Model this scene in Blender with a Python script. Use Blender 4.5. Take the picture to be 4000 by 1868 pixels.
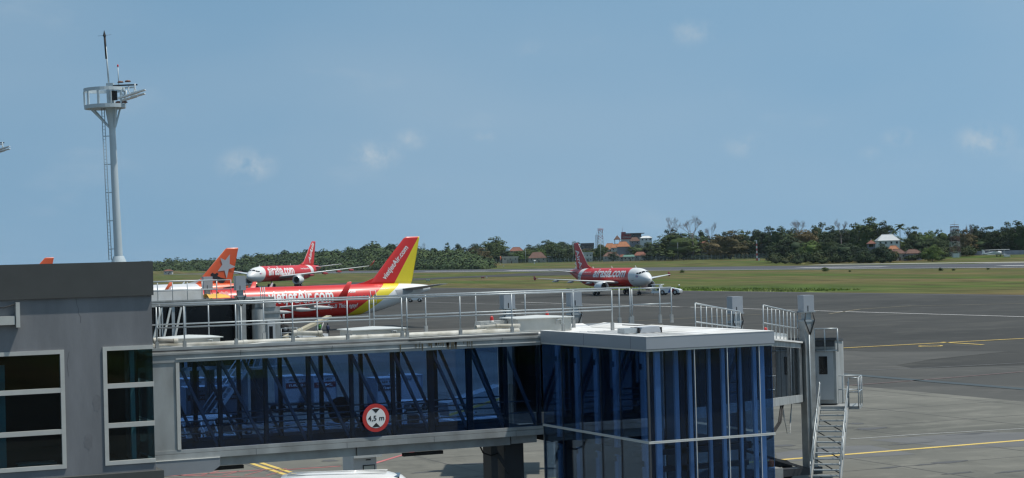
import bpy, bmesh, math, random
from mathutils import Vector, Matrix
R = math.radians
rnd = random.Random(7)
scene = bpy.context.scene
for o in list(bpy.data.objects):
    bpy.data.objects.remove(o)
COL = scene.collection

# ------------------------------------------------------------------ camera, sky, sun, exposure
FPX, TH, HC = 7200.0, R(24.0), 9.0
PIT, ROLL = math.atan(69 / 7200), R(1.52)
c_f = Vector((math.sin(TH) * math.cos(PIT), math.cos(TH) * math.cos(PIT), math.sin(PIT)))
c_r0 = Vector((math.cos(TH), -math.sin(TH), 0))
c_u0 = c_r0.cross(c_f)
c_r = c_r0 * math.cos(ROLL) - c_u0 * math.sin(ROLL)
c_u = c_r0 * math.sin(ROLL) + c_u0 * math.cos(ROLL)
C0 = Vector((0, 0, HC))
cam_d = bpy.data.cameras.new('camera')
cam = bpy.data.objects.new('camera', cam_d)
COL.objects.link(cam)
m = Matrix((c_r, c_u, -c_f)).transposed().to_4x4()
m.translation = C0
cam.matrix_world = m
cam_d.sensor_width = 36.0
cam_d.lens = 36.0 * FPX / 4000.0
cam_d.clip_start = 0.5
cam_d.clip_end = 30000
scene.camera = cam

SUN_EL = R(66)
SUN_H = Vector((0.88, -0.47, 0)).normalized()          # horizontal direction towards the sun
world = bpy.data.worlds.new('World')
scene.world = world
world.use_nodes = True
wn, wl = world.node_tree.nodes, world.node_tree.links
wn.clear()
sky = wn.new('ShaderNodeTexSky')
sky.sky_type = 'NISHITA'
sky.sun_disc = False
sky.sun_elevation = SUN_EL
sky.sun_rotation = math.atan2(SUN_H.x, SUN_H.y)
sky.altitude = 0
sky.air_density = 1.0
sky.dust_density = 0.6
sky.ozone_density = 1.0
bg = wn.new('ShaderNodeBackground')
bg.inputs['Strength'].default_value = 0.12
wo = wn.new('ShaderNodeOutputWorld')
# thin veils of cloud drawn over the physical sky
tc = wn.new('ShaderNodeTexCoord')
mp = wn.new('ShaderNodeMapping')
mp.inputs['Scale'].default_value = (1.0, 1.0, 2.6)
n1 = wn.new('ShaderNodeTexNoise')
n1.inputs['Scale'].default_value = 13.0
n1.inputs['Detail'].default_value = 7.0
n1.inputs['Roughness'].default_value = 0.55
n2 = wn.new('ShaderNodeTexNoise')
n2.inputs['Scale'].default_value = 3.2
n2.inputs['Detail'].default_value = 3.0
r1 = wn.new('ShaderNodeValToRGB')
r1.color_ramp.elements[0].position = 0.60
r1.color_ramp.elements[1].position = 0.80
r2 = wn.new('ShaderNodeValToRGB')
r2.color_ramp.elements[0].position = 0.35
r2.color_ramp.elements[1].position = 0.75
mu = wn.new('ShaderNodeMath'); mu.operation = 'MULTIPLY'; mu.inputs[1].default_value = 0.10
mv = wn.new('ShaderNodeMath'); mv.operation = 'MULTIPLY'; mv.inputs[1].default_value = 0.16
ma = wn.new('ShaderNodeMath'); ma.operation = 'ADD'; ma.use_clamp = True
mx = wn.new('ShaderNodeMix'); mx.data_type = 'RGBA'
mx.inputs['B'].default_value = (5.2, 5.6, 5.8, 1)
tint = wn.new('ShaderNodeMix'); tint.data_type = 'RGBA'; tint.blend_type = 'MULTIPLY'
tint.inputs['Factor'].default_value = 1.0
tint.inputs['B'].default_value = (1.05, 1.20, 1.06, 1)
wl.new(tc.outputs['Generated'], mp.inputs['Vector'])
mps = wn.new('ShaderNodeMapping')                       # hazy tropical air: the low sky keeps the tone of the sky higher up
mps.inputs['Location'].default_value = (0, 0, 0.36)
mps.inputs['Scale'].default_value = (1, 1, 0.22)
nrm = wn.new('ShaderNodeVectorMath'); nrm.operation = 'NORMALIZE'
wl.new(tc.outputs['Generated'], mps.inputs['Vector'])
wl.new(mps.outputs['Vector'], nrm.inputs[0])
wl.new(nrm.outputs['Vector'], sky.inputs['Vector'])
wl.new(mp.outputs['Vector'], n1.inputs['Vector'])
wl.new(mp.outputs['Vector'], n2.inputs['Vector'])
wl.new(n1.outputs['Fac'], r1.inputs['Fac'])
wl.new(n2.outputs['Fac'], r2.inputs['Fac'])
wl.new(r1.outputs['Color'], mu.inputs[0])
wl.new(r2.outputs['Color'], mv.inputs[0])
wl.new(mu.outputs[0], ma.inputs[0])
wl.new(mv.outputs[0], ma.inputs[1])
wl.new(ma.outputs[0], mx.inputs['Factor'])
wl.new(sky.outputs['Color'], tint.inputs['A'])
wl.new(tint.outputs['Result'], mx.inputs['A'])
# small low cumulus puffs: soft ellipses of broken cloud at a few bearings
n3 = wn.new('ShaderNodeTexNoise'); n3.inputs['Scale'].default_value = 60.0; n3.inputs['Detail'].default_value = 9.0; n3.inputs['Roughness'].default_value = .66
wl.new(tc.outputs['Generated'], n3.inputs['Vector'])
def unit_dir(px, py):
    v = c_f + c_r * ((px - 2000) / FPX) - c_u * ((py - 934) / FPX); return v.normalized()
prev = mx.outputs['Result']
for px_, py_, rr_, am_ in ((965, 645, .0135, .55), (1465, 605, .0125, .5), (1600, 545, .0085, .42), (2910, 565, .0105, .32), (3515, 535, .0085, .30), (3850, 545, .0130, .60), (1890, 535, .006, .3), (2700, 130, .012, .3), (2090, 200, .010, .16), (3400, 600, .006, .25)):
    sb_ = wn.new('ShaderNodeVectorMath'); sb_.operation = 'SUBTRACT'; sb_.inputs[1].default_value = unit_dir(px_, py_)
    wl.new(tc.outputs['Generated'], sb_.inputs[0])
    sc_ = wn.new('ShaderNodeVectorMath'); sc_.operation = 'MULTIPLY'; sc_.inputs[1].default_value = (1, 1, 1.7)
    wl.new(sb_.outputs['Vector'], sc_.inputs[0])
    ln_ = wn.new('ShaderNodeVectorMath'); ln_.operation = 'LENGTH'; wl.new(sc_.outputs['Vector'], ln_.inputs[0])
    mr_ = wn.new('ShaderNodeMapRange'); mr_.interpolation_type = 'SMOOTHSTEP'
    mr_.inputs['From Min'].default_value = rr_ * 1.55; mr_.inputs['From Max'].default_value = 0.0; mr_.inputs['To Max'].default_value = 1.0
    wl.new(ln_.outputs['Value'], mr_.inputs['Value'])
    nr_ = wn.new('ShaderNodeMapRange'); nr_.inputs['From Min'].default_value = .42; nr_.inputs['From Max'].default_value = .62; nr_.inputs['To Max'].default_value = am_
    wl.new(n3.outputs['Fac'], nr_.inputs['Value'])
    mm_ = wn.new('ShaderNodeMath'); mm_.operation = 'MULTIPLY'; wl.new(mr_.outputs['Result'], mm_.inputs[0]); wl.new(nr_.outputs['Result'], mm_.inputs[1])
    mc_ = wn.new('ShaderNodeMix'); mc_.data_type = 'RGBA'; mc_.inputs['B'].default_value = (4.6, 5.1, 5.4, 1)
    wl.new(mm_.outputs[0], mc_.inputs['Factor']); wl.new(prev, mc_.inputs['A']); prev = mc_.outputs['Result']
wl.new(prev, bg.inputs['Color'])
wl.new(bg.outputs['Background'], wo.inputs['Surface'])

sun_d = bpy.data.lights.new('sun', 'SUN')
sun_d.energy = 4.0
sun_d.angle = R(1.0)
sun_d.color = (1.0, 0.95, 0.865)
sun = bpy.data.objects.new('sun', sun_d)
COL.objects.link(sun)
to_sun = Vector((SUN_H.x * math.cos(SUN_EL), SUN_H.y * math.cos(SUN_EL), math.sin(SUN_EL)))
sun.rotation_euler = to_sun.to_track_quat('Z', 'Y').to_euler()
sun.location = (0, 0, 200)

scene.view_settings.view_transform = 'Standard'
scene.view_settings.look = 'None'
scene.view_settings.gamma = 1.0
scene.view_settings.exposure = 0.0
scene.view_settings.use_curve_mapping = False
scene.render.engine = 'CYCLES'
scene.cycles.use_denoising = True
scene.cycles.max_bounces = 10
scene.cycles.transparent_max_bounces = 16
scene.cycles.sample_clamp_indirect = 6.0
scene.cycles.filter_width = 1.35

# ------------------------------------------------------------------ helpers
def ray(px, py):
    return c_f + c_r * ((px - 2000) / FPX) - c_u * ((py - 934) / FPX)
def at(px, py, D):            # the point seen at a photo position, D metres ahead
    return C0 + ray(px, py) * D
def onz(px, py, z=0.0):
    d = ray(px, py); return C0 + d * ((z - HC) / d.z)
def onX(px, py, X):
    d = ray(px, py); return C0 + d * (X / d.x)
def onY(px, py, Y):
    d = ray(px, py); return C0 + d * (Y / d.y)

MATS = {}
def nodes_of(mt):
    mt.use_nodes = True
    return mt.node_tree.nodes, mt.node_tree.links
def mk(name, col, rough=0.55, metal=0.0, var=0.10, scale=2.0, bump=0.0, col2=None, c2amt=0.5, c2scale=0.6, stretch=None, spec=0.5, coat=0.0):
    """Principled material with cloudy tone variation and, optionally, a second colour in patches."""
    if name in MATS:
        return MATS[name]
    mt = bpy.data.materials.new(name)
    N, L = nodes_of(mt)
    b = N['Principled BSDF']
    b.inputs['Roughness'].default_value = rough
    b.inputs['Metallic'].default_value = metal
    b.inputs['Specular IOR Level'].default_value = spec
    b.inputs['Coat Weight'].default_value = coat
    b.inputs['Coat Roughness'].default_value = 0.08
    t = N.new('ShaderNodeTexCoord')
    mpn = N.new('ShaderNodeMapping')
    if stretch:
        mpn.inputs['Scale'].default_value = stretch
    L.new(t.outputs['Object'], mpn.inputs['Vector'])
    nz = N.new('ShaderNodeTexNoise')
    nz.inputs['Scale'].default_value = scale
    nz.inputs['Detail'].default_value = 6.0
    nz.inputs['Roughness'].default_value = 0.6
    L.new(mpn.outputs['Vector'], nz.inputs['Vector'])
    mr = N.new('ShaderNodeMapRange')
    mr.inputs['From Min'].default_value = 0.25
    mr.inputs['From Max'].default_value = 0.75
    mr.inputs['To Min'].default_value = 1.0 - var
    mr.inputs['To Max'].default_value = 1.0 + var
    L.new(nz.outputs['Fac'], mr.inputs['Value'])
    base = None
    if col2:
        n2_ = N.new('ShaderNodeTexNoise')
        n2_.inputs['Scale'].default_value = c2scale
        n2_.inputs['Detail'].default_value = 5.0
        L.new(mpn.outputs['Vector'], n2_.inputs['Vector'])
        rp = N.new('ShaderNodeMapRange')
        rp.inputs['From Min'].default_value = 0.5 - 0.12
        rp.inputs['From Max'].default_value = 0.5 + 0.16
        rp.inputs['To Min'].default_value = 0.0
        rp.inputs['To Max'].default_value = c2amt
        L.new(n2_.outputs['Fac'], rp.inputs['Value'])
        mxn = N.new('ShaderNodeMix'); mxn.data_type = 'RGBA'
        mxn.inputs['A'].default_value = (*col, 1)
        mxn.inputs['B'].default_value = (*col2, 1)
        L.new(rp.outputs['Result'], mxn.inputs['Factor'])
        base = mxn.outputs['Result']
    ml = N.new('ShaderNodeVectorMath'); ml.operation = 'MULTIPLY'
    if base:
        L.new(base, ml.inputs[0])
    else:
        ml.inputs[0].default_value = col
    L.new(mr.outputs['Result'], ml.inputs[1])
    L.new(ml.outputs['Vector'], b.inputs['Base Color'])
    if bump:
        bp = N.new('ShaderNodeBump')
        bp.inputs['Strength'].default_value = bump
        bp.inputs['Distance'].default_value = 0.05
        L.new(nz.outputs['Fac'], bp.inputs['Height'])
        L.new(bp.outputs['Normal'], b.inputs['Normal'])
    MATS[name] = mt
    return mt
def glassmat(name, col, refl=1.0, rough=0.0):
    """Tinted sheet glass: coloured see-through with Fresnel reflection."""
    if name in MATS:
        return MATS[name]
    mt = bpy.data.materials.new(name)
    N, L = nodes_of(mt)
    N.remove(N['Principled BSDF'])
    out = [n for n in N if n.type == 'OUTPUT_MATERIAL'][0]
    tr = N.new('ShaderNodeBsdfTransparent')
    tr.inputs['Color'].default_value = (*col, 1)
    gl = N.new('ShaderNodeBsdfGlossy')
    gl.inputs['Roughness'].default_value = rough
    gl.inputs['Color'].default_value = (0.9, 0.95, 1.0, 1)
    fr = N.new('ShaderNodeFresnel'); fr.inputs['IOR'].default_value = 1.5
    mm = N.new('ShaderNodeMath'); mm.operation = 'MULTIPLY'; mm.inputs[1].default_value = refl
    ms = N.new('ShaderNodeMixShader')
    L.new(fr.outputs['Fac'], mm.inputs[0])
    L.new(mm.outputs[0], ms.inputs['Fac'])
    L.new(tr.outputs[0], ms.inputs[1]); L.new(gl.outputs[0], ms.inputs[2])
    L.new(ms.outputs[0], out.inputs['Surface'])
    MATS[name] = mt
    return mt

def link(name, me, mat=None, parent=None):
    o = bpy.data.objects.new(name, me)
    if mat is not None and me is not None and len(me.materials) == 0:
        for q in (mat if isinstance(mat, (list, tuple)) else [mat]):
            me.materials.append(q)
    COL.objects.link(o)
    if parent:
        o.parent = parent
    return o
def tag(o, label=None, cat=None, group=None, kind=None):
    if label: o['label'] = label
    if cat: o['category'] = cat
    if group: o['group'] = group
    if kind: o['kind'] = kind
    return o
def thing(name, loc, rz=0.0, label=None, cat=None, group=None):
    o = bpy.data.objects.new(name, None)
    o.empty_display_size = 0.3
    COL.objects.link(o)
    o.location = loc
    o.rotation_euler = (0, 0, rz)
    return tag(o, label, cat, group)
KIDS = {}
def copy_tree(o, parent=None):
    c = o.copy(); COL.objects.link(c)
    if parent: c.parent = parent
    for ch in list(o.children):
        copy_tree(ch, c)
    return c

class MB:
    """Collects simple shapes; build() links them as one mesh object."""
    def __init__(s):
        s.v = []; s.f = []; s.sm = []; s.mi = []
    def add(s, vs, fs, smooth=False, mi=0):
        k = len(s.v)
        s.v += [tuple(p) for p in vs]
        for f in fs:
            s.f.append([i + k for i in f]); s.sm.append(smooth); s.mi.append(mi)
        return s
    def box(s, x0, x1, y0, y1, z0, z1, mi=0):
        vs = [(x0, y0, z0), (x1, y0, z0), (x1, y1, z0), (x0, y1, z0), (x0, y0, z1), (x1, y0, z1), (x1, y1, z1), (x0, y1, z1)]
        return s.add(vs, [(0, 3, 2, 1), (4, 5, 6, 7), (0, 1, 5, 4), (1, 2, 6, 5), (2, 3, 7, 6), (3, 0, 4, 7)], mi=mi)
    def obox(s, c, ex, ey, ez, hx, hy, hz):
        """box with its own axes ex, ey, ez and half sizes"""
        c = Vector(c); P = []
        for k in (-1, 1):
            for a, b_ in ((-1, -1), (1, -1), (1, 1), (-1, 1)):
                P.append(c + ex * (hx * a) + ey * (hy * b_) + ez * (hz * k))
        return s.add(P, [(0, 3, 2, 1), (4, 5, 6, 7), (0, 1, 5, 4), (1, 2, 6, 5), (2, 3, 7, 6), (3, 0, 4, 7)])
    def bar(s, a, b_, w, h, up=Vector((0, 0, 1))):
        """rectangular bar from a to b"""
        a = Vector(a); b_ = Vector(b_); d = (b_ - a)
        ln = d.length; d.normalize()
        sx = d.cross(up)
        if sx.length < 1e-4: sx = d.cross(Vector((0, 1, 0)))
        sx.normalize(); uz = sx.cross(d)
        return s.obox((a + b_) / 2, d, sx, uz, ln / 2, w / 2, h / 2)
    def tube(s, pts, r, n=8, caps=True, closed=False):
        pts = [Vector(p) for p in pts]
        rs = r if isinstance(r, (list, tuple)) else [r] * len(pts)
        vs = []; prev = None
        for i, p in enumerate(pts):
            if closed:
                d = pts[(i + 1) % len(pts)] - pts[i - 1]
            else:
                d = (pts[min(i + 1, len(pts) - 1)] - pts[max(i - 1, 0)])
            d.normalize()
            a = d.cross(Vector((0, 0, 1)))
            if a.length < 0.02: a = d.cross(Vector((0, 1, 0)))
            a.normalize()
            if prev is not None and a.dot(prev) < 0: a = -a
            prev = a
            b_ = d.cross(a)
            for k in range(n):
                t_ = 2 * math.pi * k / n
                vs.append(p + (a * math.cos(t_) + b_ * math.sin(t_)) * rs[i])
        fs = []
        m_ = len(pts)
        for i in range(m_ if closed else m_ - 1):
            for k in range(n):
                j = (i + 1) % m_
                fs.append((i * n + k, i * n + (k + 1) % n, j * n + (k + 1) % n, j * n + k))
        s.add(vs, fs, smooth=True)
        if caps and not closed:
            k0 = len(s.v) - len(vs)
            s.f.append([k0 + i for i in range(n)][::-1]); s.sm.append(False); s.mi.append(0)
            s.f.append([k0 + (m_ - 1) * n + i for i in range(n)]); s.sm.append(False); s.mi.append(0)
        return s
    def loft(s, rings, closed=True, cap0=False, cap1=False, smooth=True, mi=0):
        n = len(rings[0]); vs = [p for rg in rings for p in rg]; fs = []
        for i in range(len(rings) - 1):
            for k in range(n if closed else n - 1):
                fs.append((i * n + k, i * n + (k + 1) % n, (i + 1) * n + (k + 1) % n, (i + 1) * n + k))
        s.add(vs, fs, smooth=smooth, mi=mi)
        k0 = len(s.v) - len(vs)
        if cap0: s.f.append([k0 + i for i in range(n)][::-1]); s.sm.append(False); s.mi.append(mi)
        if cap1: s.f.append([k0 + (len(rings) - 1) * n + i for i in range(n)]); s.sm.append(False); s.mi.append(mi)
        return s
    def lathe(s, prof, c=(0, 0, 0), axis='z', n=20, smooth=True, mi=0):
        """profile of (distance along axis, radius)"""
        rings = []
        for t_, r_ in prof:
            rg = []
            for k in range(n):
                a = 2 * math.pi * k / n
                ca, sa = r_ * math.cos(a), r_ * math.sin(a)
                p = {'z': (ca, sa, t_), 'x': (t_, ca, sa), 'y': (sa, t_, ca)}[axis]
                rg.append((c[0] + p[0], c[1] + p[1], c[2] + p[2]))
            rings.append(rg)
        return s.loft(rings, smooth=smooth, mi=mi)
    def poly(s, pts, mi=0):
        return s.add(pts, [tuple(range(len(pts)))], mi=mi)
    def prism(s, pts, vec):
        """flat outline pushed along vec"""
        n = len(pts); a = [Vector(p) for p in pts]; b_ = [p + Vector(vec) for p in a]
        s.add(a + b_, [tuple(range(n))[::-1], tuple(range(n, 2 * n))] + [(k, (k + 1) % n, n + (k + 1) % n, n + k) for k in range(n)])
        return s
    def mesh(s, name):
        me = bpy.data.meshes.new(name)
        me.from_pydata(s.v, [], s.f)
        me.polygons.foreach_set('use_smooth', s.sm)
        me.polygons.foreach_set('material_index', s.mi)
        me.update()
        return me
    def build(s, name, mat, parent=None, fix=False):
        me = s.mesh(name)
        if fix:
            bm = bmesh.new(); bm.from_mesh(me)
            bmesh.ops.recalc_face_normals(bm, faces=bm.faces)
            bm.to_mesh(me); bm.free()
        return link(name, me, mat, parent)
def bevel(o, w=0.02, seg=2):
    md = o.modifiers.new('bevel', 'BEVEL'); md.width = w; md.segments = seg; md.limit_method = 'ANGLE'
    return o

def text_mesh(body, size=1.0, shear=0.0, bold=0.0, spacing=1.0, cut=0.0):
    """lettering as a flat mesh, x along the line, y up; cut = horizontal slices for bending"""
    cu = bpy.data.curves.new('txt', 'FONT')
    cu.body = body; cu.size = size; cu.shear = shear; cu.offset = bold * size; cu.space_character = spacing
    cu.resolution_u = 3
    ob = bpy.data.objects.new('txt', cu)
    COL.objects.link(ob)
    dg = bpy.context.evaluated_depsgraph_get()
    me = bpy.data.meshes.new_from_object(ob.evaluated_get(dg))
    bpy.data.objects.remove(ob)
    bm = bmesh.new(); bm.from_mesh(me)
    bmesh.ops.remove_doubles(bm, verts=bm.verts, dist=1e-4)
    if cut and bm.verts:
        y0 = min(v.co.y for v in bm.verts); y1 = max(v.co.y for v in bm.verts)
        k = y0 + cut
        while k < y1:
            bmesh.ops.bisect_plane(bm, geom=bm.verts[:] + bm.edges[:] + bm.faces[:], plane_co=(0, k, 0), plane_no=(0, 1, 0))
            k += cut
    bm.to_mesh(me); bm.free()
    return me
def text_to(body, name, mat, parent, fn, size, shear=0.0, bold=0.0, spacing=1.0, cut=0.0, width=None, anchor='l'):
    """lettering bent by fn(u, v) -> point"""
    me = text_mesh(body, size, shear, bold, spacing, cut)
    xs = [v.co.x for v in me.vertices]
    if not xs: return None
    x0, x1 = min(xs), max(xs)
    k = (width / (x1 - x0)) if width else 1.0
    for v in me.vertices:
        u_ = (v.co.x - x0) * k
        if anchor == 'c': u_ -= (x1 - x0) * k / 2
        v.co = fn(u_, v.co.y)
    me.materials.clear()
    return link(name, me, mat, parent)
# ------------------------------------------------------------------ materials
def paved(name, dark, mid, light, big, fine, streak=(1, 1, 1), rough=.85):
    """worn paving: broad tonal areas, finer blotches, pale scuffs and dark rubber marks"""
    mt = bpy.data.materials.new(name); N, L = nodes_of(mt); b = N['Principled BSDF']
    b.inputs['Roughness'].default_value = rough; b.inputs['Specular IOR Level'].default_value = .25
    t_ = N.new('ShaderNodeTexCoord')
    def noise(scale, st, detail=5, rg=.6):
        mp_ = N.new('ShaderNodeMapping'); mp_.inputs['Scale'].default_value = st; mp_.inputs['Rotation'].default_value = (0, 0, st[0] * .7)
        nz_ = N.new('ShaderNodeTexNoise'); nz_.inputs['Scale'].default_value = scale; nz_.inputs['Detail'].default_value = detail; nz_.inputs['Roughness'].default_value = rg
        L.new(t_.outputs['Object'], mp_.inputs['Vector']); L.new(mp_.outputs['Vector'], nz_.inputs['Vector']); return nz_.outputs['Fac']
    def rng(sock, a, c, lo, hi):
        m_ = N.new('ShaderNodeMapRange'); m_.inputs['From Min'].default_value = a; m_.inputs['From Max'].default_value = c; m_.inputs['To Min'].default_value = lo; m_.inputs['To Max'].default_value = hi
        L.new(sock, m_.inputs['Value']); return m_.outputs['Result']
    def mix(f, A, Bc):
        m_ = N.new('ShaderNodeMix'); m_.data_type = 'RGBA'; L.new(f, m_.inputs['Factor'])
        if isinstance(A, tuple): m_.inputs['A'].default_value = (*A, 1)
        else: L.new(A, m_.inputs['A'])
        m_.inputs['B'].default_value = (*Bc, 1); return m_.outputs['Result']
    c = mix(rng(noise(big, streak), .36, .64, 0, 1), dark, mid)
    c = mix(rng(noise(fine, streak, 6, .7), .50, .72, 0, .75), c, light)
    c = mix(rng(noise(fine * 1.7, (1, .35, 1), 5, .65), .56, .74, 0, .7), c, tuple(v * .72 for v in dark))
    c = mix(rng(noise(fine * .8, (.10, 2.4, 1), 4, .6), .60, .74, 0, .55), c, tuple(v * 1.25 for v in light))
    L.new(c, b.inputs['Base Color']); MATS[name] = mt
    return mt
ASPH = paved('asphalt', (.036, .035, .031), (.055, .053, .047), (.082, .078, .067), .020, .14, (1, 1.3, 1))
ASPHW = paved('weathered_asphalt', (.060, .059, .054), (.082, .080, .072), (.118, .113, .100), .03, .16, (1, 1.3, 1))
ASPH2 = mk('asphalt_runway', (0.052, 0.053, 0.060), 0.8, var=0.18, scale=0.02, stretch=(1, .25, 1))
CONC = paved('concrete_apron', (.102, .101, .087), (.158, .154, .131), (.210, .203, .172), .040, .30, (1, 1.4, 1))
GRASS = mk('grass', (0.060, 0.090, 0.018), 0.95, var=0.7, scale=0.16, stretch=(1.6, .22, 1), col2=(0.125, 0.093, 0.042), c2amt=1.0, c2scale=0.030, spec=0.1)
GRASSB = mk('grass_bright', (0.15, 0.22, 0.035), 0.95, var=0.3, scale=0.4, spec=0.1, col2=(0.19, 0.21, 0.09), c2amt=.9, c2scale=.05)
DRYPATH = mk('pale_road', (0.30, 0.29, 0.25), 0.9, var=0.15, scale=0.05)
YEL = mk('yellow_paint', (0.62, 0.44, 0.11), 0.7, var=0.18, scale=1.5)
WHT = mk('white_paint', (0.62, 0.61, 0.58), 0.7, var=0.15, scale=1.0)
PINK = mk('red_paint', (0.44, 0.13, 0.13), 0.8, var=0.25, scale=0.6)
BLUEP = mk('blue_paint', (0.045, 0.060, 0.066), 0.8, var=0.2, scale=0.6)
STAIN = mk('oil_stain', (0.075, 0.075, 0.075), 0.8, var=0.3, scale=0.8)
JOINT = mk('joint_sealant', (0.09, 0.09, 0.09), 0.9, var=0.1)
WALL = mk('grey_render', (0.19, 0.195, 0.205), 0.85, var=0.10, scale=1.6, bump=0.15, col2=(0.135, 0.14, 0.148), c2amt=0.75, c2scale=0.9, stretch=(1.6, 1.6, .45))
CAP = mk('dark_coping', (0.058, 0.062, 0.060), 0.8, var=0.14, scale=1.2, bump=0.1)
FRAME = mk('pale_frame', (0.46, 0.46, 0.43), 0.6, var=0.10, scale=2.5)
PANEL = mk('silver_cladding', (0.34, 0.355, 0.35), 0.55, var=0.12, scale=1.6, col2=(0.215, 0.22, 0.21), c2amt=0.85, c2scale=1.1, stretch=(1.5, 1.5, .6))
PANEL2 = mk('aluminium_fascia', (0.34, 0.36, 0.385), 0.42, metal=0.15, var=0.04, scale=0.8)
TRIM = mk('pale_trim', (0.62, 0.62, 0.58), 0.5, var=0.06)
ROOFW = mk('white_roof', (0.74, 0.735, 0.715), 0.6, var=0.10, scale=2.0, col2=(0.55, 0.52, 0.46), c2amt=0.5, c2scale=1.4)
GALV = mk('galvanised_steel', (0.36, 0.395, 0.41), 0.42, metal=0.35, var=0.12, scale=6)
STEEL = mk('grey_steel', (0.33, 0.345, 0.34), 0.5, metal=0.2, var=0.16, scale=2.5, col2=(0.19, 0.18, 0.165), c2amt=0.6, c2scale=1.5)
DSTEEL = mk('dark_steel', (0.050, 0.054, 0.060), 0.55, var=0.15)
BLK = mk('black_rubber', (0.016, 0.016, 0.017), 0.7, var=0.2)
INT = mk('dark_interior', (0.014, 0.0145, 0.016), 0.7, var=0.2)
BLUSTRIP = mk('pale_interior_column', (0.80, 0.82, 0.84), 0.5, var=0.06)
PIPE = mk('pipe_lagging', (0.56, 0.55, 0.50), 0.6, var=0.12, scale=4, col2=(0.26, 0.24, 0.18), c2amt=0.8, c2scale=2.2)
DIRT = mk('weathered_steel', (0.16, 0.145, 0.12), 0.8, var=0.3, scale=3, col2=(0.33, 0.32, 0.29), c2amt=0.8, c2scale=3)
HATCH = mk('hatch_paint', (0.40, 0.41, 0.39), 0.6, var=0.12, scale=2.5, col2=(0.30, 0.31, 0.29), c2amt=.6, c2scale=2)
REDL = mk('red_lens', (0.48, 0.025, 0.02), 0.3, var=0.1)
ORL = mk('orange_lens', (0.70, 0.14, 0.02), 0.3, var=0.1)
SGRED = mk('sign_red', (0.50, 0.035, 0.03), 0.45, var=0.06)
SGWHT = mk('sign_white', (0.78, 0.78, 0.76), 0.45, var=0.03)
SGBLK = mk('sign_black', (0.015, 0.015, 0.016), 0.5, var=0.1)
GLASS = glassmat('blue_tinted_glass', (0.52, 0.645, 0.80), 0.8)
GLASSB = glassmat('deep_blue_glass', (0.56, 0.69, 0.84), 0.55)
GLASSD = glassmat('dark_window_glass', (0.44, 0.60, 0.64), 0.7)
WHITE = mk('white_enamel', (0.74, 0.75, 0.74), 0.35, var=0.04, scale=0.8, coat=0.3)
DARKGL = mk('black_glazing', (0.012, 0.013, 0.015), 0.12, var=0.1)

# ------------------------------------------------------------------ the ground and what is laid on it
def sm(a, b, x):
    t_ = min(1, max(0, (x - a) / (b - a))); return t_ * t_ * (3 - 2 * t_)
def ground_z(X, Y):
    return 3.0 * max(sm(548, 690, X), sm(1930, 2100, Y))
def sheet(name, xs, ys, z, mat, kind='structure'):
    b = MB(); n = len(ys)
    b.add([(x, y, ground_z(x, y) + z) for x in xs for y in ys],
          [(i * n + j, (i + 1) * n + j, (i + 1) * n + j + 1, i * n + j + 1) for i in range(len(xs) - 1) for j in range(n - 1)])
    return tag(b.build(name, mat), kind=kind)
xs_far = [548, 565, 580, 600, 620, 640, 660, 690]
sheet('ground', [-2600, -400, 0, 200, 440] + xs_far + [1500, 3000, 4600], [-1400, 0, 400, 800, 1400, 1930, 1970, 2010, 2050, 2100, 3500, 5200], -0.06, GRASS)
sheet('apron', [-300, 208], [-60, 1900], -0.02, ASPH)
sheet('concrete_apron', [-60, 69], [-20, 170], 0.0, CONC)
b = MB(); vs = []
for k in range(61):
    y = -20 + 4 * k
    vs += [(68.9, y, -.008), (92 + 5 * math.sin(k * .9) + rnd.uniform(-6, 9), y, -.008)]
b.add(vs, [(2 * k, 2 * k + 1, 2 * k + 3, 2 * k + 2) for k in range(60)])
tag(b.build('weathered_apron', ASPHW, fix=True), kind='structure')
sheet('runway', [446, 546], [-300, 1925], 0.0, ASPH2)
def flat(name, pts, z, mat, kind='structure'):
    b = MB(); b.poly([(p[0], p[1], z) for p in pts])
    return tag(b.build(name, mat, fix=True), kind=kind)
def px_poly(name, pts, z, mat, kind='structure'):
    return flat(name, [onz(x, y, 0) for x, y in pts], z, mat, kind)
px_poly('taxiway', [(1150, 1119), (1613, 1088), (1872, 1077), (2084, 1065), (2330, 1058.5), (2330, 1074), (2056, 1078), (1790, 1086.5), (1613, 1096), (1420, 1110), (1300, 1119)], 0.0, ASPH)
flat('apron_shoulder', [(206, 150), (211.5, 150), (211.5, 620), (206, 560)], -0.005, mk('dark_shoulder', (0.055, 0.052, 0.048), .9, var=.25, scale=.3))
sheet('perimeter_road', [560, 572], [-200, 300, 640, 860], 0.05, DRYPATH)
sheet('old_taxiway', [548, 556], [-300, 700], 0.05, DRYPATH)
def stripe(name, x0, x1, y0, y1, mat, z=0.012):
    return flat(name, [(x0, y0), (x1, y0), (x1, y1), (x0, y1)], z, mat)
stripe('runway_edge_line', 453.6, 456.0, -300, 1900, WHT, 0.03)
for y0, y1 in ((950, 1110), (690, 760), (560, 610)):
    stripe('runway_aiming_mark', 487, 494, y0, y1, WHT, 0.03)
for y0, y1 in ((1115, 1230), (1010, 1080)):
    stripe('runway_threshold_mark', 476, 480, y0, y1, WHT, 0.03)
stripe('apron_white_line', 148.35, 148.85, 60, 330, WHT)
stripe('stand_lead_line', 24, 66, 67.38, 67.74, YEL)
stripe('stand_lead_line', 84, 147, 139.3, 139.75, YEL)
stripe('blue_apron_line', 74.4, 75.4, 20, 128, BLUEP)
stripe('stand_yellow_line', 22.72, 22.95, 60, 93, YEL)
stripe('stand_yellow_line', 23.15, 23.38, 60, 93, YEL)
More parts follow.
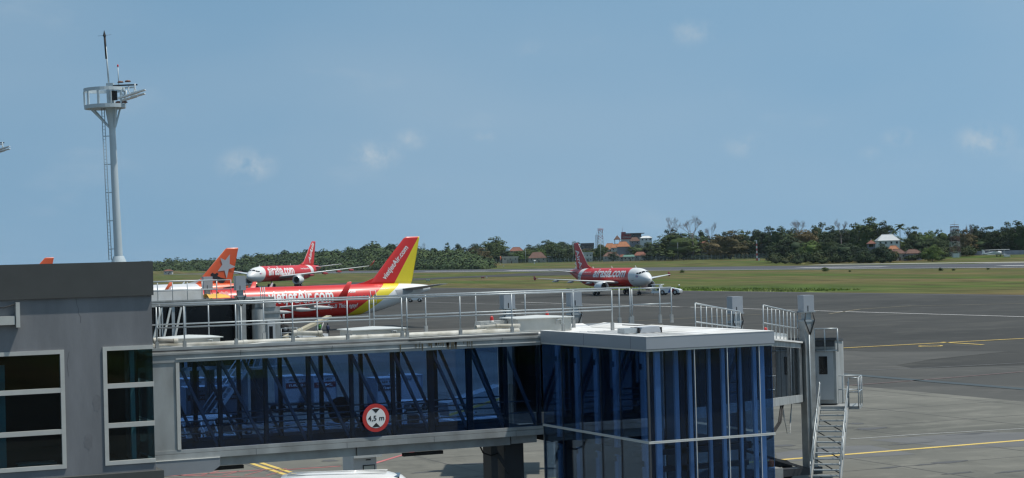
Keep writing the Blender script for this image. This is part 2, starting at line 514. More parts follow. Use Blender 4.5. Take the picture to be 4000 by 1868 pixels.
def px_line(name, pts, w, mat, z=0.012):
    P = [onz(x, y, 0) for x, y in pts]; b = MB(); L_ = []; R_ = []
    for i, p in enumerate(P):
        d = P[min(i + 1, len(P) - 1)] - P[max(0, i - 1)]; d.z = 0; d.normalize()
        n_ = Vector((-d.y, d.x, 0)) * (w / 2)
        L_.append((p.x + n_.x, p.y + n_.y, z)); R_.append((p.x - n_.x, p.y - n_.y, z))
    k = len(P)
    b.add(L_ + R_, [(i, i + 1, k + i + 1, k + i) for i in range(k - 1)])
    return tag(b.build(name, mat, fix=True), kind='structure')
px_line('red_apron_line', [(1440, 1818), (1660, 1752)], .20, PINK)
px_line('red_apron_line', [(1100, 1837), (1330, 1822)], .16, PINK)
px_line('red_apron_line', [(3240, 1512), (3600, 1485), (4000, 1452)], .35, mk('faded_red', (0.13, 0.09, 0.085), .85, var=.2))
px_line('yellow_lead_in', [(3240, 1226), (3360, 1208), (3560, 1195), (4000, 1186)], .45, mk('faded_yellow', (0.22, 0.19, 0.12), .8, var=.3))
px_line('yellow_branch_line', [(3680, 1337), (3840, 1347)], .4, YEL)
px_line('faded_white_line', [(3320, 1716), (3600, 1697), (4000, 1675)], .18, mk('faded_white', (0.30, 0.30, 0.29), .8, var=.2))
px_line('faded_white_line', [(3300, 1450), (3560, 1440), (4000, 1418)], .22, mk('faded_grey', (0.14, 0.14, 0.14), .8, var=.2))
px_line('yellow_apron_line', [(2150, 1270), (2700, 1243), (3010, 1226)], .4, mk('faded_yellow', (0.22, 0.19, 0.12)))
px_line('faded_white_line', [(1650, 1180), (1900, 1188), (2700, 1200)], .5, mk('faded_white', (0.30, 0.30, 0.29)))
px_line('red_apron_line', [(640, 1862), (1000, 1838), (1120, 1832)], .16, PINK)
px_line('red_apron_line', [(640, 1856), (1060, 1868)], .12, PINK)
for k in range(5):
    px_line('red_hatch_line', [(700 + 85 * k, 1858), (770 + 85 * k, 1840)], .07, PINK)
# stand number ring painted in yellow
c_ = onz(3635, 1352, 0)
b = MB(); vs = []
for k in range(28):
    a = 2 * math.pi * k / 28
    for r_ in (.85, 1.1):
        vs.append((c_.x + r_ * math.cos(a), c_.y + r_ * math.sin(a), 0.012))
b.add(vs, [(2 * k, 2 * k + 1, (2 * k + 3) % 56, (2 * k + 2) % 56) for k in range(28)])
tag(b.build('stand_number_ring', YEL, fix=True), kind='structure')
# darker repair patches and oil stains on the slabs
DPATCH = mk('apron_patch', (0.115, 0.115, 0.112), .85, var=.2, scale=.3)
px_poly('apron_patch', [(3030, 1770), (3210, 1745), (3400, 1740), (3580, 1775), (3330, 1790), (3040, 1806)], 0.005, DPATCH)
px_poly('apron_patch', [(3390, 1720), (3800, 1690), (4000, 1690), (4000, 1745), (3780, 1752)], 0.005, DPATCH)
def blob(px, py, wx, wy):
    p = onz(px, py, 0); b = MB(); pts = []
    for k in range(18):
        a = 2 * math.pi * k / 18; q = rnd.uniform(.6, 1.15)
        pts.append((p.x + math.cos(a) * wx * q, p.y + math.sin(a) * wy * q, 0.008))
    b.poly(pts)
    return tag(b.build('oil_stain', STAIN), kind='structure')
for s_ in ((3410, 1674, 1.1, .5), (3345, 1655, .5, .5), (3700, 1806, 1.0, .35), (3470, 1828, .7, .25), (3960, 1842, .9, .25), (3750, 1848, .8, .2), (3060, 1742, .6, .4), (3560, 1733, 1.2, .25), (3800, 1695, 1.5, .3), (3620, 1815, .6, .2), (1850, 1812, .7, .25), (1660, 1845, .8, .2), (1900, 1858, .5, .2), (1290, 1800, .4, .4), (800, 1820, .8, .3)):
    blob(*s_)
# slab joints
for k in range(12):
    stripe('slab_joint', -10, 69, 40 + k * 7.5, 40.06 + k * 7.5, JOINT, 0.006)
for k in range(8):
    stripe('slab_joint', 15 + k * 7.5, 15.06 + k * 7.5, 10, 128, JOINT, 0.007)
# brighter, longer grass along the shoulder: loose blades nobody could count
b = MB(); vs = []
for k in range(41):
    y = 318 + 3.6 * k; a = min(1, k / 8, (40 - k) / 8)
    vs += [(212.6, y, -.035), (212.6 + (.5 + rnd.uniform(8, 13)) * max(.05, a), y, -.035)]
b.add(vs, [(2 * k, 2 * k + 1, 2 * k + 3, 2 * k + 2) for k in range(40)])
tag(b.build('lush_grass_strip', GRASSB), kind='structure')
b = MB()
for k in range(9000):
    y = rnd.uniform(255, 560); t_ = rnd.random() ** 1.6
    x = 213.5 + t_ * 16
    if rnd.random() > (1.0 if 330 < y < 445 else .0): continue
    h = rnd.uniform(.12, .42); a = rnd.uniform(0, 6.28); w = rnd.uniform(.12, .3)
    b.add([(x - w * math.cos(a), y - w * math.sin(a), -.06), (x + w * math.cos(a), y + w * math.sin(a), -.06), (x + rnd.uniform(-.15, .15), y + rnd.uniform(-.15, .15), h)], [(0, 1, 2)])
tag(b.build('long_grass', GRASSB), 'bright green long grass along the apron edge', 'grass', kind='stuff')
def W(mb, name, mat, parent, fix=False):
    """build a part given in world coordinates under an unrotated thing"""
    off = Vector((0, 0, 0)); q = parent
    while q:
        off += q.location; q = q.parent
    mb.v = [(p[0] - off.x, p[1] - off.y, p[2] - off.z) for p in mb.v]
    return mb.build(name, mat, parent, fix)
def B(x0, x1, y0, y1, z0, z1):
    return MB().box(x0, x1, y0, y1, z0, z1)

# ------------------------------------------------------------------ terminal building on the left
YB = 39.4
t = thing('terminal_building', (2, 46, 0), 0, 'grey rendered terminal wall with dark coping and white framed windows', 'building')
b = MB()
b.box(-9, 4.40, YB, YB + .3, 0, 8.38)
b.box(7.13, 7.94, YB, YB + .3, 0, 8.38)
b.box(4.40, 7.13, YB, YB + .3, 7.29, 8.38); b.box(4.40, 7.13, YB, YB + .3, 0, 4.79)
b.box(7.94, 9.02, YB, YB + .3, 7.31, 8.38); b.box(7.94, 9.02, YB, YB + .3, 0, 4.79)
b.box(8.72, 9.02, YB + .3, 52, 7.31, 8.38); b.box(8.72, 9.02, YB + .3, 52, 0, 4.79); b.box(8.72, 9.02, 40.9, 52, 4.79, 7.31)
b.box(-9, -8.7, YB + .3, 52, 0, 8.38); b.box(-9, 9.02, 52, 52.3, 0, 8.38)
W(b, 'wall', WALL, t)
W(B(-9.06, 9.05, YB - .07, 52.36, 8.38, 9.11), 'coping', CAP, t)
W(B(-9, 9.16, YB - .16, 40.1, 4.40, 4.62), 'ledge', CAP, t)
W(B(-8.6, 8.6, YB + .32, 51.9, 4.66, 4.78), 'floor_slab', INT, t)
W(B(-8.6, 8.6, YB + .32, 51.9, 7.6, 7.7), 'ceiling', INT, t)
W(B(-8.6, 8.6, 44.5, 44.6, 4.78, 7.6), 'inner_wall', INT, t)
def window(x0, x1, z0, z1, mids, side=None):
    f = MB(); w = .085
    f.box(x0, x1, YB - .03, YB + .10, z1 - w, z1); f.box(x0, x1, YB - .03, YB + .10, z0, z0 + w)
    f.box(x0, x0 + w, YB - .03, YB + .10, z0 + w, z1 - w)
    if side is None: f.box(x1 - w, x1, YB - .03, YB + .10, z0 + w, z1 - w)
    for zm in mids: f.box(x0 + w, x1 - (w if side is None else 0), YB - .027, YB + .10, zm - .05, zm + .05)
    fr = W(f, 'window_frame', FRAME, t)
    zs = [z0 + w] + [v for zm in mids for v in (zm - .05, zm + .05)] + [z1 - w]
    for k in range(0, len(zs), 2):
        W(B(x0 + w, x1 - (w if side is None else .004), YB + .03, YB + .042, zs[k], zs[k + 1]), 'window_pane', GLASSD, fr)
        if side is not None:
            W(B(x1 - .016, x1 - .004, YB + .045, side, zs[k], zs[k + 1]), 'window_pane', GLASSD, fr)
window(4.40, 7.13, 4.79, 7.29, (5.57, 6.44))
window(7.94, 9.02, 4.79, 7.31, (5.63, 6.47), 40.9)
# rooms: pale column and counter seen through the glass
W(B(8.60, 8.70, 39.80, 39.9, 4.78, 7.3), 'inner_column', mk('teal_column', (.35, .52, .55), .5), t)
W(B(8.05, 8.6, 42.4, 42.9, 5.4, 5.5), 'counter', mk('pale_counter', (.5, .5, .45), .5), t)
W(B(4.6, 5.97, 39.85, 39.9, 4.78, 7.0), 'teal_reflection_sheet', mk('teal_column', (.35, .52, .55), .5), t)  # teal sheet added behind the pane, standing in for its teal reflection
W(B(6.2, 7.0, 39.8, 40.2, 4.86, 4.9), 'window_bench', mk('pale_counter', (.5, .5, .45), .5), t)
# hairline cracks and damp patches in the render
CRK = mk('crack_line', (.07, .072, .075), .9, var=.1); DAMP = mk('damp_patch', (.150, .154, .163), .9, var=.25, scale=5)
def wall_line(pts, w, name='crack'):
    P_ = [onY(x, y, YB - .002) for x, y in pts]; m_ = MB(); vs = []
    for i, p_ in enumerate(P_): vs += [(p_.x - w, YB - .003, p_.z), (p_.x + w, YB - .003, p_.z)]
    m_.add(vs, [(2 * i, 2 * i + 1, 2 * i + 3, 2 * i + 2) for i in range(len(P_) - 1)])
    return W(m_, name, CRK, t)
wall_line([(296, 1160), (300, 1190), (308, 1212), (305, 1222), (316, 1240), (314, 1262)], .003)
wall_line([(270, 1374), (262, 1420), (268, 1470)], .0025)
for (px_, py_, wx_, wz_) in ((378, 1575, .09, .20), (345, 1725, .10, .18)):
    p_ = onY(px_, py_, YB); m_ = MB(); pts_ = []
    for k in range(20):
        a_ = 2 * math.pi * k / 20; q_ = rnd.uniform(.8, 1.1)
        pts_.append((p_.x + wx_ * q_ * math.cos(a_), YB - .0025, p_.z + wz_ * q_ * math.sin(a_)))
    m_.poly(pts_); W(m_, 'damp_patch', DAMP, t)
# wall bracket with cable at the far left
t = thing('wall_bracket', (6.05, YB, 8.0), 0, 'small pale metal light bracket with cable on the grey terminal wall', 'bracket')
W(MB().box(5.5, 6.12, YB - .14, YB - .01, 7.86, 8.04), 'arm', FRAME, t)
W(MB().box(6.14, 6.22, YB - .16, YB - .01, 7.80, 8.32), 'post', FRAME, t)
W(MB().tube([(5.4, YB - .05, 8.25), (5.9, YB - .06, 8.22), (6.13, YB - .06, 8.28)], .012, 6), 'cable', BLK, t)

# ------------------------------------------------------------------ fixed glazed walkway
YN, YF = 40.30, 42.95
MUL = [9.80, 10.76, 11.82, 12.84, 13.87, 14.89, 15.86, 16.84, 17.76, 18.62]
t = thing('glazed_walkway', (14, 41.6, 0), 0, 'elevated boarding walkway with blue glass sides and silver cladding', 'walkway')
walk = t
W(MB().box(9.06, 9.80, YN, YN + .12, 4.92, 6.86), 'end_panel', PANEL, t)
W(MB().box(9.06, 18.63, YN - .02, YN + .12, 6.86, 7.03).box(9.06, 18.63, YN - .045, YN + .12, 7.03, 7.075), 'upper_fascia', PANEL, t)
W(MB().box(9.72, 18.63, YN - .035, YN - .021, 6.925, 6.945), 'fascia_trim', TRIM, t)
W(MB().box(9.06, 18.63, YN + .12, YN + .22, 7.02, 7.19), 'gutter', PANEL, t)
W(MB().box(9.06, 18.63, YN - .02, YN + .12, 4.845, 4.92).box(9.06, 18.63, YN - .03, YN + .12, 4.71, 4.837), 'lower_fascia', PANEL, t)
W(MB().box(9.72, 9.80, YN - .03, YN - .001, 4.93, 6.85), 'window_jamb', FRAME, t)
W(MB().box(9.9, 13.9, YN + .10, YN + .24, 4.50, 4.708).box(13.93, 17.8, YN + .10, YN + .24, 4.50, 4.708).box(17.83, 18.5, YN + .10, YN + .24, 4.52, 4.708), 'floor_beam', STEEL, t)
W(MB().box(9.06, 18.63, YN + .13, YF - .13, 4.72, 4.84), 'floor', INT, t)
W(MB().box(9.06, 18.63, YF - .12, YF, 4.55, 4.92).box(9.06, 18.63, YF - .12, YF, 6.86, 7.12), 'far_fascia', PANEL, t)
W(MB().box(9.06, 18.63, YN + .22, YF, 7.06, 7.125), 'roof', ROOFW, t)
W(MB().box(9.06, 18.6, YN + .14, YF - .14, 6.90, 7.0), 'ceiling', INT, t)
for i in range(len(MUL) - 1):
    a_, c2_ = MUL[i], MUL[i + 1]
    W(B(a_ + .004, c2_ - .004, YN + .03, YN + .042, 4.921, 6.859), 'glass_pane', GLASS, t)
    W(B(a_ + .004, c2_ - .004, YF - .042, YF - .03, 4.921, 6.859), 'glass_pane', GLASS, t)
for i, x in enumerate(MUL):
    if i: W(MB().box(x - .045 - (.05 if i in (6, 7) else 0), x + .045, YN + .16, YN + .25, 4.85, 6.9), 'mullion', DSTEEL, t)
    W(MB().box(x - .045, x + .045, YF - .25, YF - .16, 4.85, 6.9), 'mullion', DSTEEL, t)
    if i < len(MUL) - 1:
        for yy in (YN + .30, YF - .30):
            W(MB().bar((x + .03, yy, 6.88), (MUL[i + 1] - .02, yy, 4.86), .06, .085, Vector((0, 1, 0))), 'brace', mk('brace_steel', (.26, .27, .28), .5, var=.1), t)
for yy in (YN + .42, YF - .42):
    for z in (5.22, 5.50):
        W(MB().tube([(9.3, yy, z), (18.5, yy, z)], .018, 6), 'handrail', GALV, t)
W(MB().prism([(9.02, YN - .06, 4.70), (9.02, YN - .06, 4.36), (10.48, YN - .06, 4.40), (10.66, YN - .06, 4.52), (10.66, YN - .06, 4.70)], (0, .14, 0)), 'side_bracket', mk('bracket_grey', (.24, .255, .27), .6, var=.08), t)
W(MB().box(9.02, 10.66, YN - .07, YN + .08, 4.701, 4.715), 'bracket_cover', TRIM, t)
for x0, x1 in ((10.35, 11.30), (15.15, 16.15)):
    W(B(x0, x1, YN + .3, YN + .42, 4.38, 4.46), 'lamp_tray', BLK, t)
for x0, x1, y0 in ((17.55, 17.72, 41.0), (17.98, 18.5, 41.2)):
    W(B(x0, x1, y0, y0 + .5, 0, 4.70), 'leg', DSTEEL, t)
W(MB().bar((17.6, 41.2, 4.5), (18.1, 41.2, 3.75), .08, .1), 'knee_brace', DSTEEL, t)
W(MB().tube([(17.2, 40.9, 4.52), (17.3, 40.9, 4.30), (17.5, 40.9, 4.22), (17.7, 40.95, 4.25)], .02, 6), 'cable', BLK, t)
W(MB().tube([(9.1, YN + .09, 7.115), (18.6, YN + .09, 7.12)], .014, 6), 'conduit', DSTEEL, t)
W(MB().tube([(14.3, YN + .06, 7.15), (18.6, YN + .06, 7.165)], .012, 6), 'conduit', TRIM, t)
for x in (11.2, 13.35, 15.5, 17.6):
    W(MB().box(x - .006, x + .006, YN - .0465, YN - .0455, 7.03, 7.075).box(x - .005, x + .005, YN - .0215, YN - .0205, 6.95, 7.03).box(x + .3 - .005, x + .3 + .005, YN - .0315, YN - .0305, 4.71, 4.837), 'panel_joint', DSTEEL, t)
# brown run-off streaks below the gutter
STK = mk('runoff_streak', (.10, .088, .06), .9, var=.3)
b = MB()
for k in range(26):
    x = rnd.gauss(15.95, .42); w = rnd.uniform(.008, .03); h = rnd.uniform(.04, .2)
    b.add([(x - w, YN - .0465, 7.03), (x + w, YN - .0465, 7.03), (x + w * .4, YN - .0465, 7.03 - h), (x - w * .4, YN - .0465, 7.03 - h)], [(0, 1, 2, 3)])
o = W(b, 'runoff_streak', STK, t); o['kind'] = 'stuff'
W(MB().box(15.3, 16.55, YN + .10, YN + .119, 7.09, 7.185), 'weathered_gutter', DIRT, t)

# round height limit sign
SX, SZ = onY(1465, 1632, YN).x, onY(1465, 1632, YN).z
t = thing('height_limit_sign', (SX, YN - .05, SZ), 0, 'round red and white clearance sign on the front of the glazed walkway', 'sign')
def disc(r0, r1, y, n=48):
    m_ = MB(); vs = []
    for k in range(n):
        a = 2 * math.pi * k / n
        vs += [(r0 * math.cos(a), y, r0 * math.sin(a)), (r1 * math.cos(a), y, r1 * math.sin(a))]
    m_.add(vs, [(2 * k, (2 * k + 2) % (2 * n), (2 * k + 3) % (2 * n), 2 * k + 1) for k in range(n)])
    return m_
MB().lathe([(-.012, .001), (-.012, .325), (.012, .325), (.012, .001)], (0, 0, 0), 'y', 48, smooth=False).build('rim', SGRED, t, fix=True)
MB().lathe([(-.015, .001), (-.015, .235), (-.010, .235)], (0, 0, 0), 'y', 48, smooth=False).build('face', SGWHT, t, fix=True)
for s_ in (1, -1):
    MB().prism([(-.10, -.018, s_ * .212), (.10, -.018, s_ * .212), (0, -.018, s_ * .11)], (0, .002, 0)).build('arrow', SGBLK, t, fix=True)
text_to('4,5 m', 'lettering', SGBLK, t, lambda u_, v_: Vector((u_, -.019, v_ - .062)), .165, bold=.018, width=.40, anchor='c')
p = onY(1331, 1602, YF + .06)
t = thing('sign_back', (p.x, YF + .06, p.z), 0, 'dark back of a round sign behind the far glass of the walkway', 'sign')
MB().lathe([(-.012, .001), (-.012, .325), (.012, .325), (.012, .001)], (0, 0, 0), 'y', 40, smooth=False).build('disc', BLK, t, fix=True)
MB().lathe([(.013, .001), (.013, .235), (.010, .235)], (0, 0, 0), 'y', 40, smooth=False).build('face', SGWHT, t, fix=True)

# ------------------------------------------------------------------ railings on the walkway roof
def railing(name, label, y, x0, x1, posts, zb, zt, zm, group='galvanised railings on the walkway roof'):
    q = thing(name, ((x0 + x1) / 2, y, zb), 0, label, 'railing', group)
    W(MB().tube([(x0, y, zt), (x1, y, zt)], .020, 8), 'top_rail', GALV, q)
    W(MB().tube([(x0, y, zm), (x1, y, zm)], .017, 8), 'mid_rail', GALV, q)
    for x in posts:
        pp = W(MB().tube([(x, y, zb), (x, y, zt)], .017, 8), 'post', GALV, q)
        W(MB().box(x - .035, x + .035, y - .035, y + .035, zb, zb + .22), 'socket', STEEL, pp)
    return q
def Xs(pxs, py, y):
    return [onY(p_, py, y).x for p_ in pxs]
yn = YN + .17; yf = YF - .2
ztop = onY(720, 1193, yn).z; zmid = onY(720, 1278, yn).z
P = Xs((612, 720, 922, 1144, 1358, 1571), 1300, yn)
railing('roof_railing', 'near walkway railing, the length closest to the grey terminal wall', yn, P[0], P[-1], P, 7.1, ztop, zmid)
P = Xs((1590, 1798, 2000, 2200, 2392), 1260, yn)
railing('roof_railing', 'near walkway railing, the length that ends at the glass tower roof', yn, P[0], P[-1], P, 7.1, ztop, zmid)
P = Xs((430, 623, 815, 1030, 1240, 1444), 1260, yf)
railing('roof_railing', 'far walkway railing, the length starting behind the terminal wall', yf, P[0], P[-1], P, 7.12, ztop, zmid)
P = Xs((1461, 1664, 1860, 2053, 2241, 2421, 2463), 1260, yf)
railing('roof_railing', 'far walkway railing, the length passing in front of the taxiing jet', yf, P[0], P[-1], P, 7.12, ztop, zmid)
P = Xs((2472, 2581, 2626), 1260, yf)
railing('roof_railing', 'short end panel of railing over the back of the glass tower roof', yf + .02, P[0], P[-1], P, 7.15, onY(2550, 1126, yf).z, zmid + .03)

# ------------------------------------------------------------------ pipes, hatches and lamps on the roof
def pipe(label, pts, r=.04, mat=None):
    q = thing('roof_pipe', pts[0], 0, label, 'pipe', 'pipes on the walkway roof')
    W(MB().tube(pts, r, 10), 'run', mat or PIPE, q)
    for k in range(1, len(pts) - 1):
        W(MB().lathe([(-.05, r * 1.18), (.05, r * 1.18)], pts[k], 'x', 10), 'elbow_band', PIPE, q)
    return q
pipe('long lagged pipe nearest the roof edge of the walkway', [(9.1, 40.95, 7.20), (11.5, 40.95, 7.20), (14.5, 40.95, 7.20), (18.35, 40.95, 7.20)], .058)
pipe('second lagged pipe behind the nearest one on the walkway roof', [(11.1, 41.22, 7.20), (14.2, 41.22, 7.20), (17.6, 41.22, 7.21)], .052)
pipe('stained bent pipe beside the first hatch near the terminal', [(9.1, 41.1, 7.18), (9.45, 41.1, 7.18), (9.47, 41.1, 7.33), (9.9, 40.98, 7.30), (9.93, 40.98, 7.2)], .055, DIRT)
pipe('thick pale pipe raised over the others between the first two hatches', [(12.75, 41.25, 7.17), (12.76, 41.25, 7.36), (13.35, 41.15, 7.33), (13.38, 41.15, 7.2)], .06)
pipe('raised pale pipe curving towards the hatch by the glass tower', [(17.4, 41.3, 7.2), (17.42, 41.3, 7.30), (17.9, 41.2, 7.32), (18.45, 41.1, 7.31)], .05)
def cable(label, pts, r=.012, mat=None):
    q = MB().tube(pts, r, 6).build('roof_cable', mat or TRIM)
    return tag(q, label, 'cable', 'cables on the walkway roof')
cable('white cable sagging along the roof edge near the terminal', [(9.1, 40.72, 7.22), (10.0, 40.62, 7.19), (10.9, 40.47, 7.16), (11.3, 40.46, 7.17), (11.9, 40.55, 7.2), (13, 40.6, 7.17), (16, 40.6, 7.16)], .016)
cable('second white cable lying behind the sagging one', [(9.1, 40.78, 7.2), (10.4, 40.7, 7.16), (12, 40.68, 7.15), (15, 40.7, 7.15), (18.5, 40.66, 7.17)], .018)
def hatch(label, x0, x1, y0, y1, h):
    q = thing('roof_hatch', ((x0 + x1) / 2, (y0 + y1) / 2, 7.125), 0, label, 'hatch', 'hatches on the walkway roof')
    W(B(x0, x1, y0, y1, 7.125, 7.125 + h), 'curb', HATCH, q)
    z = 7.125 + h; e = .06; xm, ym = (x0 + x1) / 2, (y0 + y1) / 2
    m_ = MB(); vs = [(x0 - e, y0 - e, z), (x1 + e, y0 - e, z), (x1 + e, y1 + e, z), (x0 - e, y1 + e, z), (x0 - e, y0 - e, z + .02), (x1 + e, y0 - e, z + .02), (x1 + e, y1 + e, z + .02), (x0 - e, y1 + e, z + .02), (xm, ym, z + .075)]
    m_.add(vs, [(0, 3, 2, 1), (0, 1, 5, 4), (1, 2, 6, 5), (2, 3, 7, 6), (3, 0, 4, 7), (4, 5, 8), (5, 6, 8), (6, 7, 8), (7, 4, 8)])
    W(m_, 'lid', mk('hatch_lid', (.56, .58, .56), .5, var=.08), q)
    W(MB().tube([(xm + .3, y0 - .05, z - .16), (xm + .3, y0 - .05, z - .04), (xm + .42, y0 - .05, z - .04), (xm + .42, y0 - .05, z - .16)], .018, 6), 'handle', GALV, q)
    return q
hatch('pale roof hatch nearest the terminal wall', 9.82, 11.05, 41.45, 42.4, .20)
hatch('middle roof hatch in front of the red and yellow tail', onY(1378, 1290, 41.45).x, onY(1582, 1290, 41.45).x, 41.45, 42.4, .22)
hatch('roof hatch beside the glass tower carrying a red beacon', onY(2022, 1262, 41.45).x, onY(2232, 1262, 41.45).x, 41.45, 42.4, .33)
def beacon(label, p, r=.045, h=.11, mat=None):
    q = thing('warning_beacon', p, 0, label, 'beacon', 'warning beacons')
    MB().lathe([(0, .0), (0, r * 1.2), (.06, r * 1.15), (.06, 0)], (0, 0, 0), 'z', 12).build('base', TRIM, q)
    MB().lathe([(.061, r), (.06 + h * .7, r * .95), (.06 + h, r * .4), (.06 + h + .01, 0)], (0, 0, 0), 'z', 12).build('lens', mat or REDL, q)
    return q
q = onY(1921, 1262, 41.6)
beacon('red beacon on a short stand between two roof hatches', (q.x, q.y, q.z))
W(B(q.x - .16, q.x + .16, q.y - .1, q.y + .12, 7.126, q.z), 'beacon_stand', HATCH, bpy.data.objects['warning_beacon'])
q = onY(2137, 1240, 41.9)
beacon('red beacon on the lid of the hatch beside the glass tower', (q.x, q.y, q.z - .02))
q = onY(1890, 1272, 42.2)
t = thing('junction_box', (q.x, 42.2, 7.126), 0, 'low grey junction box on the walkway roof left of a red beacon', 'box')
W(B(onY(1868, 1270, 42.2).x, onY(1972, 1270, 42.2).x, 42.05, 42.4, 7.126, onY(1868, 1256, 42.2).z), 'case', HATCH, t)

# ------------------------------------------------------------------ glass tower
X0, X1, Y0, Y1 = 18.65, 21.75, 34.92, 43.2
t = thing('glass_tower', (20.2, 39, 0), 0, 'blue glass lift tower with silver fascia at the end of the walkway', 'tower')
b = MB(); z0, z1, e = 6.925, 7.20, .05
b.box(X0 - e, X1 + e, Y0 - e, Y0 + .08, z0, z1); b.box(X0 - e, X0 + .08, Y0 + .08, YN - .05, z0, z1)
b.box(X1 - .08, X1 + e, Y0 + .08, Y1, z0, z1); b.box(X0 - e, X1 - .08, Y1 - .08, Y1, z0, z1); b.box(X0 - .02, X0 + .08, YF + .01, Y1 - .08, z0, z1)
W(b, 'fascia', PANEL2, t)
b = MB(); b.box(X0 - .03, X1 + .03, Y0 - .03, Y0 + .05, 6.89, 6.924); b.box(X0 - .03, X0 + .05, Y0 + .05, YN - .04, 6.89, 6.924)
W(b, 'soffit_trim', TRIM, t)
b = MB(); b.box(X0 - e - .005, X1 + e + .005, Y0 - e - .005, Y0 + .10, z1, z1 + .012); b.box(X0 - e - .005, X0 + .10, Y0 + .10, YN - .05, z1, z1 + .012)
W(b, 'flashing', ROOFW, t)
b = MB()
b.prism([(X1 - .55, Y0 + .11, 7.13), (X1 + e, Y0 + .11, 7.215), (X1 + e, Y0 + .11, 7.10), (X1 - .55, Y0 + .11, 7.10)], (0, Y1 - Y0 - .12, 0))
b.prism([(X0 + .1, Y1 - .5, 7.13), (X0 + .1, Y1, 7.215), (X0 + .1, Y1, 7.10), (X0 + .1, Y1 - .5, 7.10)], (X1 - X0 - .66, 0, 0))
W(b, 'roof_edge', ROOFW, t, fix=True)
W(B(X0 + .08, X1 - .55, Y0 + .1, Y1 - .5, 7.04, 7.12), 'roof', ROOFW, t)
for k in range(9):
    x = X0 + .35 + k * .22
    W(B(x, x + .05, Y0 + .3, Y1 - 2.9, 7.12, 7.137), 'roof_rib', ROOFW, t)
for y in (35.6, 37.9):
    W(B(X0 - e - .0012, X0 - e, y - .006, y + .006, 6.93, 7.195), 'panel_joint', DSTEEL, t)
W(B(X0 - e - .002, X1 + e + .002, Y0 - e - .0012, Y0 - e, 6.932, 6.94), 'panel_joint', DSTEEL, t)
SY = [Y0, 36.22, 37.17, 38.17, 39.2, YN - .03]
SXL = [X0, 19.79, 20.61, 21.42, X1]
ZL = [(4.965, 6.888), (2.92, 4.915), (.15, 2.88)]
for (za, zb_) in ZL:
    for i in range(5):
        W(B(X0 - .012, X0, SY[i] + .006, SY[i + 1] - .006, za, zb_), 'glass_pane', GLASSB, t)
    for i in range(4):
        W(B(SXL[i] + (0 if i else .0) + .006, SXL[i + 1] - .006, Y0 - .012, Y0, za, zb_), 'glass_pane', GLASSB, t)
    W(B(X1, X1 + .012, Y0 + .01, Y0 + 2.6, za, zb_), 'glass_pane', GLASSB, t)
    W(B(X1, X1 + .012, Y0 + 2.62, Y1 - .1, za, zb_), 'glass_pane', GLASSB, t)
for z in (4.94, 2.90):
    b = MB(); b.box(X0 - .03, X1 + .03, Y0 - .03, Y0 + .01, z - .026, z - .003); b.box(X0 - .03, X1 + .03, Y0 - .03, Y0 + .01, z + .003, z + .026)
    b.box(X0 - .03, X0 + .01, Y0 + .01, YN, z - .026, z - .003); b.box(X0 - .03, X0 + .01, Y0 + .01, YN, z + .003, z + .026)
    W(b, 'transom', TRIM, t)
for y in SY[1:-1]:
    W(B(X0 - .018, X0 + .03, y - .004, y + .004, .15, 6.888), 'seam', DSTEEL, t)
for x in SXL[1:-1]:
    W(B(x - .007, x + .007, Y0 - .022, Y0 + .03, .15, 6.888), 'seam', TRIM, t)
W(B(X0 - .02, X0 + .02, Y0 - .02, Y0 + .02, .15, 6.888), 'corner_seam', DSTEEL, t)
W(B(X0 + .02, X0 + .07, YN + .02, YN + .08, 0, 4.7), 'corner_post', GALV, t)
# inside: pale glazing posts, dark frames, floors
for i, y in enumerate(SY[:-1]):
    W(B(X0 + .04, X0 + .10, y + .28, y + .46, .1, 6.88), 'inner_post', BLUSTRIP, t)
    for z in (6.55, 4.45, 2.5):
        W(B(X0 + .02, X0 + .039, y + .36, y + .52, z - .06, z + .06), 'glass_bracket', BLK, t)
for x, w, yy in ((18.95, .13, .22), (19.30, .30, 1.5), (19.62, .10, .9), (19.75, .08, .22), (20.0, .42, 2.4), (20.45, .07, .9), (20.58, .08, .22), (20.95, .30, 2.2), (21.24, .06, .9), (21.38, .09, .22), (21.58, .12, .25)):
    W(B(x - w / 2, x + w / 2, Y0 + yy * .55, Y0 + yy * .55 + .07, .1, 6.88), 'inner_post', BLUSTRIP if w < .2 else HATCH, t)
for x, w, yy in ((19.12, .16, .7), (19.5, .22, 1.3), (19.9, .12, .75), (20.28, .20, 1.1), (20.75, .14, .8), (21.12, .18, 1.2), (21.62, .14, 1.1)):
    W(B(x - w / 2, x + w / 2, Y0 + yy, Y0 + yy + .1, .1, 6.95), 'dark_frame', DSTEEL, t)
for k in range(7):
    W(B(19.86 + k * .045, 19.89 + k * .045, Y0 + 2.36, Y0 + 2.398, 5.15, 6.8), 'curtain_rib', BLUSTRIP, t)
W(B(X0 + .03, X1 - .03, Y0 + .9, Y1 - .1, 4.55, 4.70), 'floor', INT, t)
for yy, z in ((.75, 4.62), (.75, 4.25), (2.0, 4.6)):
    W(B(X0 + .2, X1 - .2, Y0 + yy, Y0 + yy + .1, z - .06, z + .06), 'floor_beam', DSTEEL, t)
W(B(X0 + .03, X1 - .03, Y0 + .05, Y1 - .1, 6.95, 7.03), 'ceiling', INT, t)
W(MB().box(X0 + .9, X1 - .9, 40.6, 40.7, 0, 6.9).box(X0 + .42, X0 + .50, 35.75, 40.6, 0, 6.9), 'dark_backing', INT, t)  # thin dark walls added behind the glass so the left face looks black
q = onz(2490, 1302, 7.13)
t = thing('roof_ventilator', (q.x, q.y, 7.137), 0, 'low metal ventilator on the white roof of the glass tower', 'ventilator')
b = MB()
b.box(-.42, -.08, -.15, .2, 0, .12)
b.build('intake', GALV, t)
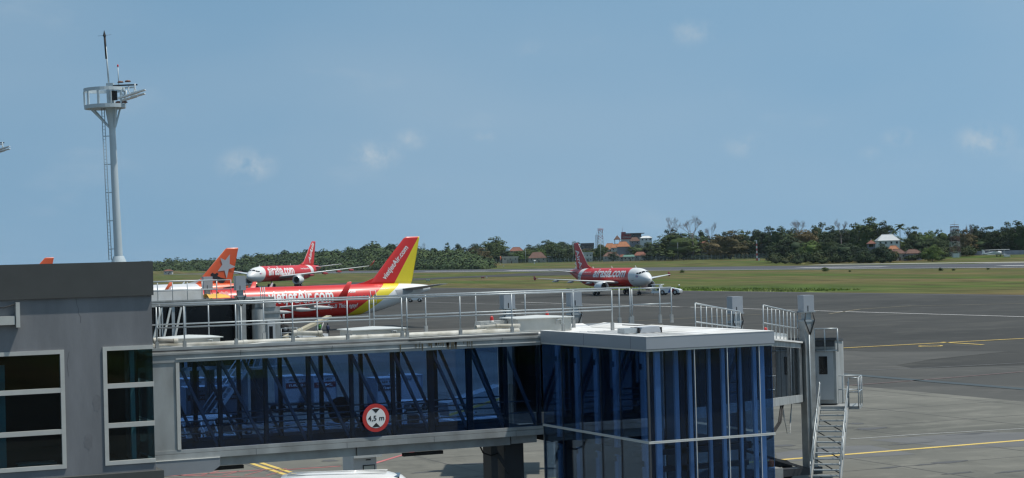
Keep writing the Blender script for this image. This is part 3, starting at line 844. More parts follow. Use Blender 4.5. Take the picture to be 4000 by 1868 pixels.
MB().prism([(-.04, -.2, 0), (.02, -.2, .13), (.48, -.2, .14), (.52, -.2, 0)], (0, .4, 0)).build('hood', PANEL2, t, fix=True)
MB().box(-.07, -.05, -.22, .22, .0, .13).box(.525, .56, -.18, .2, .0, .12).build('louvre', BLK, t)
q = onz(2520, 1272, 7.2)
tag(MB().tube([(21.0, 40.6, 7.24), (21.25, 40.3, 7.22), (21.5, 40.0, 7.25), (21.6, 39.6, 7.24)], .012, 6).build('roof_conduit', DIRT), 'thin rusty conduit across the glass tower roof', 'conduit')
# ------------------------------------------------------------------ airliners
def livery(name, base, zones, rough=0.42):
    """Painted skin: base colour, then zones of (colour, centre-limits) given as half spaces a*x+b*y+c*z>d joined by AND, in the aircraft's own metres."""
    if name in MATS: return MATS[name]
    mt = bpy.data.materials.new(name); N, L = nodes_of(mt)
    b = N['Principled BSDF']; b.inputs['Roughness'].default_value = rough
    b.inputs['Coat Weight'].default_value = 0.15; b.inputs['Coat Roughness'].default_value = 0.15
    t_ = N.new('ShaderNodeTexCoord'); cur = None
    for col, halves in zones:
        fac = None
        for (ax, ay, az, d) in halves:
            dp = N.new('ShaderNodeVectorMath'); dp.operation = 'DOT_PRODUCT'
            dp.inputs[1].default_value = (ax, ay, az)
            L.new(t_.outputs['Object'], dp.inputs[0])
            gt = N.new('ShaderNodeMath'); gt.operation = 'GREATER_THAN'; gt.inputs[1].default_value = d
            L.new(dp.outputs['Value'], gt.inputs[0])
            if fac is None: fac = gt.outputs[0]
            else:
                ml = N.new('ShaderNodeMath'); ml.operation = 'MULTIPLY'
                L.new(fac, ml.inputs[0]); L.new(gt.outputs[0], ml.inputs[1]); fac = ml.outputs[0]
        mx_ = N.new('ShaderNodeMix'); mx_.data_type = 'RGBA'
        if cur is None: mx_.inputs['A'].default_value = (*base, 1)
        else: L.new(cur, mx_.inputs['A'])
        mx_.inputs['B'].default_value = (*col, 1)
        L.new(fac, mx_.inputs['Factor']); cur = mx_.outputs['Result']
    nz = N.new('ShaderNodeTexNoise'); nz.inputs['Scale'].default_value = 0.7; nz.inputs['Detail'].default_value = 5
    L.new(t_.outputs['Object'], nz.inputs['Vector'])
    mr = N.new('ShaderNodeMapRange'); mr.inputs['To Min'].default_value = .93; mr.inputs['To Max'].default_value = 1.06
    L.new(nz.outputs['Fac'], mr.inputs['Value'])
    ml = N.new('ShaderNodeVectorMath'); ml.operation = 'MULTIPLY'
    if cur is None: ml.inputs[0].default_value = base
    else: L.new(cur, ml.inputs[0])
    L.new(mr.outputs['Result'], ml.inputs[1]); L.new(ml.outputs['Vector'], b.inputs['Base Color'])
    MATS[name] = mt
    return mt
AWHITE = mk('aircraft_white', (.70, .71, .70), .3, var=.05, scale=.6, coat=.3)
AGREY = mk('aircraft_wing_grey', (.52, .53, .52), .4, var=.08, scale=.8)
LETTER = mk('white_lettering', (.74, .75, .74), .4, var=.03)
TYRE = mk('tyre', (.02, .02, .021), .8, var=.2)
HUB = mk('wheel_hub', (.45, .45, .44), .45, var=.1)
GEARM = mk('gear_leg', (.30, .30, .30), .4, metal=.3)
LIPM = mk('polished_lip', (.62, .63, .64), .22, metal=.8, var=.03)
FANM = mk('fan_dark', (.02, .02, .022), .5, var=.1)
VRED = (.58, .018, .014); ARED = (.55, .018, .017); VYEL = (.72, .58, .02); WHT3 = (.70, .71, .70); JORG = (.62, .09, .02)

class Airliner:
    """x runs aft from the nose, port is -y."""
    def __init__(s, name, label, X, Y, heading, S):
        s.S = S; s.L = S['L']
        s.root = thing(name, (X, Y, 0), heading + math.pi, label, 'airplane')
        r, rz, zc, L = S['r'], S['rz'], S['zc'], S['L']; k = r / 1.975
        nz = S['nosez']
        st = [(0, nz, .03, .03), (.12, nz + .01, .34, .32), (.4, nz + .03, .64, .60), (.9, nz + .09, .98, .93), (1.5, nz + .17, 1.27, 1.22), (2.3, nz + .28, 1.55, 1.56), (3.2, nz + .37, 1.75, 1.82), (4.3, nz + .42, 1.88, 1.98), (5.6, nz + .44, 1.955, 2.05), (7, None, 1.975, 2.07)]
        s.st = []
        for x, z, a, c in st:
            f = x / 7.0
            s.st.append((x * k, (nz + (z - nz) * k) if z is not None else zc, a * k, c * rz / 2.07))
        t = S['tail']
        for x in [L - t * q for q in (1.9, 1.6, 1.3)]:
            if x > s.st[-1][0] + 1: s.st.append((x, zc, r, rz))
        for q, dz, fr in ((1.0, 0, 1.0), (.86, .02, .985), (.70, .09, .93), (.52, .25, .80), (.34, .44, .615), (.18, .62, .42), (.07, .73, .27), (0, .78, .17)):
            s.st.append((L - t * q, zc + dz * rz * .78, r * fr, rz * fr))
        b = MB(); n = 36
        b.loft([[s.pt(x, 2 * math.pi * i / n) for i in range(n)] for x, *_ in s.dense()], cap1=True)
        s.fus = b.build('fuselage', S['skin'], s.root)
    def dense(s):
        out = []
        for i in range(len(s.st) - 1):
            for q in (0, .5): out.append((s.st[i][0] + (s.st[i + 1][0] - s.st[i][0]) * q,))
        return out + [(s.st[-1][0],)]
    def sec(s, x):
        st = s.st
        x = max(st[0][0], min(st[-1][0], x))
        for i in range(len(st) - 1):
            if x <= st[i + 1][0]:
                a, c = st[i], st[i + 1]; q = (x - a[0]) / (c[0] - a[0])
                if a[2] < c[2] and a[0] < 4: q2 = q
                # Catmull-Rom for a smooth profile
                p0 = st[max(0, i - 1)]; p3 = st[min(len(st) - 1, i + 2)]
                def cr(j):
                    m0 = (c[j] - p0[j]) / (c[0] - p0[0]) * (c[0] - a[0]); m1 = (p3[j] - a[j]) / (p3[0] - a[0]) * (c[0] - a[0])
                    return (2 * q**3 - 3 * q * q + 1) * a[j] + (q**3 - 2 * q * q + q) * m0 + (-2 * q**3 + 3 * q * q) * c[j] + (q**3 - q * q) * m1
                return cr(1), max(.02, cr(2)), max(.02, cr(3))
    def pt(s, x, phi, off=0.0):
        """phi 0 = top, positive towards port (-y)"""
        z, a, c = s.sec(x)
        return (x, -(a + off) * math.sin(phi), z + (c + off) * math.cos(phi))
    def patch(s, name, mat, quad, parent, off=.02, n=4):
        """patch on the skin: quad = four (x, phi degrees) corners"""
        b = MB(); vs = []
        for i in range(n + 1):
            for j in range(n + 1):
                u_, v_ = i / n, j / n
                x = (quad[0][0] * (1 - u_) + quad[1][0] * u_) * (1 - v_) + (quad[3][0] * (1 - u_) + quad[2][0] * u_) * v_
                p_ = (quad[0][1] * (1 - u_) + quad[1][1] * u_) * (1 - v_) + (quad[3][1] * (1 - u_) + quad[2][1] * u_) * v_
                vs.append(s.pt(x, R(p_), off))
        m_ = n + 1
        b.add(vs, [(i * m_ + j, (i + 1) * m_ + j, (i + 1) * m_ + j + 1, i * m_ + j + 1) for i in range(n) for j in range(n)], smooth=True)
        return b.build(name, mat, parent)
    def rim(s, name, mat, quad, parent, w=.05, off=.022):
        """thin outline on the skin, for doors"""
        b = MB()
        (xa, pa), (xb, _), (_, pb), _ = quad
        for (x0, x1, p0, p1) in ((xa, xa + w, pa, pb), (xb - w, xb, pa, pb), (xa + w, xb - w, pa, pa + w * 22), (xa + w, xb - w, pb - w * 22, pb)):
            n = 8; vs = []
            for i in range(n + 1):
                p_ = R(p0 + (p1 - p0) * i / n)
                vs += [s.pt(x0, p_, off), s.pt(x1, p_, off)]
            b.add(vs, [(2 * i, 2 * i + 1, 2 * i + 3, 2 * i + 2) for i in range(n)])
        return b.build(name, mat, parent)
    def text(s, body, x0, phi0, size, side, width=None, shear=0.0, bold=0.0, mat=None, rise=0.0, name='lettering'):
        """lettering wrapped on the skin; side +1 = port, -1 = starboard; x0 = station where it starts"""
        rad = s.S['rz']
        def fn(u_, v_):
            x = x0 + u_ if side > 0 else x0 - u_
            phi = R(phi0) - (v_ + rise * u_) / rad
            return Vector(s.pt(x, side * phi, .025))
        o = text_to(body, name, mat or LETTER, s.fus, fn, size, shear, bold, cut=.22, width=width)
        if o: o['kind'] = 'stuff' if len(body) > 14 else 'print'
        if o: del o['kind']
        return o
    def foil(s, secs, axis, mat, name, parent, n=9):
        """lofted surface; secs = (le point, chord, thickness); axis = direction of thickness"""
        prof = []
        for i in range(n + 1):
            q = (1 - math.cos(math.pi * i / n)) / 2; prof.append((q, 1))
        rings = []
        for le, ch, th in secs:
            rg = []
            for sgn, rng in ((1, range(n + 1)), (-1, range(n - 1, 0, -1))):
                for i in rng:
                    q = (1 - math.cos(math.pi * i / n)) / 2
                    h = th * ch * 2.6 * (math.sqrt(q) * .55 - .20 * q - .35 * q * q) * .75
                    rg.append(Vector(le) + Vector((ch * q, 0, 0)) + Vector(axis) * (sgn * h))
            rings.append(rg)
        b = MB(); b.loft(rings, cap0=True, cap1=True)
        return b.build(name, mat, parent, fix=True)
    def wing(s, side, winglet):
        S = s.S; k = S['k']; y = lambda v: -side * v
        xw, zw = S['wx'], S['wz']; sp = S['span'] / 2
        def z_at(v): return zw + (v - 1.7 * k) * S['dih']
        secs = [((xw - .5 * k, y(1.2 * k), zw), 7.3 * k, .13), ((xw + 2.2 * k, y(6.3 * k), z_at(6.3 * k)), 4.1 * k * 1.0, .115), ((xw + S['sweep'], y(sp - .4), z_at(sp - .4)), 1.55 * k, .10)]
        ob = s.foil(secs, (0, 0, 1), S['wingmat'], 'wing', s.root)
        tip = Vector((xw + S['sweep'] + .15, y(sp - .42), z_at(sp - .4)))
        if winglet == 'sharklet':
            h = 2.45
            pts = [(tip, 1.5, .09), (tip + Vector((.35, y(.35), .16)), 1.35, .09), (tip + Vector((.75, y(.55), .55)), 1.15, .09), (tip + Vector((1.95, y(.95), h)), .55, .08)]
            s.foil(pts, (0, .92 * side, .3), S['winglet'], 'winglet', ob)
        elif winglet == 'fence':
            s.foil([(tip + Vector((.9, y(.3), -.42)), .4, .08), (tip + Vector((.3, y(.32), 0)), 1.4, .07), (tip + Vector((1.1, y(.36), .6)), .5, .07)], (0, 1, 0), S['winglet'], 'winglet', ob)
        else:
            s.foil([(tip, 2.3, .08), (tip + Vector((1.0, y(.5), .6)), 1.7, .08), (tip + Vector((2.4, y(1.1), 2.0)), .8, .08)], (0, .85 * side, .4), S['winglet'], 'winglet', ob)
        for v in S['fair']:
            f = (v - 1.2 * k) / (sp - 1.6 * k); xl = xw + S['sweep'] * f + (5.6 - 4.4 * f) * k * .55
            zz = z_at(v) - .22 * k
            MB().loft([[(xl + a_, y(v) + rr * .5 * math.cos(g), zz + dz + rr * math.sin(g)) for g in [2 * math.pi * i / 10 for i in range(10)]] for a_, rr, dz in ((0, .03, .1), (.5 * k, .2 * k, -.03), (1.6 * k, .27 * k, -.10), (2.7 * k, .2 * k, -.14), (3.6 * k, .03, -.18))]).build('flap_fairing', S['fairmat'], ob)
        return ob
    def engine(s, side):
        S = s.S; k = S['ek']; x, z, yy = S['ex'], S['ez'], -side * S['ey']
        root = s.root
        n = MB()
        out = [(.0, .93), (.06, 1.0), (.35, 1.10), (1.1, 1.17), (2.0, 1.12), (2.9, .95), (3.5, .80)]
        inn = [(3.5, .77), (2.6, .80), (.9, .86), (.25, .84), (.02, .90)]
        n.lathe([(x + a_ * k, r_ * k) for a_, r_ in out[1:]], (0, yy, z), 'x', 28)
        n.lathe([(x + a_ * k, r_ * k) for a_, r_ in inn], (0, yy, z), 'x', 28)
        ob = n.build('engine', S['engmat'], root, fix=False)
        MB().lathe([(x + .14 * k, 1.035 * k), (x + .05 * k, 1.0 * k), (x, .93 * k), (x + .06 * k, .88 * k), (x + .2 * k, .86 * k)], (0, yy, z), 'x', 28).build('intake_lip', LIPM, ob)
        MB().lathe([(x + .85 * k, .86 * k), (x + .86 * k, .25 * k), (x + .55 * k, .12 * k), (x + .42 * k, .01)], (0, yy, z), 'x', 24).build('fan', FANM, ob)
        MB().lathe([(x + 2.6 * k, .55 * k), (x + 3.6 * k, .50 * k), (x + 4.4 * k, .38 * k), (x + 4.4 * k, .3 * k), (x + 5.1 * k, .03)], (0, yy, z), 'x', 18).build('exhaust', GEARM, ob)
        zt = S['wz'] + (S['ey'] - 1.7 * S['k']) * S['dih']
        MB().loft([[(x + a_ * k, yy + w, zz) for w in (-.14 * k, .14 * k)] + [(x + a_ * k, yy + .14 * k, z2), (x + a_ * k, yy - .14 * k, z2)] for a_, zz, z2 in ((.9, z + 1.12 * k, z + 1.2 * k), (2.4, z + .9 * k, zt + .05), (4.2, z + .5 * k, zt), (5.2, zt - .25, zt - .05))], cap0=True, cap1=True, smooth=False).build('pylon', S['engmat'], ob)
        return ob
    def gear(s, x, y, ys, r, w, ztop, rows=(0,), name='main_gear'):
        g = MB().tube([(x, y, r), (x, y, ztop)], [.11 * s.S['k'], .15 * s.S['k']], 8).tube([(x - .6, y, ztop), (x, y, r + .3)], .06, 6).build(name, GEARM, s.root)
        for dx in rows:
            for dy in ys:
                wl_ = MB().lathe([(y + dy - w, r * .45), (y + dy - w, r * .86), (y + dy - w * .6, r), (y + dy + w * .6, r), (y + dy + w, r * .86), (y + dy + w, r * .45)], (x + dx, 0, r), 'y', 18).build('wheel', TYRE, g)
                MB().lathe([(y + dy - w * .9, .01), (y + dy - w * .9, r * .47), (y + dy + w * .9, r * .47), (y + dy + w * .9, .01)], (x + dx, 0, r), 'y', 12).build('hub', HUB, wl_)
        return g
    def fin(s, mat, name='fin'):
        S = s.S; k = S['k']; x = S['finx']; zt = S['fintop']; zb = S['zc'] + S['rz'] * .86
        return s.foil([((x - 1.7 * k, 0, zb), 6.9 * k, .095), ((x - .6 * k, 0, zb + .55 * k), 6.05 * k, .10), ((x + 4.3 * k * S.get('fs', 1), 0, zt - .25 * k), 2.35 * k, .09), ((x + 4.72 * k * S.get('fs', 1), 0, zt), 1.95 * k, .07)], (0, 1, 0), mat, name, s.root)
    def dorsal(s, mat, parent):
        S = s.S; k = S['k']; x = S['finx']; zb = S['zc'] + S['rz']
        MB().prism([(x - 3.4 * k, -.07, zb - .1), (x - .2 * k, -.07, zb - .1), (x - .1 * k, -.07, zb + .75 * k), (x - 1.5 * k, -.07, zb + .22 * k)], (0, .14, 0)).build('dorsal_fillet', mat, parent, fix=True)
    def stab(s, side, mat):
        S = s.S; k = S['k']; x = S['stabx']; z = S['stabz']; sp = S['stabspan'] / 2
        return s.foil([((x, -side * .4, z), 3.7 * k, .10), ((x + .56 * sp, -side * sp, z + sp * .105), 1.35 * k, .09)], (0, 0, 1), mat, 'tailplane', s.root)
    def cockpit(s, mat=None):
        k = s.S['r'] / 1.975; mat = mat or DARKGL
        for sd in (1, -1):
            for quad in (((1.72, 4), (2.30, 3), (2.36, 30), (1.92, 38)), ((1.98, 41), (2.40, 33), (2.80, 47), (2.46, 58)), ((2.54, 59), (2.88, 49), (3.35, 54), (3.28, 64))):
                s.patch('cockpit_window', mat, [(x * k, sd * p_) for x, p_ in quad], s.fus, .02)
    def windows(s, xs, side, mat, phi=(74, 82), w=.24):
        me = None
        for x in xs:
            s.patch('cabin_window', mat, [(x, side * phi[0]), (x + w, side * phi[0]), (x + w, side * phi[1]), (x, side * phi[1])], s.fus, .022, 1)
    def antenna(s, x, h=.45):
        z, a, c = s.sec(x)
        MB().prism([(x, -.02, z + c - .03), (x + .4, -.02, z + c - .03), (x + .55, -.02, z + c + h), (x + .38, -.02, z + c + h)], (0, .04, 0)).build('antenna', AWHITE, s.fus, fix=True)

def on_fin(s, pts, side, off, mat, name, parent):
    """flat shape laid on the fin: pts in (x, z)"""
    b = MB(); b.poly([(x, -side * off, z) for x, z in pts]); return b.build(name, mat, parent, fix=True)
def fin_half(S, x, z):
    """half thickness of the fin at x, z, plus a little"""
    k = S['k']; zb = S['zc'] + S['rz'] * .86 + .55 * k; zt = S['fintop'] - .25 * k; q = min(1, max(0, (z - zb) / (zt - zb)))
    xl = S['finx'] + (-.6 + (4.3 * S.get('fs', 1) + .6) * q) * k; ch = (6.05 + (2.35 - 6.05) * q) * k; th = .10 - .01 * q
    c = min(.999, max(.001, (x - xl) / ch))
    return th * ch * 2.6 * (math.sqrt(c) * .55 - .20 * c - .35 * c * c) * .75 + .02
def fin_text(s, body, x0, z0, ang, size, side, parent, width=None, shear=0.0, bold=0.0, mat=None, name='fin_lettering'):
    ca, sa = math.cos(ang), math.sin(ang)
    def fn(u_, v_):
        # port: text runs with +x; starboard: mirrored so that it still reads
        if side > 0: x = x0 + u_ * ca - v_ * sa
        else: x = x0 - u_ * ca + v_ * sa
        z = z0 + u_ * sa + v_ * ca
        return Vector((x, -side * fin_half(s.S, x, z), z))
    return text_to(body, name, mat or LETTER, parent, fn, size, shear, bold, cut=.3, width=width)
def star_pts(cx, cz, r, tilt, inner=.40, sq=1.0):
    out = []
    for k in range(10):
        a = tilt + math.pi * k / 5; q = r if k % 2 == 0 else r * inner
        out.append((cx + math.sin(a) * q * sq, cz + math.cos(a) * q))
    return out

NARROW = dict(k=1.0, r=1.975, rz=2.07, zc=3.83, nosez=3.38, tail=12.2, wx=11.3, wz=2.75, span=34.1, sweep=9.05, dih=.085, fair=(5.4, 9.2, 12.2), ek=1.0, ex=9.9, ez=1.95, ey=5.75, finx=28.95, fintop=11.76, stabx=32.0, stabz=5.0, stabspan=12.45)
def pains(S, L, dw, dt):
    """stretch the plan: wing shifted by dw, tail by dt"""
    q = dict(S); q['L'] = L; q['wx'] += dw; q['ex'] += dw; q['finx'] += dt; q['stabx'] += dt; return q

# --- red and yellow single-aisle jet at the neighbouring stand
S = pains(NARROW, 44.2, 2.9, 7.3)
S.update(skin=livery('red_yellow_skin', WHT3, [(VYEL, [(-1, 0, .50, -36.85 - .0)]), (VRED, [(-1, 0, .62, -35.0)])]), fintop=12.05,
         wingmat=mk('wing_skin', (.60, .61, .60), .35, var=.06), winglet=livery('winglet_red', VRED, []), fairmat=AGREY, engmat=AWHITE)
S['skin'] = livery('red_yellow_skin2', WHT3, [(VYEL, [(-1, 0, 1.45, -31.2)]), (VRED, [(-1, 0, 1.39, -29.2)])])
vj = Airliner('airliner', 'red single aisle jet with red and yellow tail parked behind the far walkway', 46.71, 229.61, R(183.0), S)
for sd in (1, -1):
    vj.wing(sd, 'sharklet'); vj.engine(sd)
    vj.stab(sd, mk('tailplane_grey', (.42, .43, .43), .4, var=.06))
    vj.gear(21.97, -sd * 3.8, (-.46, .46), .58, .2, 2.6)
vj.gear(5.07, 0, (-.25, .25), .38, .12, 2.2, name='nose_gear')
fm = livery('red_yellow_fin', VRED, [(VYEL, [(1, 0, -.62, 35.35)])])
f_ = vj.fin(fm); vj.dorsal(livery('winglet_red', VRED, []), f_)
vj.foil([((S['finx'] - .57, 0, 6.2), .22, .5), ((S['finx'] + 4.3, 0, 11.72), .16, .5)], (0, 1, 0), AWHITE, 'leading_edge', f_)
fin_text(vj, 'vietjetAir.com', 37.7, 6.35, math.atan2(4.35, 3.65), 1.02, 1, f_, width=5.5, shear=.1, bold=.02)
fin_text(vj, 'vietjetAir.com', 42.0, 10.75, math.atan2(-4.35, 3.65), 1.02, -1, f_, width=5.5, shear=.1, bold=.02)
vj.text('vietjetAir.com', 20.7, 90, 2.55, 1, width=8.9, bold=.020, shear=.05)
vj.text('vietjetAir.com', 29.6, 88, 1.95, -1, width=8.9, bold=.022, shear=.05)
vj.text('Bay là Thích ngay!', 28.7, 116, .82, 1, width=4.3, shear=.25, bold=.016, rise=.0)
vj.text('VN-A528', 30.9, 60, .52, 1, width=1.9, bold=.03)
vj.text('AIRBUS A321', 36.3, 55, .22, 1, width=1.5, bold=.02)
vj.windows([8.2 + .533 * k for k in range(52) if not (12.3 < 8.2 + .533 * k < 13.4 or 24.6 < 8.2 + .533 * k < 25.6)], 1, mk('cabin_window_glass', (.05, .06, .07), .2, var=.1))
for x in (34.85, 13.0, 24.9, 4.4):
    vj.rim('door_outline', LETTER, [(x, 56), (x + .86, 56), (x + .86, 108), (x, 108)], vj.fus, w=.06)
vj.patch('door_sill', GEARM, [(34.8, 108.5), (35.8, 108.5), (35.8, 111), (34.8, 111)], vj.fus)
vj.cockpit(); vj.antenna(8, .5); vj.antenna(21.5, .55); vj.antenna(32.3, .4)
vj.patch('tail_panel', mk('bare_metal_panel', (.36, .37, .38), .4, var=.1), [(38.6, 66), (41.6, 66), (41.2, 96), (39.0, 102)], vj.fus)

# --- orange tailed jets further along the terminal
def orange_jet(X, Y, hd, label, full=True):
    S = pains(NARROW, 44.4, 3.6, 7.3)
    S.update(skin=livery('silver_orange_skin', (.55, .56, .58), [(JORG, [(1, 0, .55, 38.6)])]), wingmat=AGREY, winglet=livery('winglet_orange', JORG, []), fairmat=AGREY, engmat=AWHITE)
    a = Airliner('airliner', label, X, Y, hd, S)
    for sd in (1, -1):
        a.wing(sd, 'sharklet'); a.engine(sd); a.stab(sd, AGREY); a.gear(21.97, -sd * 3.8, (-.46, .46), .58, .2, 2.6)
    a.gear(5.07, 0, (-.25, .25), .38, .12, 2.2, name='nose_gear')
    f = a.fin(livery('winglet_orange', JORG, [])); a.dorsal(AGREY, f)
    a.foil([((S['finx'] - .57, 0, 6.2), .2, .5), ((S['finx'] + 4.3, 0, 11.5), .14, .5)], (0, 1, 0), mk('pale_orange_edge', (.66, .45, .36), .4), 'leading_edge', f)
    SIL = mk('silver_star', (.40, .41, .43), .4, var=.04)
    if full:
        for sd in (1, -1):
            off = fin_half(S, 40.2, 8.0) + .05
            fp = lambda pts: [(42.95 - (935 - x_) / 22.6, 9 + (1032 - y_) / 23.2) for x_, y_ in pts]
            on_fin(a, fp([(899, 993), (897, 1031), (921, 1043), (893, 1051), (884, 1088), (876, 1056), (849, 1059), (868, 1033), (861, 1006), (880, 1016)]), sd, off, SIL, 'star', f)
            for pts in ([(820, 1071), (828, 1063), (838, 1069), (846, 1064), (853, 1069), (847, 1077), (838, 1082), (828, 1082)], [(828, 1082), (838, 1082), (847, 1077), (862, 1084), (880, 1089), (877, 1099), (865, 1109), (855, 1104), (846, 1094), (826, 1091)], [(829, 1096), (840, 1097), (847, 1106), (841, 1112), (837, 1128), (829, 1128)], [(852, 1108), (856, 1108), (860, 1128), (847, 1128)]):
                on_fin(a, fp(pts), sd, off + .004, SGBLK, 'black_figure', f)
        a.text('VH-OEX', 31.2, 72, .62, 1, width=2.6, mat=SGBLK, bold=.02)
    a.cockpit(); a.antenna(33, .45)
    return a
js = orange_jet(41.9, 303.3, R(182), 'silver jet with orange tail and grey star behind the far walkway')
q = at(205, 1006, 430)
js2 = orange_jet(0, 0, R(182), 'orange tail tip showing over the dark coping of the terminal wall', full=False)
fx = Vector((42.6, 0, 11.76)); h_ = R(182)
js2.root.location = (q.x + math.cos(h_) * fx.x, q.y + math.sin(h_) * fx.x, q.z - 11.76)
js2.root.location.z = 0
# depth chosen so that the fin top stands at its real height
D_ = (11.76 - HC) / (ray(200, 1006).z); q = C0 + ray(205, 1006) * D_
js2.root.location = (q.x + math.cos(h_) * fx.x, q.y + math.sin(h_) * fx.x, 0)

# --- red and white single-aisle jet being towed
def redwhite_narrow():
    S = dict(NARROW); S['L'] = 37.57
    S.update(skin=livery('red_white_skin', ARED, [(WHT3, [(-1, 0, .22, -5.5)]), (WHT3, [(1, 0, .50, 30.9), (-1, 0, -.50, -33.0)])]), wingmat=AWHITE, winglet=livery('winglet_crimson', (.36, .02, .025), []), fairmat=AGREY, engmat=AWHITE, finx=28.95, L=37.57)
    a = Airliner('airliner', 'red and white single aisle jet being towed past the grass on the right', 186.53, 347.07, R(-89.1), S)
    for sd in (1, -1):
        a.wing(sd, 'fence'); a.engine(sd); a.stab(sd, AWHITE); a.gear(17.7, -sd * 3.8, (-.46, .46), .58, .2, 2.6)
    a.gear(5.07, 0, (-.25, .25), .38, .12, 2.2, name='nose_gear')
    f = a.fin(livery('crimson_fin', ARED, [])); a.dorsal(livery('crimson_fin', ARED, []), f)
    a.foil([((S['finx'] - .57, 0, 6.2), .24, .5), ((S['finx'] + 4.3, 0, 11.5), .16, .5)], (0, 1, 0), AWHITE, 'leading_edge', f)
    for sd in (1, -1):
        g0 = math.atan2(-2.6, -1.5)
    # script lettering running down the fin
    sdn = -1
    fin_text(a, 'Air', 34.75, 10.1, R(-66), 2.3, -1, f, shear=.25, bold=.022)
    fin_text(a, 'Asia', 33.4, 7.5, R(-66), 2.3, -1, f, shear=.25, bold=.022)
    fin_text(a, 'Air', 33.2, 10.2, R(-66), 2.0, 1, f, shear=.25, bold=.035)
    fin_text(a, 'Asia', 33.6, 7.6, R(-66), 2.0, 1, f, shear=.25, bold=.035)
    a.text('airasia.com', 22.8, 86, 3.1, -1, width=15.0, shear=.12, bold=.024)
    a.text('airasia.com', 8.3, 86, 3.1, 1, width=15.0, shear=.12, bold=.016)
    a.text('Now Everyone Can Fly', 28.6, 58, .50, -1, width=4.4, shear=.15, bold=.012)
    a.text('HS-ABC', 31.9, 104, .5, -1, width=2.0, mat=mk('grey_lettering', (.25, .25, .27), .5), bold=.02)
    a.windows([7.6 + .533 * k for k in range(46)], -1, mk('cabin_window_glass', (.05, .06, .07), .2))
    for x in (4.2, 29.6):
        a.rim('door_outline', mk('door_line_grey', (.5, .5, .5), .5), [(x, -56), (x + .85, -56), (x + .85, -106), (x, -106)], a.fus, w=.035)
    a.patch('door_sill', GEARM, [(4.1, -107), (5.0, -107), (5.0, -110), (4.1, -110)], a.fus)
    # flag under the cockpit windows
    for i, c in enumerate(((.5, .04, .05), (.7, .7, .7), (.04, .05, .22), (.7, .7, .7), (.5, .04, .05))):
        dp = (0, 2.6, 5.2, 10.4, 13)[i]; h = (2.6, 2.6, 5.2, 2.6, 2.6)[i]
        a.patch('flag_stripe', mk('flag_%d' % i, c, .4, var=.02), [(2.55, -(70 + dp)), (3.35, -(70 + dp)), (3.35, -(70 + dp + h)), (2.55, -(70 + dp + h))], a.fus, .022, 2)
    a.cockpit(); a.antenna(6, .5); a.antenna(17, .45); a.antenna(26, .4)
    return a
aa = redwhite_narrow()

# --- wide-body jet taxiing
S = dict(k=1.72, r=2.82, rz=2.82, zc=5.15, nosez=4.3, tail=19.5, L=63.4, wx=21.0, wz=3.9, span=60.3, sweep=19.0, dih=.115, fair=(9.5, 14, 18.5, 22.5), ek=1.42, ex=19.6, ez=2.65, ey=9.37, finx=48.6, fintop=16.9, stabx=55.0, stabz=6.9, stabspan=19.4,
         skin=livery('red_white_widebody_skin', ARED, [(WHT3, [(-1, 0, .30, -6.9)]), (WHT3, [(1, 0, .34, 51.0), (-1, 0, -.34, -54.4)])]), wingmat=AWHITE, winglet=livery('winglet_crimson', (.36, .02, .025), []), fairmat=livery('winglet_crimson', (.36, .02, .025), []), engmat=AWHITE)
wb = Airliner('airliner', 'red and white wide body jet taxiing behind the parked red jet', 179.36, 632.25, R(-131.24), S)
for sd in (1, -1):
    wb.wing(sd, 'winglet'); wb.engine(sd); wb.stab(sd, AWHITE)
    wb.gear(30.8, -sd * 5.34, (-.7, .7), .68, .24, 3.6, (-1.0, 1.0))
wb.gear(6.7, 0, (-.36, .36), .52, .17, 2.8, name='nose_gear')
lamp = MB().lathe([(0, .01), (0, .16), (.1, .16), (.1, .01)], (6.45, 0, 1.9), 'x', 12)
lm = bpy.data.materials.new('lit_taxi_lamp'); N, L = nodes_of(lm); N['Principled BSDF'].inputs['Emission Color'].default_value = (1, .86, .55, 1); N['Principled BSDF'].inputs['Emission Strength'].default_value = 7.0
lamp.build('taxi_lamp', lm, wb.root)
f = wb.fin(livery('crimson_fin', ARED, [])); wb.dorsal(livery('crimson_fin', ARED, []), f)
wb.foil([((S['finx'] - .57 * 1.72, 0, 8.6), .45, .4), ((S['finx'] + 4.3 * 1.72, 0, 16.4), .3, .4)], (0, 1, 0), AWHITE, 'leading_edge', f)
fin_text(wb, 'Air', 53.4, 8.5, R(56), 3.0, 1, f, shear=.2, bold=.025)
fin_text(wb, 'Asia', 55.2, 11.4, R(56), 3.0, 1, f, shear=.2, bold=.025)
wb.text('airasia.com', 10.9, 99, 5.4, 1, width=22.5, shear=.0, bold=.026)
wb.text('airasia.com', 33, 99, 5.4, -1, width=21.5, bold=.016)
wb.text('Now Everyone Can Fly', 40.2, 64, .95, 1, width=9.5, shear=.1, bold=.012)
for i, c in enumerate(((.5, .04, .05), (.7, .7, .7), (.5, .04, .05), (.7, .7, .7))):
    wb.patch('flag_stripe', mk('flag_%d' % (0 if i % 2 == 0 else 1), c), [(4.2, 74 + 3 * i), (5.7, 74 + 3 * i), (5.7, 77 + 3 * i), (4.2, 77 + 3 * i)], wb.fus, .03, 2)
wb.patch('flag_canton', mk('flag_2', (.04, .05, .22)), [(4.2, 74), (4.95, 74), (4.95, 80), (4.2, 80)], wb.fus, .04, 2)
wb.cockpit(); wb.antenna(9, .7); wb.antenna(36, .7)
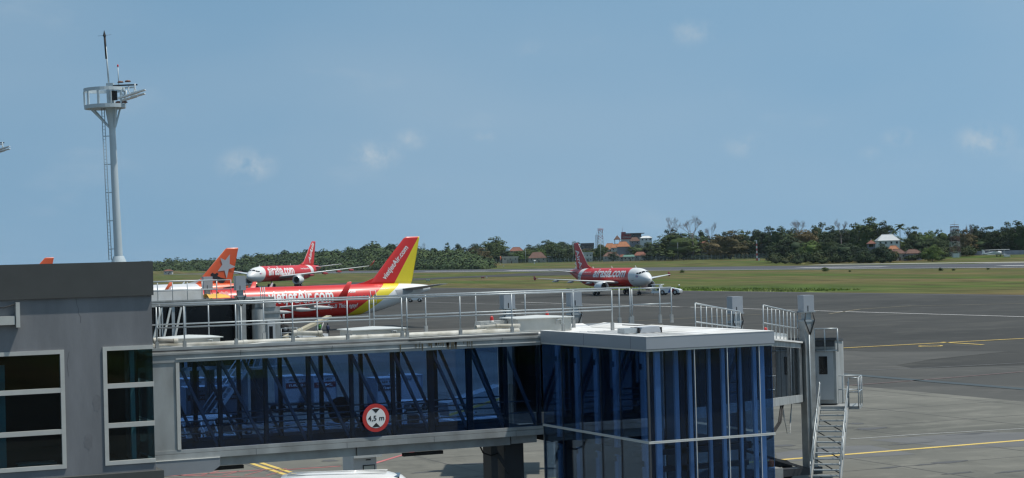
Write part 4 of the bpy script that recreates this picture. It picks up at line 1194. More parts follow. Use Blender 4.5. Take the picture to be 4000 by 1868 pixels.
# ------------------------------------------------------------------ movable boarding bridges
def drive_column(q, base, ztop, w=.42, hood=.62):
    x, y = base
    c = W(MB().box(x - w / 2, x + w / 2, y - w / 2, y + w / 2, .55, ztop - hood - .32), 'drive_column', STEEL, q)
    W(MB().box(x - w * .32, x + w * .32, y - w * .32, y + w * .32, ztop - hood - .32, ztop - hood), 'neck', GALV, c)
    o = W(MB().box(x - w * .56, x + w * .56, y - w * .5, y + w * .5, ztop - hood, ztop), 'motor_hood', PANEL2, c)
    W(MB().box(x - w * .16, x - w * .08, y - w * .52, y - w * .495, ztop - hood, ztop - hood + .22), 'slot', BLK, o)
    W(MB().box(x - w * .62, x + w * .62, y - w * .6, y + w * .6, ztop - hood - .04, ztop - hood - .005), 'hood_plate', GALV, o)
    W(MB().box(x - w * .6, x + w * .6, y - w * .55, y + w * .55, ztop - hood - .40, ztop - hood - .34), 'flange', GALV, c)
    for sx in (-.4, .35):
        W(MB().tube([(x + sx * w, y - w * .55, ztop - hood - .05), (x + sx * w * 1.4, y - w * .62, ztop - hood - .35), (x + sx * w * .4, y - w * .6, ztop - hood - .75), (x, y - w * .58, ztop - hood - .9)], .022, 6), 'hose', BLK, c)
    W(MB().tube([(x - .05, y - w * .56, ztop - hood - .9), (x - .05, y - w * .56, 1.2)], .03, 6), 'conduit', GALV, c)
    return c
def tunnel(label, A, Bp, zA, zB, hA, width, colpos=None, colz=7.2, post_s=None, name='boarding_bridge', group=None):
    """telescopic tunnel from A to B (near-side floor line), floor heights zA, zB"""
    A = Vector((A[0], A[1], 0)); Bp = Vector((Bp[0], Bp[1], 0)); d = (Bp - A); ln = d.length; d.normalize()
    n_ = Vector((d.y, -d.x, 0))
    q = thing(name, (A.x, A.y, 0), 0, label, 'boarding bridge', group)
    def P(s_, o_, h): # along, outwards (negative = towards the far side), height above floor
        p = A + d * s_ + n_ * o_; return (p.x, p.y, zA + (zB - zA) * s_ / ln + h)
    def slab(s0, s1, o0, o1, h0, h1):
        m_ = MB(); vs = [P(s_, o_, h) for h in (h0, h1) for s_, o_ in ((s0, o0), (s1, o0), (s1, o1), (s0, o1))]
        return m_.add(vs, [(0, 3, 2, 1), (4, 5, 6, 7), (0, 1, 5, 4), (1, 2, 6, 5), (2, 3, 7, 6), (3, 0, 4, 7)])
    return q, P, slab, ln, d, n_
# arm that leaves the tower towards the right
a1 = at(3021, 1588, 63); b1 = at(3136, 1570, 71)
dirv = (b1 - a1); dirv.z = 0; dirv.normalize()
sl = (b1.z - a1.z) / ((b1 - a1).length)
A_ = a1 - dirv * 15.5; E_ = b1 + dirv * 1.2
q, P, slab, ln, d, n_ = tunnel('boarding bridge sloping away behind the glass tower with grey glazed side', (A_.x, A_.y), (E_.x, E_.y), a1.z - sl * 15.5, b1.z + sl * 1.2, 0, 1.9)
hT = 2.28; wd = -2.0
W(slab(0, ln, wd, .04, 0, .28), 'floor_beam', PANEL, q, True)
W(slab(0, ln, wd, .02, hT - .22, hT - .02), 'roof_beam', PANEL, q, True)
W(slab(0, ln, wd - .06, .10, hT - .02, hT + .04), 'roof_sheet', ROOFW, q, True)
MESHG = glassmat('smoky_side_glass', (.42, .43, .44), .8)
k = 0; s_ = 0.0
while s_ < ln - .3:
    e_ = min(ln, s_ + 1.28)
    W(slab(s_ + .02, e_ - .02, -.04, -.02, .28, hT - .22), 'side_pane', MESHG, q, True)
    W(slab(s_ + .02, e_ - .02, wd + .02, wd + .04, .28, hT - .22), 'side_pane', MESHG, q, True)
    W(slab(s_ - .012, s_ + .012, -.06, -.01, .28, hT - .22), 'side_post', DSTEEL, q, True)
    s_ = e_
for s0, s1 in ((ln - 2.0, ln - 1.85), (ln - 1.6, ln - 1.3), (ln - 1.1, ln - .8)):
    W(slab(s0, s1, -.5, .03, .28, hT - .22), 'end_post', STEEL, q, True)
for h in (.62, 1.15):
    W(MB().tube([P(ln - 9, -.25, h), P(ln - .5, -.25, h)], .025, 6), 'handrail', GALV, q)
W(slab(ln - 10, ln - 1.2, -.55, -.5, hT + .04, hT + .34), 'kick_board', ROOFW, q, True)
# roof railings on both sides of the tunnel
for o_, s0, s1, lab in ((-.12, ln - 10.5, ln - 1.2, 'near'), (wd + .1, ln - 13.5, ln - 4.0, 'far')):
    rl = W(MB().tube([P(s0, o_, hT + 1.15), P(s1, o_, hT + 1.15)], .028, 6), 'roof_rail', GALV, q)
    W(MB().tube([P(s0, o_, hT + .55), P(s1, o_, hT + .55)], .024, 6), 'mid_rail', GALV, rl)
    for i in range(10):
        ss = s0 + (s1 - s0) * i / 9
        W(MB().tube([P(ss, o_, hT), P(ss, o_, hT + 1.15)], .022, 6), 'rail_post', GALV, rl)
pc = at(3147, 1155, 71)
drive_column(q, (pc.x, pc.y), 7.22)
pl = Vector((pc.x, pc.y, 0)) - n_ * 2.75
drive_column(q, (pl.x, pl.y), 7.22)
bogie = W(MB().box(pc.x - 1.6, pc.x + .35, pc.y - .3, pc.y + .3, .35, .62), 'bogie', DSTEEL, q)
W(MB().lathe([(pc.y + .5, .2), (pc.y + .5, .45), (pc.y + .85, .45), (pc.y + .85, .2)], (pc.x - .9, 0, .45), 'y', 18), 'wheel', TYRE, bogie)
W(MB().bar((pc.x - 3.2, pc.y - .5, 1.5), (pc.x - .2, pc.y - .2, .55), .09, .09), 'tie_rod', DSTEEL, q)
bq = at(3007, 1830, 68)
W(MB().box(bq.x - .28, bq.x + .45, bq.y - .2, bq.y + .3, .25, bq.z), 'lamp_box', STEEL, q)
for dx, r_ in ((0, .02), (.18, .02)):
    p0 = P(ln - 7.5 + dx * 3, .0, .02)
    W(MB().tube([(p0[0], p0[1], p0[2]), (p0[0] - .25, p0[1] - .2, p0[2] - .6), (p0[0] - .8, p0[1] - .4, p0[2] - 1.1), (p0[0] - 1.6, p0[1] - .6, p0[2] - 1.25)], .035, 6), 'hanging_hose', BLK, q)
for i in range(4):
    p0 = P(ln - 5.5 + i * .2, -.3, .02); p1 = P(ln - 2.2, -.3, .02)
    W(MB().tube([p0, (p0[0] * .6 + p1[0] * .4, p0[1] * .6 + p1[1] * .4, p0[2] - .9 - .1 * i), (p0[0] * .25 + p1[0] * .75, p0[1] * .25 + p1[1] * .75, p0[2] - 1.0 - .1 * i), p1], .013, 5), 'hanging_cable', STEEL, q)
# cab with service door and landing
cab0 = b1 + dirv * 1.0; zf = b1.z - .06
W(slab(ln + .3, ln + 3.4, wd - .3, 1.15, -.1, hT + .1), 'cab', PANEL, q, True)
W(slab(ln + .27, ln + .299, .1, 1.15, 2.05, 2.12), 'cab_trim', STEEL, q, True)
W(slab(ln + .27, ln + .299, .2, 1.1, 2.14, 2.36), 'cab_vent', DSTEEL, q, True)
W(slab(ln + .2, ln + 2.9, wd - .2, 1.2, hT + .1, hT + .2), 'cab_roof', DSTEEL, q, True)
dr = W(slab(ln + .265, ln + .298, .32, 1.05, .05, 2.0), 'service_door', mk('door_grey', (.40, .42, .43), .5, var=.06), q, True)
W(slab(ln + .25, ln + .262, .50, .82, 1.05, 1.75), 'door_pane', DARKGL, dr, True)
W(slab(ln + .22, ln + .262, .36, .42, .9, 1.0), 'door_handle', GALV, dr, True)
for ss in (.35, .75, 1.25):
    W(MB().tube([P(ln + .2, ss, hT - .35), P(ln + .2, ss, hT + .55)], .03, 6), 'cab_rail_post', GALV, q)
W(MB().tube([P(ln + .2, .35, hT + .55), P(ln + .2, 1.25, hT + .55)], .03, 6).tube([P(ln + .2, .35, hT - .3), P(ln + .2, 1.25, hT - .3)], .03, 6), 'cab_rail', GALV, q)
bt = P(ln - 5.2, -.8, hT + .04)
beacon('red double beacon on the roof of the sloping boarding bridge', (bt[0], bt[1], bt[2] + .28), .07, .14)
W(MB().box(bt[0] - .08, bt[0] + .08, bt[1] - .08, bt[1] + .08, bt[2], bt[2] + .28), 'beacon_stand', HATCH, bpy.data.objects['warning_beacon.002'])
bq2 = (bq.x + .05, bq.y - .0, bq.z)
beacon('orange beacon on a grey box beside the glass tower foot', bq2, .13, .26, ORL)
# stairs down from the landing
lz = onz(3255, 1600, 2.86)
Lc = at(3258, 1592, 71.6); Lc.z = 2.86
Bc = at(3222, 1890, 68.2); Bc.z = 0
t = thing('service_stairs', (Bc.x, Bc.y, 0), 0, 'steel service stairs with landing below the boarding bridge cab', 'stairs')
sd_ = (Bc - Lc); sd_.z = 0; run = sd_.length; sd_.normalize(); sn = Vector((-sd_.y, sd_.x, 0))
if sn.dot(c_r) < 0: sn = -sn
hw = .54
lp = Lc - sd_ * .0
def SP(u_, s_, z): # u along descent, s sideways
    p = Lc + sd_ * u_ + sn * s_; return (p.x, p.y, z)
def zz(u_): return 2.86 * (1 - u_ / run)
for s_ in (-hw, hw):
    W(MB().bar(SP(0, s_, 2.78), SP(run, s_, 0.0), .05, .20), 'stringer', STEEL, t)
    W(MB().tube([SP(-.1, s_, 3.75), SP(run * .96, s_, .95)], .026, 6), 'handrail', GALV, t)
    W(MB().tube([SP(0, s_, 3.25), SP(run * .97, s_, .52)], .022, 6), 'mid_rail', GALV, t)
    for u_ in (0, run * .33, run * .66, run * .95):
        W(MB().tube([SP(u_, s_, zz(u_) - .05), SP(u_, s_, zz(u_) + .95)], .022, 6), 'rail_post', GALV, t)
for k in range(15):
    u_ = run * (k + .6) / 15.5; z = zz(u_)
    W(MB().obox(SP(u_, 0, z - .02), sd_, sn, Vector((0, 0, 1)), .12, hw - .03, .022), 'tread', GALV, t)
for k in range(5):
    W(MB().bar(SP(run * (.12 + .16 * k), -hw + .05, zz(run * (.12 + .16 * k)) - .12), SP(run * (.28 + .16 * k), hw - .05, zz(run * (.28 + .16 * k)) - .12), .03, .03), 'cross_brace', DSTEEL, t)
m_ = MB()
W(MB().obox(SP(-.65, .02, 2.80), sd_, sn, Vector((0, 0, 1)),   .65, .95, .06), 'landing', STEEL, t)
for a_, c in (((-1.3, .95), (0, .95)), ((-1.3, -.8), (-1.3, .95)), ((0, .58), (0, .95))):
    for h in (.55, 1.1):
        W(MB().tube([SP(a_[0], a_[1], 2.86 + h), SP(c[0], c[1], 2.86 + h)], .024, 6), 'landing_rail', GALV, t)
for u_, s_ in ((-1.3, .95), (0, .95), (-.65, .95), (0, .58), (-1.3, .2), (-1.3, -.8)):
    W(MB().tube([SP(u_, s_, 2.8), SP(u_, s_, 3.96)], .024, 6), 'landing_post', GALV, t)

# arm that leaves the tower towards the back
e2 = at(2110, 1400, 78); A2 = Vector((20.6, 44.0, 0)); E2 = Vector((e2.x, e2.y, 0))
q, P, slab, ln, d, n_ = tunnel('boarding bridge behind the walkway with two hooded drive columns', (A2.x, A2.y), (E2.x, E2.y), 4.6, 3.75, 0, 2)
W(slab(0, ln, -1.0, 1.0, 0, .28), 'floor_beam', PANEL, q, True)
W(slab(0, ln, -1.0, 1.0, 2.1, 2.34), 'roof', PANEL, q, True)
for i in range(14):
    s0 = ln * i / 14
    for o_ in (-.98, .96):
        W(slab(s0 + .03, s0 + ln / 14 - .03, o_, o_ + .02, .28, 2.1), 'corrugated_panel', mk('tunnel_panel', (.30, .33, .37), .5, var=.08, scale=1.5), q, True)
        W(slab(s0 - .03, s0 + .03, o_ - .02, o_ + .04, .28, 2.1), 'panel_rib', DSTEEL, q, True)
W(slab(ln - 2, ln + 2.4, -1.5, 1.5, -.05, 2.5), 'cab', PANEL, q, True)
for px_, py_ in ((2241, 1138), (1981, 1148)):
    p = at(px_, py_, 78)
    drive_column(q, (p.x, p.y), p.z, .46, .6)

# ------------------------------------------------------------------ bridge at the next gate
YG = 98.0
def gx(px, py=1200): return onY(px, py, YG).x
t = thing('boarding_bridge', (26, YG, 0), 0, 'far boarding bridge with dark glass and white braces beside the red jet', 'boarding bridge')
xa, xb, xc = gx(560), gx(985), gx(1083)
W(MB().box(xa, xb, YG, YG + 2.8, 6.92, 7.06).box(xa, xb, YG - .05, YG + .1, 7.06, 7.14).box(xa, xb, YG - .12, YG, 6.80, 6.92), 'roof', PANEL, t)
W(MB().box(xa, xb, YG, YG + 2.8, 3.3, 3.5), 'floor_beam', PANEL, t)
W(MB().box(xa, xb, YG + 2.6, YG + 2.7, 3.5, 6.9), 'far_wall', INT, t)
W(MB().box(xa, gx(800, 1160), YG + .35, YG + .45, 7.14, 7.72).box(xa, gx(800, 1160), YG + .45, YG + 2.3, 7.12, 7.66), 'white_upstand', ROOFW, t)
W(MB().box(gx(600), gx(722), YG + .1, YG + .2, 3.5, 6.8).box(gx(722), gx(860), YG + .08, YG + .2, 3.5, 6.8).box(gx(860), xb, YG + .06, YG + .2, 3.5, 6.8), 'glazing', DARKGL, t)
for p_ in (609, 622, 632, 672, 678, 716, 722):
    W(MB().box(gx(p_) - .04, gx(p_) + .04, YG - .06, YG + .02, 3.5, 6.8), 'post', GALV, t)
for p0, p1 in ((664, 640), (706, 684), (628, 600)):
    W(MB().bar((gx(p0), YG - .1, 6.75), (gx(p1) - .3, YG - .1, 4.2), .1, .12, Vector((0, 1, 0))), 'brace', TRIM, t)
zr = onY(720, 1097, YG).z
for yy, p0, p1 in ((YG + .05, 560, 905), (YG + 2.7, 540, 900)):
    rl = W(MB().tube([(gx(p0), yy, 8.15), (gx(p1), yy, 8.15)], .03, 6), 'roof_rail', GALV, t)
    W(MB().tube([(gx(p0), yy, 7.65), (gx(p1), yy, 7.65)], .026, 6), 'mid_rail', GALV, rl)
    for i in range(7):
        x = gx(p0) + (gx(p1) - gx(p0)) * i / 6
        W(MB().tube([(x, yy, 7.1), (x, yy, 8.15)], .022, 6), 'rail_post', GALV, rl)
drive_column(t, (gx(930), YG - .45), onY(930, 1078, YG - .45).z, .48, .75)
drive_column(t, (onY(812, 1081, YG + 3).x, YG + 3.2), onY(812, 1081, YG + 3).z, .46, .7)
# rotunda-like cab with door
W(MB().box(gx(985), xc, YG - .5, YG + 3, 3.3, 6.6).box(gx(990), gx(1066), YG - .3, YG + 2.5, 7.0, 7.15), 'cab', PANEL, t)
W(MB().box(gx(985), xc, YG - .55, YG - .5, 6.25, 6.35).box(gx(985), gx(1066), YG - .55, YG + 2, 6.6, 6.98), 'cab_canopy', STEEL, t)
W(MB().lathe([(3.3, .32), (6.5, .32)], (gx(996), YG - .5, 0), 'z', 20), 'corner_shaft', PANEL, t)
dr = W(MB().box(gx(1032), gx(1062), YG - .56, YG - .505, 3.75, 5.9), 'service_door', mk('door_grey', (.40, .42, .43), .5), t)
W(MB().box(gx(1038), gx(1052), YG - .57, YG - .561, 4.75, 5.55), 'door_pane', DARKGL, dr)
for p_ in (1005, 1014, 1021):
    W(MB().tube([(gx(p_), YG - .7, 6.4), (gx(p_), YG - .7, 7.7)], .025, 6), 'cab_rail_post', GALV, t)
for k in range(4):
    W(MB().bar((gx(940 + 22 * k), YG - 1.0, 3.4), (gx(968 + 22 * k), YG - 1.0, 4.5), .06, .06), 'stair_brace', GALV, t)
W(MB().box(gx(945), gx(1084), YG - 1.6, YG - .6, 3.28, 3.4), 'landing', STEEL, t)
for p_ in (560, 760):
    W(MB().box(gx(p_), gx(p_) + .4, YG + 1, YG + 1.4, 0, 3.3), 'leg', DSTEEL, t)
W(MB().box(gx(1000), gx(1040), YG + .5, YG + 1.5, 0, 3.3), 'leg', DSTEEL, t)
# its stairs, seen through the near walkway
t2 = thing('service_stairs', (gx(900), YG - 2.0, 0), 0, 'steel stairs under the far bridge, seen through the blue glass', 'stairs')
p0 = onY(950, 1330, YG - 1.5); p1 = onY(840, 1500, YG - 3.5)
for s_ in (-.45, .45):
    W(MB().bar((p0.x, p0.y + s_, 3.3), (p1.x - 1.0, p1.y + s_, 0), .08, .2), 'stringer', GALV, t2)
    W(MB().tube([(p0.x, p0.y + s_, 4.2), (p1.x - 1.0, p1.y + s_, .95)], .03, 6), 'handrail', GALV, t2)
for k in range(13):
    f_ = (k + .5) / 13
    x = p0.x + (p1.x - 1.0 - p0.x) * f_; y = p0.y + (p1.y - p0.y) * f_
    W(MB().box(x - .14, x + .14, y - .42, y + .42, 3.3 * (1 - f_) - .03, 3.3 * (1 - f_)), 'tread', GALV, t2)
# folded covers on its roof
q = thing('folded_cover', (gx(870), YG + 1, 7.14), 0, 'folded yellow and pink cover lying on the far bridge roof', 'cover')
W(MB().loft([[(gx(828 + 12 * i), YG + .5 + .6 * j, 7.15 + (.16 + .1 * ((i * 7 + j * 3) % 4) / 3) * (1 if 0 < j < 3 else .1)) for j in range(4)] for i in range(8)], closed=False), 'yellow_sheet', mk('yellow_tarp', (.72, .42, .07), .6, var=.2), q)
W(MB().loft([[(gx(880 + 6 * i), YG + .9 + .4 * j, 7.17 + (.25 + .1 * ((i * 5 + j) % 3) / 2) * (1 if 0 < j < 3 else .1)) for j in range(4)] for i in range(7)], closed=False), 'pink_sheet', mk('pink_tarp', (.65, .28, .26), .6, var=.2), q)
# ------------------------------------------------------------------ floodlight masts
def light_mast(base, label, lamps_only=False):
    MG = mk('mast_paint', (.46, .53, .56), .5, var=.08, scale=.6)
    q = thing('floodlight_mast', (base.x, base.y, 0), 0, label, 'mast', 'floodlight masts')
    q.rotation_euler = (0, R(-1.4), -TH)                 # local x to the right of the view, y away
    MB().lathe([(0, .40), (9.5, .345), (21.9, .25)], n=20).build('shaft', MG, q)
    fl = MB().lathe([(9.35, .62), (9.45, .60), (9.9, .42)], n=20).build('flange', MG, q)
    for k in range(10):
        a = 2 * math.pi * k / 10
        MB().prism([(.38 * math.cos(a), .38 * math.sin(a), 9.9), (.62 * math.cos(a), .62 * math.sin(a), 9.42), (.38 * math.cos(a), .38 * math.sin(a), 9.42)], (.03 * -math.sin(a), .03 * math.cos(a), 0)).build('gusset', MG, fl, fix=True)
    # platform: floor ring and top ring on posts, standing off to one side
    cx = -.5; rp = 1.66
    fr = MB().lathe([(21.95, .25), (21.95, rp), (22.25, rp + .02), (22.25, .25)], (cx, 0, 0), n=28, smooth=False).build('platform', MG, q)
    MB().lathe([(23.35, rp - .10), (23.35, rp), (23.62, rp), (23.62, rp - .10), (23.35, rp - .10)], (cx, 0, 0), n=28, smooth=False).build('top_ring', MG, q)
    for k in range(10):
        a = 2 * math.pi * k / 10 + .2
        x, y = cx + rp * .97 * math.cos(a), rp * .97 * math.sin(a)
        MB().box(x - .07, x + .07, y - .07, y + .07, 22.25, 23.36).build('ring_post', MG, q)
    for a in (2.6, 3.6, .3, -.6):
        x, y = cx + 1.2 * math.cos(a), 1.2 * math.sin(a)
        MB().bar((.25 * math.cos(a), .25 * math.sin(a), 20.4), (x, y, 21.95), .10, .12).build('strut', MG, q)
    MB().lathe([(20.2, .26), (21.95, .50)], n=16).build('flare', MG, q)
    MB().box(-.28, .28, -.25, .25, 22.25, 24.0).box(-.3, .75, -.3, .3, 23.62, 23.75).build('winch_frame', MG, q)
    MB().box(.05, .62, -.75, -.35, 22.55, 23.3).build('motor', BLK, q)
    # ladder on the left
    ld = MB().tube([(-.75, -.2, 9.6), (-.75, -.2, 22)], .035, 6).build('ladder', MG, q)
    MB().tube([(-.52, -.25, 9.6), (-.52, -.25, 22)], .035, 6).build('ladder_rail', MG, ld)
    for k in range(46):
        MB().tube([(-.75, -.2, 9.7 + .27 * k), (-.52, -.25, 9.7 + .27 * k)], .016, 5).build('rung', MG, ld)
    for k in range(6):
        MB().bar((-.75, -.2, 10.5 + 2.3 * k), (-.1, 0, 10.5 + 2.3 * k), .07, .07).build('ladder_bracket', MG, ld)
    # lamp arms on the right with flat floodlights
    for z in (23.75,):
        MB().bar((.3, -.4, z), (2.3, -.4, z - .02), .10, .12).build('lamp_arm', DSTEEL, q)
    MB().bar((.4, .3, 23.6), (2.0, .3, 23.6), .10, .14).build('lamp_arm', MG, q)
    FL = mk('lamp_body', (.62, .66, .67), .35, var=.05)
    for i, (x, y, z) in enumerate(((1.25, -.5, 22.9), (1.8, -.45, 23.05), (2.35, -.6, 23.2), (2.1, .4, 23.0), (1.4, .5, 22.8))):
        l_ = MB().prism([(x - .55, y - .3, z - .28), (x + .62, y - .3, z + .02), (x + .6, y - .3, z + .10), (x - .5, y - .3, z - .12)], (0, .6, 0)).build('floodlight', FL, q, fix=True)
        MB().tube([(x - .1, y, z - .05), (x - .25, y, z + .25), (x - .2, y, z + .6)], .05, 6).build('lamp_bracket', FL, l_)
    for x, z in ((.95, 23.95), (1.55, 23.98), (.7, 22.32), (1.2, 22.3)):
        MB().lathe([(z, .01), (z, .26), (z + .12, .2), (z + .16, .01)], (x, -.5, 0), n=12).build('lamp_cap', mk('brown_cap', (.16, .08, .06), .6), q)
    # antennas
    ant = MB().tube([(-.1, 0, 23.7), (-.2, 0, 27.0)], .07, 8).build('antenna', MG, q)
    MB().tube([(-.2, 0, 26.0), (-.26, 0, 27.9)], .09, 8).build('antenna_sleeve', BLK, ant)
    MB().lathe([(27.85, .14), (28.35, .01)], (-.27, 0, 0), n=10).build('antenna_cap', BLK, ant)
    MB().tube([(-.8, 0, 27.9), (.3, 0, 27.95)], .012, 5).build('antenna_element', DSTEEL, ant)
    m2 = MB().tube([(.72, -.1, 23.7), (.72, -.1, 25.3)], .04, 6).build('aviation_lamp_pole', MG, q)
    MB().lathe([(25.3, .06), (25.45, .07), (25.5, .01)], (.72, -.1, 0), n=10).build('aviation_lamp', REDL, m2)
    return q
p = onz(472, 1015, 9.6); d_ = at(465, 700, 150)
light_mast(Vector((at(482, 1300, 150).x, at(482, 1300, 150).y, 0)), 'grey floodlight mast with round platform and ladder rising behind the terminal')
p = at(-22, 1200, 214)
light_mast(Vector((p.x, p.y, 0)), 'second floodlight mast, only its lamps showing at the left edge')

# ------------------------------------------------------------------ ground equipment
TW = mk('vehicle_white', (.68, .69, .68), .35, var=.05, coat=.3)
TBL = mk('vehicle_blue', (.05, .11, .32), .4, var=.06)
TRD = mk('vehicle_red', (.40, .06, .05), .4, var=.06)
CAR = mk('container_alloy', (.48, .50, .52), .45, metal=.2, var=.10, scale=1.2)
def wheel(parent, x, y, r=.4, w=.16):
    o = MB().lathe([(y - w, r * .5), (y - w, r * .88), (y - w * .6, r), (y + w * .6, r), (y + w, r * .88), (y + w, r * .5)], (x, 0, r), 'y', 18).build('wheel', TYRE, parent)
    MB().lathe([(y - w * .92, .01), (y - w * .92, r * .55), (y + w * .92, r * .55), (y + w * .92, .01)], (x, 0, r), 'y', 12).build('rim', HUB, o)
    return o
# tow tractor in front of the towed jet: long low white body, cab at the aircraft end
p = onz(2606, 1152.5, 0)
t = thing('tow_tractor', (p.x, p.y, 0), R(-45), 'long white tow tractor with blue and red stripes in front of the towed jet', 'tractor')
MB().prism([(-3.1, -1.25, .45), (3.0, -1.25, .45), (3.1, -1.25, .95), (2.6, -1.25, 1.25), (.9, -1.25, 1.55), (-1.1, -1.25, 1.6), (-1.2, -1.25, 1.0), (-3.1, -1.25, .95)], (0, 2.5, 0)).build('body', TW, t, fix=True)
c_ = MB().box(-3.0, -2.85, -1.1, 1.1, .95, 2.2).box(-1.45, -1.3, -1.1, 1.1, .95, 2.2).build('cab_frame', TW, t)
MB().box(-3.2, -.95, -1.2, 1.2, 2.2, 2.32).build('cab_roof', TW, t)
MB().box(-2.83, -1.47, -1.0, 1.0, .95, 1.0).box(-2.0, -1.5, -.6, .6, 1.0, 1.5).build('seat', BLK, t)
MB().prism([(.5, -1.256, .5), (1.15, -1.256, .5), (1.6, -1.256, 1.4), (1.05, -1.256, 1.5)], (0, .004, 0)).build('blue_stripe', TBL, t, fix=True)
MB().prism([(1.2, -1.256, .5), (1.5, -1.256, .5), (2.1, -1.256, 1.33), (1.7, -1.256, 1.39)], (0, .004, 0)).build('red_stripe', TRD, t, fix=True)
for x in (-.7, 2.1):
    for y in (-1.15, 1.15): wheel(t, x, y, .55, .2)
MB().tube([(2.9, -1.0, 1.0), (3.0, -1.1, 1.95)], .04, 6).build('mirror_arm', BLK, t)
MB().lathe([(1.9, .01), (1.9, .16), (2.2, .16), (2.2, .01)], (3.0, -1.1, 0), n=10).build('mirror', TW, t)
# tow bar
a = onz(2500, 1153, 0); c = p + Vector((math.cos(R(-45)) * -3.1, math.sin(R(-45)) * -3.1, 0))
tag(MB().tube([(a.x + .3, a.y, .5), (c.x, c.y, .55)], .09, 8).build('tow_bar', GEARM), 'thin tow bar linking the tractor to the nose wheel', 'tow bar')

def person(name, label, loc, rz, vest, lower, h=1.72):
    """one continuous skinned body; vest, trousers, hair and helmet are clothing over it"""
    k = h / 1.75
    J = {'pelvis': (0, 0, .96), 'belly': (0, 0, 1.12), 'chest': (0, 0, 1.32), 'neck': (0, .0, 1.47), 'head': (0, .01, 1.58), 'crown': (0, .01, 1.71),
         'shl': (-.19, 0, 1.40), 'ell': (-.25, .03, 1.13), 'hal': (-.24, .12, .90), 'fil': (-.23, .16, .80),
         'shr': (.19, 0, 1.40), 'elr': (.25, .03, 1.13), 'har': (.24, .10, .90), 'fir': (.23, .14, .80),
         'hil': (-.10, 0, .90), 'knl': (-.12, .04, .50), 'anl': (-.13, -.02, .09), 'tol': (-.14, .14, .04),
         'hir': (.10, 0, .90), 'knr': (.13, .06, .50), 'anr': (.15, .05, .09), 'tor': (.16, .21, .04)}
    E = [('pelvis', 'belly'), ('belly', 'chest'), ('chest', 'neck'), ('neck', 'head'), ('head', 'crown'), ('chest', 'shl'), ('shl', 'ell'), ('ell', 'hal'), ('hal', 'fil'), ('chest', 'shr'), ('shr', 'elr'), ('elr', 'har'), ('har', 'fir'), ('pelvis', 'hil'), ('hil', 'knl'), ('knl', 'anl'), ('anl', 'tol'), ('pelvis', 'hir'), ('hir', 'knr'), ('knr', 'anr'), ('anr', 'tor')]
    rad = dict(pelvis=.15, belly=.14, chest=.16, neck=.06, head=.095, crown=.07, shl=.075, ell=.05, hal=.038, fil=.025, shr=.075, elr=.05, har=.038, fir=.025, hil=.10, knl=.07, anl=.045, tol=.04, hir=.10, knr=.07, anr=.045, tor=.04)
    names = list(J); me = bpy.data.meshes.new('person_body')
    me.from_pydata([Vector(J[n]) * k for n in names], [(names.index(a_), names.index(b_)) for a_, b_ in E], [])
    ob = bpy.data.objects.new(name, me); COL.objects.link(ob)
    sk = ob.modifiers.new('skin', 'SKIN'); sk.use_smooth_shade = True
    if not me.skin_vertices: bpy.context.view_layer.update()
    for i, n in enumerate(names):
        v = me.skin_vertices[0].data[i]; v.radius = (rad[n] * k, rad[n] * k * .85); v.use_root = (n == 'pelvis')
    sb = ob.modifiers.new('sub', 'SUBSURF'); sb.levels = 1; sb.render_levels = 1
    me.materials.append(mk('dark_clothes', (.02, .022, .03), .8, var=.2))
    ob.location = loc; ob.rotation_euler = (0, 0, rz)
    tag(ob, label, 'person')
    vs = MB().loft([[((.205 + dx) * k * math.cos(a), (.165 + dx) * k * math.sin(a), z * k) for a in [2 * math.pi * i / 14 for i in range(14)]] for z, dx in ((.98, -.01), (1.1, .0), (1.28, .012), (1.40, .0), (1.45, -.06))])
    vs.build('vest', mk(vest[0], vest[1], .6, var=.08), ob)
    MB().lathe([(1.645 * k, .108 * k), (1.70 * k, .10 * k), (1.745 * k, .06 * k), (1.755 * k, .001)], (0, .01, 0), n=14).build('hair', SGBLK, ob)
    return ob
p = onz(1238, 1302, 0); D_ = 150
p = Vector((at(1238, 1290, 134).x, at(1238, 1290, 134).y, 0))
def ground_at(px, D):
    q_ = at(px, 1000, D); return Vector((q_.x, q_.y, 0))
g1 = onz(1247, 1300 + 22, 0)
person('person', 'ground worker in a green vest standing near the red jet', ground_at(1243, 222), R(150), ('green_vest', (.10, .34, .06)), None)
person('person', 'ground worker in dark clothes standing apart, right of the green vest', ground_at(1273, 219), R(200), ('navy_vest', (.03, .04, .09)), None)
person('person', 'worker in a yellow vest beside the tow tractor', ground_at(2548, 400), R(200), ('yellow_vest', (.45, .50, .04)), None)

# small white baggage tug with a cart by the red jet's tail
p = onz(1622, 1180, 0)
t = thing('baggage_tug', (p.x, p.y, 0), R(-30), 'small white baggage tug beyond the red and yellow tail', 'tug')
MB().prism([(-1.5, -.8, .4), (1.5, -.8, .4), (1.55, -.8, .95), (.6, -.8, 1.15), (.1, -.8, 1.2), (-.1, -.8, .9), (-1.5, -.8, .9)], (0, 1.6, 0)).build('body', TW, t, fix=True)
MB().box(-1.1, .3, -.75, .75, 1.95, 2.03).build('canopy', TW, t)
MB().tube([(-1.0, -.7, .9), (-1.0, -.7, 1.95)], .04, 6).tube([(.15, -.7, 1.1), (.05, -.7, 1.95)], .04, 6).tube([(-1.0, .7, .9), (-1.0, .7, 1.95)], .04, 6).tube([(.15, .7, 1.1), (.05, .7, 1.95)], .04, 6).build('canopy_frame', BLK, t)
MB().box(-.9, -.35, -.6, .6, .9, 1.3).build('seat', BLK, t)
MB().box(1.51, 1.56, -.55, .55, .5, .85).build('grille', BLK, t)
for x in (-.95, 1.0):
    for y in (-.75, .75): wheel(t, x, y, .38, .14)
p2 = p + Vector((-3.2, 2.2, 0))
